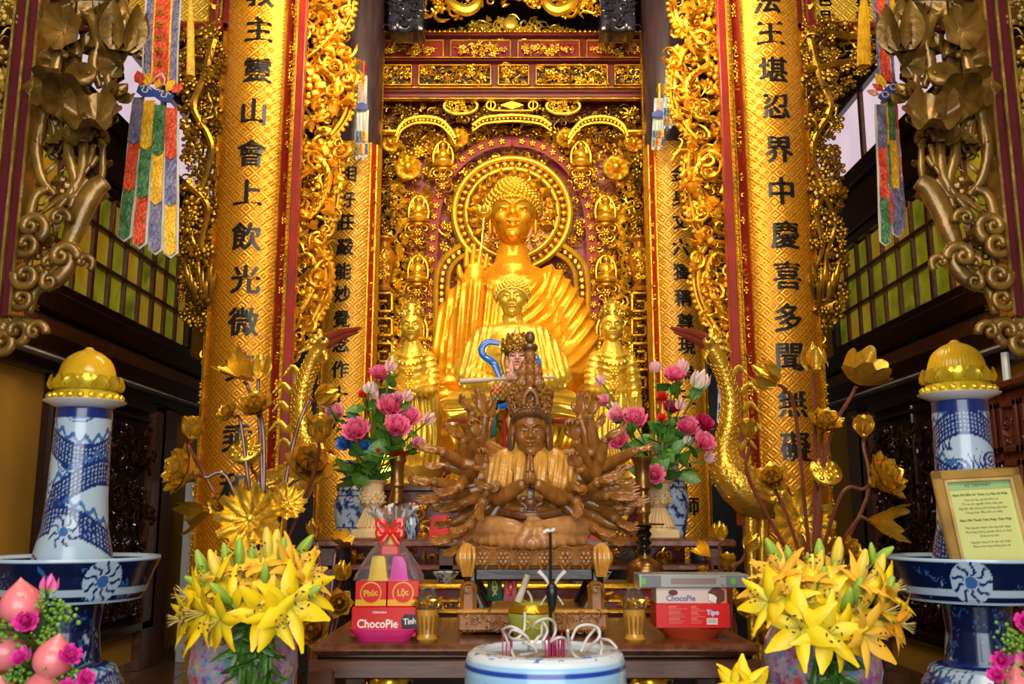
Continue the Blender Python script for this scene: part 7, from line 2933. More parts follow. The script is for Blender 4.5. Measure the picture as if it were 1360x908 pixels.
# red cloth covered stands
for px0, px1, py0, lb in ((569, 598, 684, 'small stand draped in bright red cloth left of the many-armed statue'), (778, 797, 690, 'small stand draped in bright red cloth right of the many-armed statue')):
    a, b_ = P(px0, 722, 6.1), P(px1, 722, 6.1)
    zt = P(px0, py0, 6.1)[2]
    V = []
    for zz, k in ((ALT_Z, 1.0), ((ALT_Z + zt) / 2, .86), (zt, .66)):
        for j in range(24):
            an = 2 * PI * j / 24
            w_ = (b_[0] - a[0]) / 2 * k * (1 + .05 * math.cos(6 * an) * (zz < zt))
            cx = max(-1, min(1, 1.35 * math.cos(an)))
            cy = max(-1, min(1, 1.35 * math.sin(an)))
            V.append(((a[0] + b_[0]) / 2 + w_ * cx, 6.12 + .08 * k * cy, zz))
    V = np.array(V + [((a[0] + b_[0]) / 2, 6.12, zt)])
    f = np.vstack([grid_faces(3, 24), [(48 + j, 48 + (j + 1) % 24, 72) for j in range(24)]])
    o = link('red_cloth_stand', mk_mesh('red_cloth_stand', V, f, 1, True, 60), mat('bright_red_cloth', (0.62, 0.012, 0.008), .55, 0, .12, 6, .2, 60))
    tag(o, lb, 'cloth')
# small bowls on the step
for px, lb in ((592, 'small blue and white bowl on the carved step behind the left glass jar'), (765, 'small blue and white bowl on the step behind the statue stand'), (795, 'small blue and white bowl on the step near the right candlestick')):
    c = P(px, 772, 5.6)
    v, f, C = painted_lathe([(0, STZ), (.04, STZ), (.045, STZ + .012), (.075, STZ + .055), (.078, STZ + .06), (.07, STZ + .058), (.04, STZ + .02), (0, STZ + .016)], (c[0], 5.6, 0), 40, cobalt(.4, 30), 30)
    tag(link('rice_bowl', mk_mesh('rice_bowl', v, f, 1, True, 60, C), PORC), lb, 'bowl')

# ------------------------------------------------------------------ peony bouquets
LEAFG = mat('leaf_green', (0.10, 0.26, 0.03), .4, 0, .25, 12, color2=(0.03, 0.10, 0.012))
STEMG = mat('stem_green', (0.12, 0.24, 0.03), .45)


def t_peony(seed=0, layers=5):
    r = np.random.RandomState(seed)
    mb = MB()
    for l_ in range(layers):
        n = 9 - l_
        k = l_ / (layers - 1)
        for i in range(n):
            a = 2 * PI * (i + .5 * l_) / n + r.uniform(-.15, .15)
            t = 1.25 - 1.05 * k + r.uniform(-.1, .1)
            mb.add(t_petal(.62 - .18 * k, .46, .5, -.28, 5, 4, 8.0, .012), (.05 * math.sin(a), -.05 * math.cos(a), .05 + .14 * k), 1, rotm(0, 0, a) @ rotm(t, 0, 0))
    return mb.arrays()


def col_t(t, c0, c1):
    """petal colour running from heart to rim along z/radius"""
    v, f = t
    d = np.linalg.norm(v, axis=1)
    k = np.clip((d - .15) / .5, 0, 1)
    return mixc(np.tile(np.asarray(c0, float), (len(v), 1)), np.tile(np.asarray(c1, float), (len(v), 1)), k)


PETAL = mat_attr('coloured_petal', .5, 0, .0)
FL = {}
for nm_, t, c0, c1 in (('pink', t_peony(1), (.80, .03, .16), (.88, .22, .38)), ('pink2', t_peony(2), (.75, .05, .22), (.90, .42, .52)), ('crimson', t_peony(3), (.35, .005, .04), (.60, .02, .12)),
                       ('red', t_peony(4, 3), (.65, .02, .01), (.75, .05, .02)), ('blue', t_peony(5, 3), (.01, .07, .40), (.05, .22, .65)),
                       ('bud', t_bud_lotus(5, 7), (.70, .38, .28), (.85, .50, .50)), ('whitebud', t_bud_lotus(5, 8), (.40, .55, .20), (.85, .62, .60))):
    FL[nm_] = mk_mesh('flower_' + nm_, t[0], t[1], 1, True, 180, col_t(t, c0, c1))
lf = MB()
lf.add(t_petal(1.0, .62, .2, .25, 7, 5, 1, .01))
LFM = lf.mesh('peony_leaf', angle=180)
PL = [('pink', 505, 500, 15), ('bud', 525, 496, 9), ('whitebud', 496, 524, 8), ('bud', 500, 530, 8), ('bud', 497, 519, 8), ('red', 485, 527, 8), ('pink', 522, 545, 20), ('pink', 545, 558, 17), ('pink', 480, 577, 20), ('pink', 532, 573, 19),
      ('pink2', 450, 552, 15), ('whitebud', 443, 540, 10), ('pink2', 557, 592, 11), ('bud', 545, 533, 8), ('crimson', 440, 615, 16), ('blue', 464, 592, 13), ('blue', 487, 597, 12), ('bud', 570, 560, 9), ('pink2', 533, 533, 9), ('red', 505, 600, 7)]
PR = [('bud', 869, 492, 9), ('pink', 887, 508, 16), ('bud', 897, 497, 10), ('whitebud', 922, 514, 14), ('red', 877, 530, 10), ('crimson', 888, 545, 13), ('bud', 898, 543, 8), ('pink', 840, 562, 19), ('pink', 818, 588, 16), ('pink2', 815, 557, 13),
      ('pink', 908, 571, 18), ('pink', 925, 592, 16), ('crimson', 930, 566, 15), ('pink', 863, 633, 15), ('bud', 936, 611, 9), ('pink2', 799, 537, 11), ('bud', 815, 545, 8), ('bud', 797, 510, 8), ('red', 873, 560, 8), ('whitebud', 910, 588, 9)]
for lst, upx, nm in ((PL, 493, 'left'), (PR, 876, 'right')):
    Yp = 6.02
    um = P(681, 600, Yp)[0] - P(680, 600, Yp)[0]
    c = P(upx, 648, Yp)
    rt = thing('peony_bouquet', c, 'bouquet of pink peonies and buds in the %s cream urn' % nm, 'bouquet')
    r_ = np.random.RandomState(9)
    for k, (kind, px, py, sz) in enumerate(lst):
        dy = -.05 - r_.uniform(.0, .22)
        q = P(px, py, Yp) + np.array((0, dy, 0))
        d = np.array(((px - upx) / 110.0, -.9 if kind not in ('bud', 'whitebud') else -.2, (650 - py) / 140.0 + .15))
        R = look_rot(d, roll=r_.uniform(0, 6))
        isb = kind in ('bud', 'whitebud')
        inst('bud' if isb else 'peony', FL[kind], q - (d / np.linalg.norm(d)) * (.5 * sz * um if isb else .2 * sz * um), R, sz * um * (2.0 if isb else 1.65), rt, PETAL)
        b = MB()
        m_ = (c + q) / 2 + np.array((0, .03, .05))
        b.tube(catmull([c + (r_.uniform(-.03, .03), r_.uniform(-.03, .03), -.04), m_, q - d / np.linalg.norm(d) * sz * um * .5], 5), .006, 5)
        b.build('stem', STEMG, rt)
        for j in range(3):
            t_ = r_.uniform(.35, .92)
            lp = c * (1 - t_) + q * t_ + np.array((r_.uniform(-.03, .03), r_.uniform(-.03, .05), r_.uniform(-.02, .03)))
            ld = np.array((r_.uniform(-1, 1), -r_.uniform(.1, .7), r_.uniform(-.3, .8)))
            inst('leaf', LFM, lp, look_rot(ld, roll=r_.uniform(0, 6)), r_.uniform(.09, .15), rt, LEAFG)
    for k in range(10):
        a_ = r_.uniform(0, 6.28)
        ld = np.array((math.sin(a_), -abs(math.cos(a_)) * .8, r_.uniform(-.2, .9)))
        inst('leaf', LFM, c + np.array((.05 * math.sin(a_), -.03, r_.uniform(0, .14))), look_rot(ld, roll=r_.uniform(0, 6)), r_.uniform(.12, .17), rt, LEAFG)

# ================================================================== front: incense table, lilies, offerings
ITZ = .74
rt = thing('incense_table', (0, 3.1, 0), 'low dark table just below the picture carrying the incense urn and lily vases', 'table')
b = MB()
b.span((-1.75, 2.2, ITZ - .05), (1.75, 4.0, ITZ), bev=.012)
b.build('table_top', TWOOD, rt)
for x in (-1.6, 1.6):
    for y in (2.35, 3.85):
        b = MB()
        b.span((x - .06, y - .06, 0), (x + .06, y + .06, ITZ - .05), bev=.01)
        b.build('leg', BWOOD, rt)

# ------------------------------------------------------------------ incense urn
YU = 2.92
c = P(724, 864, YU)
um = P(681, 864, YU)[0] - P(680, 864, YU)[0]
R = 106.5 * um
zr = P(724, 862, YU)[2]
rt = thing('incense_urn', (c[0], YU, ITZ), 'round blue and white porcelain incense urn full of ash at the front', 'incense urn')
pr = [(0, ITZ), (R * .62, ITZ), (R * .66, ITZ + .03), (R * .92, ITZ + .11), (R, ITZ + .22), (R, zr - .06), (R * .99, zr - .03), (R * .96, zr - .010), (R * .90, zr), (R * .78, zr + .002), (R * .755, zr - .008), (R * .75, zr - .06), (0, zr - .06)]


def pu(an, zz, r_):
    C = np.tile(np.array((.30, .55, .76)), (len(an), 1))
    top = (zz > zr - .02)
    C[top] = (.66, .72, .78)
    C[(np.abs(zz - (zr - .040)) < .0065) & (r_ > R * .95)] = (.012, .05, .35)
    a = an * R
    for k, (ca, cz, rr_) in enumerate(((-.20, zr - .095, .030), (-.14, zr - .10, .022), (-.02, zr - .085, .020), (.07, zr - .10, .034), (.12, zr - .10, .028), (.18, zr - .10, .03), (.02, zr - .15, .03), (-.08, zr - .16, .03), (.22, zr - .11, .02), (-.245, zr - .11, .018))):
        d = np.hypot(a - ca, (zz - cz) * 1.2)
        an_ = np.arctan2(zz - cz, a - ca)
        m = (d < rr_ * (.75 + .3 * np.cos(5 * an_ + k))) & (zz < zr - .05)
        C[m] = (.02, .10, .50)
        C[m & (d < rr_ * .35)] = (.25, .42, .70)
    for k in range(12):
        m = (zz < zr - .06) & (np.abs((zz - (zr - .13)) - .03 * np.sin(a * 30 + k)) < .002) & (np.abs(a + .25 - k * .05) < .03)
        C[m] = (.05, .16, .5)
    m = (r_ > R * .79) & (r_ < R * .93) & top & (fbm(an * 9 + 5, r_ * 60, 90) > .60)
    C[m] = (.06, .18, .5)
    return C


v, f, C = painted_lathe(pr, (c[0], YU, 0), 260, pu, 200)
link('body', mk_mesh('body', v, f, 1, True, 60, C), PORC, rt)
b = MB()
ash = []
rs = np.random.RandomState(4)
for i in range(9):
    for j in range(36):
        rr_ = R * .75 * i / 8
        a_ = 2 * PI * j / 36
        ash.append((c[0] + rr_ * math.cos(a_), YU + rr_ * math.sin(a_), zr - .028 + .010 * rs.rand()))
b.add((np.array(ash), grid_faces(9, 36)))
stuff(b.build('ash', mat('grey_ash', (0.36, 0.30, 0.25), .9, 0, .2, 30, .4, 90), rt))
ASHW = mat('ash_white_coil', (0.66, 0.60, 0.54), .8, 0, .1, 20)
A = lambda px, py, dy=0.0: P(px, py, YU) + np.array((0, dy, 0))
COILS = ([(684, 872), (672, 845), (668, 835), (678, 828), (692, 834), (698, 845), (685, 848), (676, 842), (682, 832), (700, 842), (702, 860)],
         [(690, 868), (705, 866), (712, 862), (706, 852), (694, 850)], [(697, 812), (696, 832), (688, 842), (680, 845)],
         [(706, 832), (712, 822), (724, 818), (735, 824), (737, 838), (730, 850)], [(706, 856), (712, 844), (720, 842), (722, 862)],
         [(752, 832), (754, 848), (760, 866), (768, 872)], [(757, 846), (766, 832), (780, 828), (792, 831), (792, 842), (780, 856), (772, 868)],
         [(790, 832), (778, 848), (770, 862)], [(793, 834), (797, 852), (793, 866), (782, 868)], [(796, 846), (806, 846), (816, 856)], [(730, 848), (740, 842), (750, 846), (752, 862)], [(720, 846), (726, 834), (720, 826), (719, 848)])
for k, lst in enumerate(COILS):
    o = inst('ash_coil', None, (0, 0, 0)) if False else None
    b = MB()
    b.tube(catmull([A(x, y, -.05 + .03 * math.sin(i * 1.3 + k)) for i, (x, y) in enumerate(lst)], 6), .0042, 6)
    b.build('ash_coil', ASHW, rt, angle=180)
INC = mat('magenta_incense_stub', (0.48, 0.02, 0.12), .6)
for k in range(22):
    px = (668 + 4 * k if k < 4 else 720 + 1.4 * k) + rs.uniform(-2, 2)
    b = MB()
    q = A(px, 866, rs.uniform(-.06, .06))
    b.tube([(q[0], q[1], zr - .03), (q[0] + rs.uniform(-.003, .003), q[1], zr + rs.uniform(.02, .055))], .0022, 5)
    b.build('incense_stub', INC, rt)
b = MB()
st_ = thing('incense_rod', A(731, 866), 'tall thin black rod with pale curled flares standing in the incense urn', 'incense rod')
q0, q1 = A(731, 866), A(731, 703)
b.tube([(q0[0], YU, zr - .03), (q1[0], YU, q1[2])], [.0055, .0045], 8)
b.build('rod', INK, st_)
b = MB()
b.add(t_lathe([(0, -.05), (.008, -.045), (.018, 0), (.020, .018), (.010, .035), (0, .04)], 12), A(733, 790))
b.build('clasp', INK, st_)
b = MB()
for s in (-1, 1):
    b.tube(catmull([A(733 + s * 2, 782), A(733 + s * 7, 770), A(733 + s * 14, 762), A(733 + s * 18, 758)], 4), [.003, .005, .006, .007], 6)
    b.tube(catmull([A(733 + s * 3, 785), A(733 + s * 10, 795), A(733 + s * 15, 803)], 4), .002, 5)
b.tube(catmull([A(722, 707), A(727, 704), A(731, 705), A(737, 702)], 4), .005, 6)
b.build('flare', ASHW, st_)

# ------------------------------------------------------------------ things on the front table
YT = 4.52
A = lambda px, py, dy=0.0, Y=4.52: P(px, py, Y) + np.array((0, dy, 0))


def put(px, Y):
    q = P(px, 800, Y)
    return np.array((q[0], Y, TZ))


def lettering(s, size, loc, m, parent, R=None, weight=0.0, stretch=1.0, dy=0.0):
    v, f = text_tris(s, size)
    mb = MB()
    mb.add((v * (stretch, 1, 1), f), loc, 1, R)
    if weight:
        for k, (dx, dz) in enumerate(((weight, 0), (-weight, 0), (0, weight), (0, -weight))):
            mb.add((v * (stretch, 1, 1), f), np.asarray(loc) + (dx, .00012 * (k + 1), dz), 1, R)
    return mb.build('lettering', m, parent, smooth=False)


CRED = mat('red_carton', (0.72, 0.012, 0.012), .35, 0, .04, 4, coat=.2)
CYEL = mat('yellow_print', (0.88, 0.50, 0.02), .4)
CWHT = mat('white_print', (0.82, 0.78, 0.74), .4)
CBLK = mat('black_print', (0.012, 0.01, 0.01), .4)
PINKP = mat('magenta_plastic', (0.80, 0.03, 0.22), .25, 0, .03, 3, coat=.4)
um = A(681, 810)[0] - A(680, 810)[0]
# pink tray
c = put(514, YT)
rt = thing('pink_tray', c, 'bright pink plastic tray under the left stack of red boxes', 'tray')
b = MB()
for zz, k in ((0, .80), (.012, .84), (.05, 1.0), (.056, 1.0), (.052, .97), (.014, .80)):
    V = [(c[0] + 44 * um * k * max(-1, min(1, 1.25 * math.cos(a_))), c[1] + .15 * k * max(-1, min(1, 1.25 * math.sin(a_))), TZ + zz) for a_ in np.linspace(0, 2 * PI, 32, endpoint=False)]
    b.V.append(np.array(V))
b.F.append(grid_faces(6, 32))
b.F.append(np.array([(160 + 0, 160 + k, 160 + k + 1) for k in range(1, 31)]))
b.F.append(np.array([(0, k + 1, k) for k in range(1, 31)]))
b.n = 192
b.build('tray', PINKP, rt)
zt_ = TZ + .016
# lower carton
bh = A(514, 803)[2] - zt_
bw = 84 * um
cb = np.array((c[0], YT, zt_))
rt = thing('snack_carton', cb, 'red long carton with white lettering lying in the pink tray', 'box')
b = MB()
b.span((c[0] - bw / 2, YT - .10, zt_), (c[0] + bw / 2, YT + .10, zt_ + bh), bev=.003)
b.build('carton', CRED, rt)
yf = YT - .1012
lettering('ChocoPie', .052, (c[0] - .028, yf, zt_ + bh * .44), CWHT, rt, None, .0016, .9)
lettering('ORION', .014, (c[0] - .02, yf, zt_ + bh * .82), CWHT, rt, None, .0005, 1.4)
b = MB()
b.add(t_prism([(-.034, -.03), (.04, -.03), (.04, .032), (-.024, .034), (-.04, .01)], 0, .0008), (c[0] + bw * .40, yf - .0006, zt_ + bh * .5))
b.build('black_patch', CBLK, rt)
lettering('Tình', .038, (c[0] + bw * .40, yf - .001, zt_ + bh * .52), CWHT, rt, rotm(0, -.08, 0), .0010, .85)
zt2 = zt_ + bh
bh2 = A(514, 770)[2] - zt2
for px, word, lb in ((496, 'Phúc', 'left of the two small red and gold cartons above the long red carton'), (538, 'Lộc', 'right of the two small red and gold cartons above the long red carton')):
    q = A(px, 790)
    hw = 20.5 * um
    rt = thing('gift_carton', (q[0], YT, zt2), lb, 'box', None)
    b = MB()
    b.span((q[0] - hw, YT - .085, zt2), (q[0] + hw, YT + .085, zt2 + bh2), bev=.003)
    b.build('carton', CRED, rt)
    yf = YT - .0858
    b = MB()
    b.span((q[0] - hw + .002, yf - .0004, zt2 + .004), (q[0] + hw - .002, yf + .001, zt2 + bh2 * .28))
    b.build('yellow_band', CYEL, rt, smooth=False)
    b = MB()
    b.add(t_lathe([(0, 0), (.046, 0), (.046, .0012), (0, .0012)], 36), (0, 0, 0), 1, rotm(PI / 2, 0, 0))
    v, f = b.arrays()
    link('red_roundel', mk_mesh('red_roundel', v + (q[0], yf - .0006, zt2 + bh2 * .54), f), CRED, rt)
    b = MB()
    b.add(t_ring(.046, .0035, 36, 6), (q[0], yf - .001, zt2 + bh2 * .54), (1, .4, 1))
    b.build('gold_ring', CYEL, rt)
    lettering(word, .040, (q[0], yf - .0024, zt2 + bh2 * .54), CYEL, rt, rotm(0, -.1, 0), .0014, .85)
zt3 = zt2 + bh2
# sweets in cellophane
for px0, px1, py1, mt, lb, cat in ((491, 516, 738, mat('yellow_wrapper', (0.85, 0.62, 0.02), .3, coat=.3), 'yellow wrapped sweet pack inside the cellophane', 'sweet pack'),
                              (519, 543, 738, mat('magenta_wrapper', (0.70, 0.02, 0.35), .2, .2, coat=.5), 'magenta foil sweet pack inside the cellophane', 'sweet pack')):
    q0, q1 = A(px0, 770), A(px1, py1)
    x, w_ = (q0[0] + q1[0]) / 2, q1[0] - q0[0]
    b = MB()
    h = q1[2] - zt3
    b.add(t_prism([(-w_ * .58, 0), (w_ * .58, 0), (w_ * .50, h * .12), (w_ * .36, h * .9), (w_ * .30, h), (-w_ * .30, h), (-w_ * .36, h * .9), (-w_ * .50, h * .12)], -.035, .035), (x, YT, zt3))
    tag(b.build('sweet_pack', mt), lb, cat)
b = MB()
zq = A(514, 738)[2]
b.add(t_bbox(.09, .07, .052, .01), (A(519, 730)[0], YT, zq + .027))
tag(b.build('sweet_pack', CRED), 'red sweet pack on top of the two packs inside the cellophane', 'sweet pack')
b = MB()
b.add(t_lathe([(0, 0), (.022, 0), (.012, .05), (.0, .06)], 14), (A(520, 724)[0], YT, zq + .054))
tag(b.build('sweet_pack', CYEL), 'small yellow sweet at the very top inside the cellophane', 'sweet pack')
CELL = mat_glass('cellophane', (0.95, 0.95, 0.97), .12, .05, .7)
rt = thing('cellophane_wrap', (c[0], YT, zt3), 'clear cellophane gathered with a red bow over the sweet packs', 'wrapper')
V, nv = [], 40
cx0 = A(516, 770)[0]
cxt = A(519, 705)[0]
zk = A(519, 706)[2]
rs = np.random.RandomState(12)
prof = [(0, 1.0), (.10, .95), (.30, .80), (.55, .58), (.80, .30), (.97, .10), (1.0, .09), (1.05, .16), (1.18, .34), (1.38, .52), (1.52, .62)]
for t_, k in prof:
    for j in range(nv):
        a_ = 2 * PI * j / nv
        rp = 1 + (.06 + .22 * (t_ > 1.02)) * math.sin(7 * a_ + 5 * t_) * (t_ > .05) + .05 * rs.randn() * (t_ > 1.1)
        V.append(((cx0 * (1 - min(1, t_)) + cxt * min(1, t_)) + .165 * k * rp * math.cos(a_), YT + .095 * k * rp * math.sin(a_), zt3 + (zk - zt3) * t_ + (.02 * math.sin(5 * a_) if t_ > 1.3 else 0)))
link('film', mk_mesh('film', np.array(V), grid_faces(len(prof), nv), 1, True, 180), CELL, rt)
b = MB()
kq = np.array((cxt, YT - .03, zk))
for s in (-1, 1):
    for zz in (.03, -.012):
        b.tube(catmull([kq, kq + (s * .03, -.012, zz + .012), kq + (s * .055, -.01, zz + .02), kq + (s * .05, -.012, zz - .012), kq], 5), [.006, .013, .013, .010, .006], 6, 0, .35)
    b.tube(catmull([kq, kq + (s * .025, -.01, -.035), kq + (s * .045, -.01, -.055)], 4), [.006, .010, .008], 6, 0, .35)
b.sphere(kq, .014, 10, 6)
b.build('bow', mat('red_ribbon', (0.80, 0.03, 0.015), .22, .1, coat=.4), rt)

# glass jars with amber tea and gilt rims
JG = mat_glass('amber_glass', (0.90, 0.66, 0.24), .05, .10, .7)
JC = mat_glass('clear_glass', (0.95, 0.93, 0.90), .04, .06)
TEA = mat('amber_tea', (0.60, 0.30, 0.03), .1, 0, .1, 6, coat=.5)
for px, lb in ((568, 'amber glass jar with gilt rim beside the pink tray'), (842, 'amber glass jar with gilt rim beside the orange plate')):
    Yj = 4.40
    q = put(px, Yj)
    uj = (P(681, 800, Yj)[0] - P(680, 800, Yj)[0]) * 1.08
    rt = thing('glass_jar', q, lb, 'jar')
    z = TZ
    b = MB()
    b.add(t_lathe([(0, z), (11 * uj, z), (13 * uj, z + 3 * uj), (10.5 * uj, z + 10 * uj), (13 * uj, z + 30 * uj), (14 * uj, z + 38 * uj), (0, z + 38 * uj)], 28), q * (1, 1, 0))
    b.build('tea', TEA, rt)
    b = MB()
    b.add(t_lathe([(14.3 * uj, z + 38 * uj), (14 * uj, z + 46 * uj), (12 * uj, z + 54 * uj), (9 * uj, z + 59 * uj), (8.5 * uj, z + 61 * uj), (10 * uj, z + 63 * uj)], 28), q * (1, 1, 0))
    b.build('glass_shoulder', JC, rt)
    b = MB()
    for k in range(14):
        a_ = 2 * PI * k / 14
        p0 = np.array((q[0] + 10.9 * uj * math.sin(a_), Yj - 10.9 * uj * math.cos(a_), z + 9 * uj))
        p1 = np.array((q[0] + 13.6 * uj * math.sin(a_), Yj - 13.6 * uj * math.cos(a_), z + 31 * uj))
        b.tube([p0, p0 * .5 + p1 * .5, p1], [.003, .006, .003], 6)
    b.build('cut_flute', JG, rt)
    b = MB()
    for k in range(12):
        a_ = 2 * PI * k / 12
        b.add(T_LEAF, (q[0] + 13.6 * uj * math.sin(a_), Yj - 13.6 * uj * math.cos(a_), z + (40 + 2 * (k % 2)) * uj), .034, rotm(0, 0, a_) @ rotm(0, -1.2 + .6 * (k % 3), 0))
    b.build('gilt_wreath', GOLDF, rt)

# coconut with gold sign and a pale stalk
Yk = 4.36
q = put(706, Yk)
uk = P(681, 820, Yk)[0] - P(680, 820, Yk)[0]
rt = thing('green_coconut', q, 'carved green coconut with a gold sign and pale stalk before the statue plinth', 'coconut')
b = MB()
rk = 31 * uk
b.add(t_lathe(catmull([(0, TZ), (rk * .55, TZ + .004), (rk * .88, TZ + .05), (rk, TZ + .10), (rk * .97, TZ + .135), (rk * .80, TZ + .160), (rk * .5, TZ + .172), (0, TZ + .175)], 4), 36), (q[0], Yk, 0))
b.build('husk', mat('pale_green_husk', (0.42, 0.42, 0.07), .35, 0, .15, 9, color2=(0.26, 0.28, 0.04)), rt)
b = MB()
b.add(t_lathe([(rk * .80, TZ + .158), (rk * .99, TZ + .128), (rk * 1.01, TZ + .135), (rk * .82, TZ + .166)], 36), (q[0], Yk, 0))
b.build('gold_rim', GOLD, rt)
b = MB()
for s in (-1, 1):
    cc = np.array((q[0] + .0, Yk - rk * .99, TZ + .085))
    b.tube(catmull([cc + (s * .008, 0, 0), cc + (s * .018, -.002, .014), cc + (s * .036, .004, .010), cc + (s * .038, .004, -.012), cc + (s * .02, -.002, -.016), cc + (s * .008, 0, 0)], 5), .0035, 6)
b.build('gold_sign', GOLDY, rt)
b = MB()
b.tube(catmull([P(688, 799, Yk - .03), P(695, 780, Yk - .03), P(701, 763, Yk - .03)], 4), [.017, .015, .014], 10)
b.tube(catmull([P(700, 784, Yk), P(705, 792, Yk), P(707, 803, Yk), (P(707, 803, Yk)[0], Yk, TZ + .17)], 4), .006, 7)
b.build('stalk', mat('pale_stalk', (0.55, 0.47, 0.33), .7), rt)
# snack bags on the statue stand
zpl = P(705, 806, 4.75)[2] + .02
for px0, px1, mt, m2, lb in ((646, 668, mat('green_foil_bag', (0.02, 0.16, 0.10), .3, coat=.4), CYEL, 'green snack bag under the statue platform'), (668, 688, mat('pink_foil_bag', (0.75, 0.20, 0.22), .3, coat=.4), CRED, 'pink and red snack bag under the statue platform')):
    a, b_ = P(px0, 790, 4.86), P(px1, 763, 4.86)
    w_, h = b_[0] - a[0], b_[2] - zpl
    b = MB()
    V = []
    for i, t_ in enumerate(np.linspace(0, 1, 9)):
        for j in range(16):
            a_ = 2 * PI * j / 16
            V.append(((a[0] + b_[0]) / 2 + w_ / 2 * (1 - .12 * math.sin(PI * t_)) * math.cos(a_), 4.86 + .032 * math.sin(PI * min(1, max(0.02, t_))) * math.sin(a_), zpl + h * t_))
    b.add((np.array(V), grid_faces(9, 16)))
    o = b.build('snack_bag', mt, None, angle=180)
    tag(o, lb, 'snack bag')
    b = MB()
    b.tube(catmull([((a[0] + b_[0]) / 2 + w_ * x_, 4.86 - .036, zpl + h * z_) for x_, z_ in ((-.1, .2), (.15, .55), (-.05, .8), (-.12, .5), (.12, .25))], 5), .004, 5)
    b.build('printed_swirl', m2, o)

# right-hand stack on the orange plate
Yr = 4.56
A = lambda px, py: P(px, py, Yr)
ur = A(681, 810)[0] - A(680, 810)[0]
q = put(917, Yr)
b = MB()
b.add(t_lathe([(0, TZ), (34 * ur, TZ), (36 * ur, TZ + .008), (47 * ur, TZ + .042), (48 * ur, TZ + .046), (46 * ur, TZ + .044), (33 * ur, TZ + .014), (0, TZ + .012)], 44, 1, .75), (q[0], Yr, 0))
tag(b.build('orange_plate', mat('orange_red_plate', (0.62, 0.07, 0.02), .3, 0, .1, 4, coat=.4)), 'orange red plate under the right stack of boxes', 'plate')
zc = TZ + .047
h1 = A(915, 799)[2] - zc
x0, x1 = A(867, 815)[0], A(964, 815)[0]
rt = thing('biscuit_carton', ((x0 + x1) / 2, Yr, zc), 'bright red biscuit carton showing its back print on the orange plate', 'box')
b = MB()
b.span((x0, Yr - .095, zc), (x1, Yr + .095, zc + h1), bev=.003)
b.build('carton', CRED, rt)
yf = Yr - .0958
b = MB()
rs = np.random.RandomState(5)
for col, xa, wd in ((0, x0 + 17 * ur, 26), (1, x0 + 46 * ur, 20)):
    for k in range(9):
        w_ = wd * ur * rs.uniform(.5, 1) * (.62 if k % 3 == 0 else 1)
        zz = zc + h1 * (.88 - .082 * k)
        b.span((xa, yf - .0002, zz - (.0022 if k % 3 == 0 else .0010)), (xa + w_, yf + .001, zz + (.0022 if k % 3 == 0 else .0010)))
stuff(b.build('small_print', mat('pink_print', (0.85, 0.30, 0.25), .5), rt, smooth=False))
lettering('Tipo', .030, (x0 + 74 * ur, yf - .0004, zc + h1 * .62), mat('blue_white_print', (0.55, 0.58, 0.85), .4), rt, None, .0022, 1)
b = MB()
b.span((x0 + 66 * ur, yf - .0004, zc + h1 * .16), (x0 + 80 * ur, yf + .001, zc + h1 * .42))
bl = b.build('barcode_label', CWHT, rt, smooth=False)
b = MB()
xx = x0 + 67.2 * ur
while xx < x0 + 78.8 * ur:
    w_ = rs.choice((.0008, .0014, .002))
    b.span((xx, yf - .0008, zc + h1 * .22), (xx + w_, yf, zc + h1 * .40))
    xx += w_ + rs.choice((.001, .0018))
stuff(b.build('bars', mat('grey_print', (0.25, 0.25, 0.35), .5), bl, smooth=False))
zc2 = zc + h1
h2 = A(915, 778)[2] - zc2
x0, x1 = A(868, 790)[0], A(960, 790)[0]
rt = thing('cake_carton', ((x0 + x1) / 2, Yr, zc2), 'white cake carton with purple lettering and a bitten cake picture', 'box')
b = MB()
b.span((x0, Yr - .085, zc2), (x1, Yr + .085, zc2 + h2), bev=.003)
b.build('carton', mat('cream_carton', (0.72, 0.58, 0.52), .4, 0, .04, 3), rt)
yf = Yr - .0858
PURP = mat('purple_print', (0.20, 0.16, 0.42), .4)
lettering('ChocoPie', .036, (x0 + 32 * ur, yf - .0003, zc2 + h2 * .34), PURP, rt, rotm(0, 0, 0), .0012, .95)
b = MB()
b.add(t_prism([(.022 * math.cos(a_), .013 * math.sin(a_)) for a_ in np.linspace(0, 2 * PI, 18, endpoint=False)], 0, .0008), (x0 + 22 * ur, yf - .0006, zc2 + h2 * .68))
b.build('brand_badge', mat('maroon_print', (0.16, 0.01, 0.03), .4), rt)
b = MB()
xx = x0 + 78 * ur
b.add(t_prism([(-.036, -.02), (.005, -.040), (.038, -.022), (.040, .02), (.015, .038), (-.015, .036), (-.036, .018)], 0, .0008), (xx, yf - .0003, zc2 + h2 * .48))
b.build('cake_picture', mat('chocolate_print', (0.13, 0.03, 0.015), .5), rt)
b = MB()
b.add(t_prism([(-.034, -.018), (-.002, -.034), (.004, -.006), (-.010, .006), (-.034, .012)], 0, .0006), (xx, yf - .0008, zc2 + h2 * .47))
b.build('cream_filling_picture', CWHT, rt)
b = MB()
b.span((x1 - 9 * ur, yf - .0002, zc2 + .003), (x1 - .002, yf + .001, zc2 + h2 - .003))
b.build('orange_print', mat('orange_print', (0.75, 0.22, 0.06), .4), rt, smooth=False)
zc3 = zc2 + h2
x0, x1 = A(845, 768)[0], A(988, 768)[0]
h3 = A(915, 761)[2] - zc3
rt = thing('flat_grey_carton', ((x0 + x1) / 2, Yr, zc3), 'long flat silver grey carton topmost on the right stack', 'box')
b = MB()
b.span((x0, Yr - .10, zc3), (x1, Yr + .10, zc3 + h3), bev=.003)
b.build('carton', mat('silver_grey_carton', (0.36, 0.37, 0.36), .3, .2, .05, 3), rt)
yf = Yr - .1008
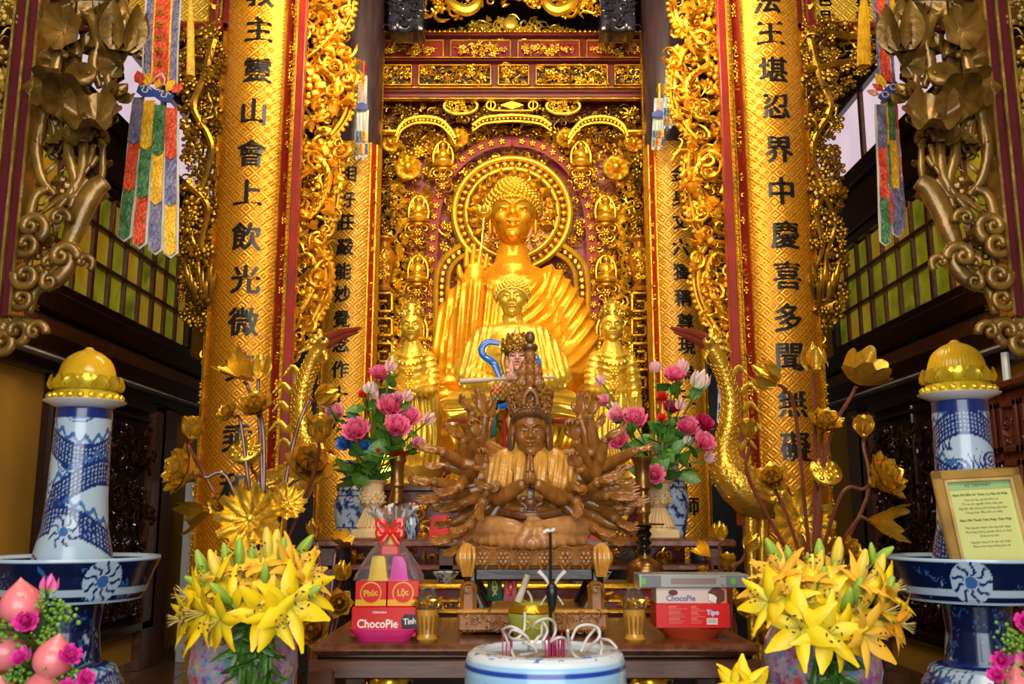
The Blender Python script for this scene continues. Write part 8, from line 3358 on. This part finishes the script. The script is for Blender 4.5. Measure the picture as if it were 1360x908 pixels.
for a, e, mt in ((.02, .20, mat('dark_grey_print', (0.17, 0.18, 0.19), .4)), (.79, .98, MATS['dark_grey_print']), (.29, .70, mat('brown_grey_print', (0.25, 0.17, 0.14), .4))):
    b = MB()
    m_ = h3 * (.06 if a != .29 else .28)
    b.span((x0 + (x1 - x0) * a, yf - .0002, zc3 + m_), (x0 + (x1 - x0) * e, yf + .001, zc3 + h3 - m_))
    b.build('printed_block', mt, rt, smooth=False)
for a in (.04, .855):
    b = MB()
    b.add(t_prism([(.012 * math.cos(t_), .016 * math.sin(t_)) for t_ in np.linspace(0, 2 * PI, 12, endpoint=False)], 0, .0006), (x0 + (x1 - x0) * a, yf - .0006, zc3 + h3 * .5))
    b.build('green_emblem', mat('green_emblem', (0.10, 0.50, 0.04), .4), rt)
b = MB()
for a in (-.01, .012):
    b.add(t_ring(.010, .0012, 14, 4, .6 if a > 0 else 3.6, 2.6 if a > 0 else 5.6), (x0 + (x1 - x0) * .76, yf - .0002, zc3 + h3 * .5 + a), (1, .3, 1))
b.build('arrow_mark', CBLK, rt)

# ------------------------------------------------------------------ lily vases
FAM = mat_attr('famille_rose_porcelain', .12, 0, .8, bump=.0)


def speckle(an, zz, r_):
    r0 = np.random.RandomState(8)
    pal = np.array([(.55, .10, .35), (.10, .30, .62), (.50, .42, .52), (.62, .15, .40), (.12, .45, .42), (.70, .50, .12), (.35, .12, .45), (.30, .10, .50), (.60, .10, .08), (.45, .38, .55)])
    C = np.tile(np.array((.42, .36, .46)), (len(an), 1))
    a = an * .2
    P_ = np.stack([r0.uniform(-.64, .64, 1200), r0.uniform(ITZ, ITZ + .5, 1200)], -1)
    K = r0.randint(len(pal), size=1200)
    S_ = r0.uniform(.006, .019, 1200)
    for i in range(1200):
        d = np.hypot(a - P_[i, 0], zz - P_[i, 1])
        an_ = np.arctan2(zz - P_[i, 1], a - P_[i, 0])
        C[d < S_[i] * (.75 + .25 * np.cos(5 * an_ + i))] = pal[K[i]]
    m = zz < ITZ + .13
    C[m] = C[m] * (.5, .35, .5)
    return C


T_LILYP = t_petal(1.0, .42, .35, .62, 8, 5, 3.0, .012)


def t_lily(seed=0, open_=.62):
    r = np.random.RandomState(seed)
    mb = MB()
    for i in range(6):
        a = 2 * PI * i / 6 + r.uniform(-.12, .12)
        p = t_petal(1.0 * r.uniform(.92, 1.05), .46 if i % 2 else .34, .35, .35 + .35 * r.rand(), 8, 5, 3.0, .012)
        mb.add(p, (.04 * math.sin(a), -.04 * math.cos(a), 0), 1, rotm(0, 0, a) @ rotm(open_ + r.uniform(-.08, .12), 0, 0))
    return mb.arrays()


def t_stamen():
    mb = MB()
    for i in range(6):
        a = 2 * PI * i / 6 + .3
        mb.tube(catmull([(0, 0, .05), (.10 * math.cos(a), .10 * math.sin(a), .4), (.2 * math.cos(a), .2 * math.sin(a), .62)], 3), .014, 4)
    return mb.arrays()


def t_anther():
    mb = MB()
    for i in range(6):
        a = 2 * PI * i / 6 + .3
        mb.sphere((.2 * math.cos(a), .2 * math.sin(a), .63), (.028, .06, .028), 6, 4, rotm(0, 0, a))
    return mb.arrays()


LP_ = mat_attr('lily_petal', .45, 0, 0)
LM, LMO = [], []
for k in range(3):
    t = t_lily(k, .70 + .12 * k)
    LM.append(mk_mesh('lily_yellow', t[0], t[1], 1, True, 180, col_t(t, (.62, .55, .02), (.95, .66, .006))))
    LMO.append(mk_mesh('lily_orange', t[0], t[1], 1, True, 180, col_t(t, (.80, .50, .02), (.95, .52, .04))))
SM_ = mk_mesh('stamen', *t_stamen(), 1, True, 180)
AN_ = mk_mesh('anther', *t_anther(), 1, True, 180)
bt = MB()
bt.add(t_lathe(catmull([(0, 0), (.10, .06), (.16, .35), (.15, .65), (.07, .95), (0, 1.02)], 3), 12))
for i in range(3):
    a_ = 2 * PI * i / 3
    bt.tube([(.11 * math.cos(a_), .11 * math.sin(a_), .08), (.165 * math.cos(a_), .165 * math.sin(a_), .4), (.15 * math.cos(a_), .15 * math.sin(a_), .7), (.03 * math.cos(a_), .03 * math.sin(a_), 1.0)], .02, 5)
tb = bt.arrays()
BUDG = mk_mesh('lily_bud_green', tb[0], tb[1], 1, True, 180, mixc(np.tile(np.array((.14, .30, .02)), (len(tb[0]), 1)), np.tile(np.array((.34, .48, .05)), (len(tb[0]), 1)), np.clip(tb[0][:, 2], 0, 1)))
BUDY = mk_mesh('lily_bud_yellow', tb[0], tb[1], 1, True, 180, mixc(np.tile(np.array((.45, .48, .04)), (len(tb[0]), 1)), np.tile(np.array((.88, .60, .06)), (len(tb[0]), 1)), np.clip(tb[0][:, 2] * 1.3, 0, 1)))
ll = MB()
ll.add(t_petal(1.0, .24, .2, .45, 8, 4, 1, .008))
LLM = ll.mesh('lily_leaf', angle=180)
LEAFD = mat('lily_leaf_green', (0.07, 0.20, 0.02), .35, 0, .25, 12, color2=(0.02, 0.07, 0.01))
FILA = mat('pale_filament', (0.75, 0.62, 0.15), .5)
ANTH = mat('brown_anther', (0.16, 0.05, 0.01), .7)
# kind (y yellow, o orange, g green bud, b yellow bud), px, py, size px, direction
LL_ = [('y', 262, 815, 52, (-.75, -.5, -.05)), ('y', 330, 785, 52, (.05, -.7, .55)), ('y', 392, 800, 52, (.55, -.65, .2)), ('y', 296, 805, 46, (-.3, -.8, .3)), ('y', 275, 768, 42, (-.6, -.5, .6)), ('o', 345, 738, 46, (-.1, -.4, .9)),
       ('o', 395, 748, 46, (.6, -.4, .6)), ('y', 410, 778, 44, (.75, -.45, .3)), ('o', 372, 768, 42, (.2, -.7, .6)), ('y', 350, 812, 44, (.1, -.9, .1)), ('o', 312, 748, 38, (-.25, -.5, .8)), ('y', 246, 790, 42, (-.8, -.4, .3)), ('y', 318, 770, 42, (-.2, -.6, .7)),
       ('y', 370, 822, 42, (.5, -.8, -.1)), ('y', 283, 828, 42, (-.5, -.7, -.3)), ('o', 412, 760, 38, (.8, -.3, .5)), ('y', 238, 822, 38, (-.9, -.4, -.1)),
       ('g', 268, 752, 44, (-.35, -.1, 1)), ('g', 318, 735, 40, (.0, -.1, 1)), ('b', 365, 732, 56, (.1, -.1, 1)), ('b', 355, 722, 42, (-.1, 0, 1)), ('g', 375, 735, 42, (.1, -.1, 1)), ('b', 285, 752, 44, (-.35, -.1, 1)), ('g', 402, 728, 42, (.6, -.1, .8)),
       ('g', 262, 775, 36, (-.8, -.3, .5)), ('g', 408, 790, 44, (.8, -.3, .5)), ('b', 303, 762, 44, (-.1, -.3, 1)), ('g', 352, 766, 36, (.1, -.4, 1)), ('g', 384, 762, 34, (.1, -.3, 1)), ('b', 338, 792, 42, (.1, -.6, .8)), ('g', 362, 790, 36, (.6, -.5, .6)), ('g', 293, 788, 38, (-.6, -.4, .7)), ('g', 300, 738, 34, (-.2, -.1, 1)), ('g', 335, 740, 36, (0, -.2, 1))]
LR_ = [('y', 1075, 792, 52, (-.25, -.75, .5)), ('y', 1138, 812, 56, (.1, -.8, .35)), ('y', 1060, 832, 50, (-.45, -.75, .25)), ('o', 1022, 768, 46, (-.7, -.4, .55)), ('o', 1182, 812, 46, (.8, -.5, .2)), ('o', 1120, 762, 44, (.1, -.5, .85)), ('y', 1188, 782, 40, (.75, -.4, .45)),
       ('o', 1080, 756, 40, (-.1, -.5, .9)), ('y', 1102, 842, 46, (.0, -.9, .1)), ('o', 1158, 845, 44, (.45, -.75, -.1)), ('y', 1012, 796, 42, (-.8, -.4, .3)), ('y', 1040, 786, 42, (-.4, -.7, .5)), ('o', 1150, 768, 40, (.4, -.5, .7)), ('o', 1032, 752, 40, (-.5, -.4, .7)), ('y', 1100, 800, 44, (0, -.7, .7)), ('o', 1060, 770, 40, (-.2, -.5, .8)), ('o', 1200, 830, 36, (.8, -.4, -.2)), ('y', 1125, 846, 40, (.3, -.8, -.1)),
       ('g', 1088, 737, 42, (.02, -.1, 1)), ('g', 1030, 737, 48, (-.5, -.1, .9)), ('b', 1112, 737, 46, (.15, -.1, 1)), ('b', 1145, 752, 44, (.2, -.2, 1)), ('g', 1158, 735, 28, (-.05, -.1, 1)), ('g', 1172, 738, 36, (.75, -.1, .6)), ('b', 1155, 780, 48, (.3, -.3, 1)), ('g', 1175, 788, 48, (.4, -.3, .9)),
       ('g', 1092, 772, 40, (.1, -.4, 1)), ('g', 1105, 762, 36, (.3, -.3, 1)), ('g', 1138, 788, 46, (.1, -.5, .9)), ('b', 1168, 757, 42, (.3, -.1, 1)), ('g', 1125, 798, 38, (.1, -.6, .9)), ('g', 1074, 748, 28, (-.1, -.1, 1)), ('g', 1050, 742, 36, (-.3, -.1, 1))]
for lst, vpx, nm, extra in ((LL_, 325, 'left', 0), (LR_, 1090, 'right', 1)):
    Yl = 3.62
    ul = P(681, 850, Yl)[0] - P(680, 850, Yl)[0]
    c = P(vpx, 850, Yl)
    R = (71 if vpx < 600 else 76) * ul
    zt = P(vpx, 806, Yl)[2]
    rt = thing('flower_vase', (c[0], Yl, ITZ), 'round vase with many coloured floral glaze holding the %s lilies' % nm, 'vase')
    h = zt - ITZ
    pr = [(0, ITZ), (R * .55, ITZ), (R * .6, ITZ + .02), (R * .85, ITZ + .25 * h), (R, ITZ + .58 * h), (R * .95, ITZ + .78 * h), (R * .72, ITZ + .94 * h), (R * .55, zt), (R * .58, zt + .04), (R * .50, zt + .04), (R * .45, zt - .05), (0, zt - .06)]
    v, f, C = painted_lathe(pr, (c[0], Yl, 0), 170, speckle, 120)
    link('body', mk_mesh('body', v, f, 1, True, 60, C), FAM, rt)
    mouth = np.array((c[0], Yl, zt + .03))
    rt = thing('lily_bouquet', mouth, 'bunch of yellow and orange lilies with green buds in the %s glazed vase' % nm, 'bouquet')
    r_ = np.random.RandomState(17 + extra)
    for k, (kd, px, py, sz, d) in enumerate(lst):
        d = np.asarray(d, float)
        d /= np.linalg.norm(d)
        dy = -.20 + .02 * ((py - 735) / 10.0) * -1 + r_.uniform(-.04, .04)
        q = P(px, py, Yl + dy)
        if kd in 'yo':
            R_ = look_rot(d, roll=r_.uniform(0, 6))
            base = q - d * .25 * sz * ul
            o = inst('lily', (LM if kd == 'y' else LMO)[k % 3], base, R_, sz * ul * .95, rt, LP_)
            inst('stamens', SM_, base, R_, sz * ul * .95, o, FILA)
            inst('anthers', AN_, base, R_, sz * ul * .95, o, ANTH)
        else:
            R_ = look_rot(d, roll=r_.uniform(0, 6))
            base = q - d * .5 * sz * ul
            inst('bud', BUDG if kd == 'g' else BUDY, base, R_, sz * ul, rt, LP_)
        b = MB()
        foot = mouth + (r_.uniform(-.06, .06), r_.uniform(-.05, .02), -.06)
        mid_ = foot * .55 + base * .45 + np.array((0, -.03, .03))
        b.tube(catmull([foot, mid_, base - d * .03, base], 5), .005, 5)
        b.build('stem', STEMG, rt)
    # leafy stems hanging in front of the vase
    for k in range(7):
        b = MB()
        px = vpx - 4 + 6 * k + r_.uniform(-4, 4)
        p0, p1, p2 = P(px + r_.uniform(-8, 8), 800, Yl - .26), P(px, 850, Yl - R - .05), P(px + r_.uniform(-6, 6), 930, Yl - R - .06)
        p2[2] = max(p2[2], ITZ + .02)
        pth = catmull([p0, p1, p2], 8)
        b.tube(pth, .0075, 6)
        b.build('stem', STEMG, rt)
        for j in range(13):
            i = r_.randint(4, len(pth) - 1)
            ld = np.array((r_.uniform(-1, 1), -r_.uniform(.1, .8), r_.uniform(-.9, .5)))
            inst('leaf', LLM, pth[i], look_rot(ld, roll=r_.uniform(0, 6)), r_.uniform(.06, .12), rt, LEAFD)
# a further lily at the bottom edge, right of the table
Yl = 3.3
ul = P(681, 890, Yl)[0] - P(680, 890, Yl)[0]
q = P(988, 922, Yl)
rt = thing('low_lily_bunch', (q[0], Yl, ITZ), 'low bunch of yellow lilies showing at the bottom edge right of the table', 'bouquet')
b = MB()
b.add(t_lathe([(0, ITZ), (.05, ITZ), (.07, ITZ + .03), (.06, ITZ + .07), (.065, ITZ + .08), (0, ITZ + .06)], 24), (q[0], Yl, 0))
b.build('cup', WHITE, rt)
for k, (px, py, sz, d) in enumerate(((985, 906, 36, (-.2, -.5, .9)), (1004, 908, 34, (.4, -.5, .7)), (970, 914, 32, (-.7, -.5, .4)))):
    d = np.asarray(d) / np.linalg.norm(d)
    p_ = P(px, py, Yl - .05)
    R_ = look_rot(d, roll=k)
    o = inst('lily', LM[k], p_ - d * .1 * sz * ul, R_, sz * ul, rt, LP_)
    b = MB()
    b.tube([(q[0], Yl, ITZ + .06), p_ - d * .1 * sz * ul], .005, 5)
    b.build('stem', STEMG, rt)

# ------------------------------------------------------------------ peach and flower offerings in the bottom corners
T_PEACH = None
pm = MB()
v, f = t_lathe(catmull([(0, 0), (.22, .02), (.46, .22), (.52, .48), (.42, .76), (.20, .98), (.05, 1.12), (0, 1.18)], 5), 28)
an = np.arctan2(v[:, 1], v[:, 0])
k_ = 1 - .10 * np.exp(-(an + PI / 2) ** 2 / .03)
v[:, :2] *= k_[:, None]
pc_ = mixc(np.tile(np.array((.85, .32, .26)), (len(v), 1)), np.tile(np.array((.80, .03, .15)), (len(v), 1)), np.clip(.25 + .75 * np.sin(v[:, 2] * 2.6) * (.6 + .4 * np.cos(an + 1.2)), 0, 1))
PEACH = mk_mesh('peach', v, f, 1, True, 180, pc_)
PEM = mat_attr('peach_skin', .3, 0, .3)
t = t_peony(11, 4)
FPK = mk_mesh('flower_magenta', t[0], t[1], 1, True, 180, col_t(t, (.65, .01, .25), (.85, .06, .42)))
t = t_bud_lotus(5, 9)
FBD = mk_mesh('lotus_bud_pink', t[0], t[1], 1, True, 180, mixc(np.tile(np.array((.25, .45, .05)), (len(t[0]), 1)), np.tile(np.array((.85, .14, .42)), (len(t[0]), 1)), np.clip((t[0][:, 2] - .15) * 5, 0, 1)))
gm = MB()
r_ = np.random.RandomState(2)
for k in range(60):
    gm.sphere(r_.normal(0, .35, 3), r_.uniform(.07, .13), 6, 4)
GSP = gm.mesh('green_sprig', angle=180)
SPR = mat('fresh_green_sprig', (0.22, 0.42, 0.04), .6, 0, .3, 20, color2=(0.08, 0.2, 0.02))
OL = [('p', 28, 800, 52, (-.05, -.1, 1)), ('p', 72, 872, 50, (.2, -.1, 1)), ('p', 8, 862, 52, (-.2, -.1, 1)), ('p', 58, 918, 56, (.05, -.2, 1)), ('p', 4, 925, 46, (-.1, -.2, 1)),
      ('f', 36, 826, 17, (.2, -.8, .3)), ('f', 92, 872, 15, (.5, -.7, .4)), ('f', 28, 876, 12, (-.1, -.7, .6)), ('f', 112, 902, 12, (.5, -.5, .4)), ('f', 90, 918, 16, (.3, -.8, .3)), ('b', 66, 775, 26, (.1, 0, 1)), ('b', 30, 868, 24, (0, -.2, 1)), ('b', 112, 905, 26, (.2, -.1, 1)),
      ('s', 75, 815, 22, None), ('s', 10, 832, 24, None), ('s', 60, 848, 16, None), ('s', 20, 895, 20, None), ('s', 88, 898, 22, None), ('s', 50, 800, 12, None), ('l', 62, 885, 40, (.3, -.6, .5)), ('l', 20, 840, 36, (-.5, -.5, .4)), ('l', 100, 890, 36, (.6, -.5, .5)), ('l', 45, 845, 34, (0, -.8, .3))]
OR_ = [('s', 1345, 850, 20, None), ('f', 1362, 828, 15, (-.3, -.8, .3)), ('f', 1330, 878, 13, (-.4, -.8, .3)), ('p', 1350, 910, 46, (-.1, -.2, 1)), ('f', 1325, 898, 12, (-.5, -.6, .4)), ('b', 1352, 872, 22, (-.1, 0, 1)), ('s', 1335, 900, 18, None), ('l', 1338, 870, 34, (-.4, -.6, .4)), ('p', 1385, 880, 46, (.1, -.1, 1))]
for lst, pxc, nm in ((OL, 48, 'left'), (OR_, 1365, 'right')):
    Yo = 2.62
    uo = P(681, 880, Yo)[0] - P(680, 880, Yo)[0]
    c = P(pxc, 940, Yo)
    rt = thing('peach_arrangement', (c[0], Yo, ITZ), 'arrangement of pink peaches, magenta flowers and green sprigs in the %s bottom corner' % nm, 'fruit arrangement')
    b = MB()
    b.add(t_lathe([(0, ITZ), (.09, ITZ), (.10, ITZ + .01), (.04, ITZ + .04), (.05, ITZ + .09), (.17, ITZ + .13), (.17, ITZ + .14), (0, ITZ + .12)], 30), (c[0], Yo, 0))
    b.build('footed_dish', WHITE, rt)
    b = MB()
    zc_ = P(pxc, 870, Yo)[2]
    b.add(t_lathe([(0, ITZ + .12), (.12, ITZ + .13), (.11, (ITZ + .13 + zc_) / 2), (.05, zc_), (0, zc_)], 20), (c[0], Yo, 0))
    b.build('moss_core', mat('dark_moss', (0.02, 0.07, 0.015), .9, 0, .3, 30, .6, 60), rt)
    r_ = np.random.RandomState(6)
    for k, (kd, px, py, sz, d) in enumerate(lst):
        q = P(px, py, Yo - .06 - .08 * r_.rand() - (.06 if kd in 'f' else 0))
        d = np.asarray(d if d is not None else (0, -.5, .8), float)
        d = d / np.linalg.norm(d)
        R_ = look_rot(d, roll=r_.uniform(-.4, .4))
        if kd == 'p':
            inst('peach', PEACH, q - d * .5 * sz * uo, R_, sz * uo * .95, rt, PEM)
        elif kd == 'f':
            inst('flower', FPK, q, R_, sz * uo * 1.6, rt, PETAL)
        elif kd == 'b':
            inst('lotus_bud', FBD, q - d * .5 * sz * uo, R_, sz * uo, rt, PETAL)
        elif kd == 's':
            stuff(inst('green_sprig', GSP, q, R_, sz * uo * 1.3, rt, SPR))
        else:
            inst('leaf', LFM, q, R_, sz * uo, rt, LEAFG)
        if kd != 'p':
            b = MB()
            b.tube(catmull([(c[0], Yo, min(zc_, q[2] - .05)), (np.array((c[0], Yo, q[2])) + q) / 2 - (0, 0, .03), q], 4), .005, 5)
            b.build('stem', STEMG, rt)
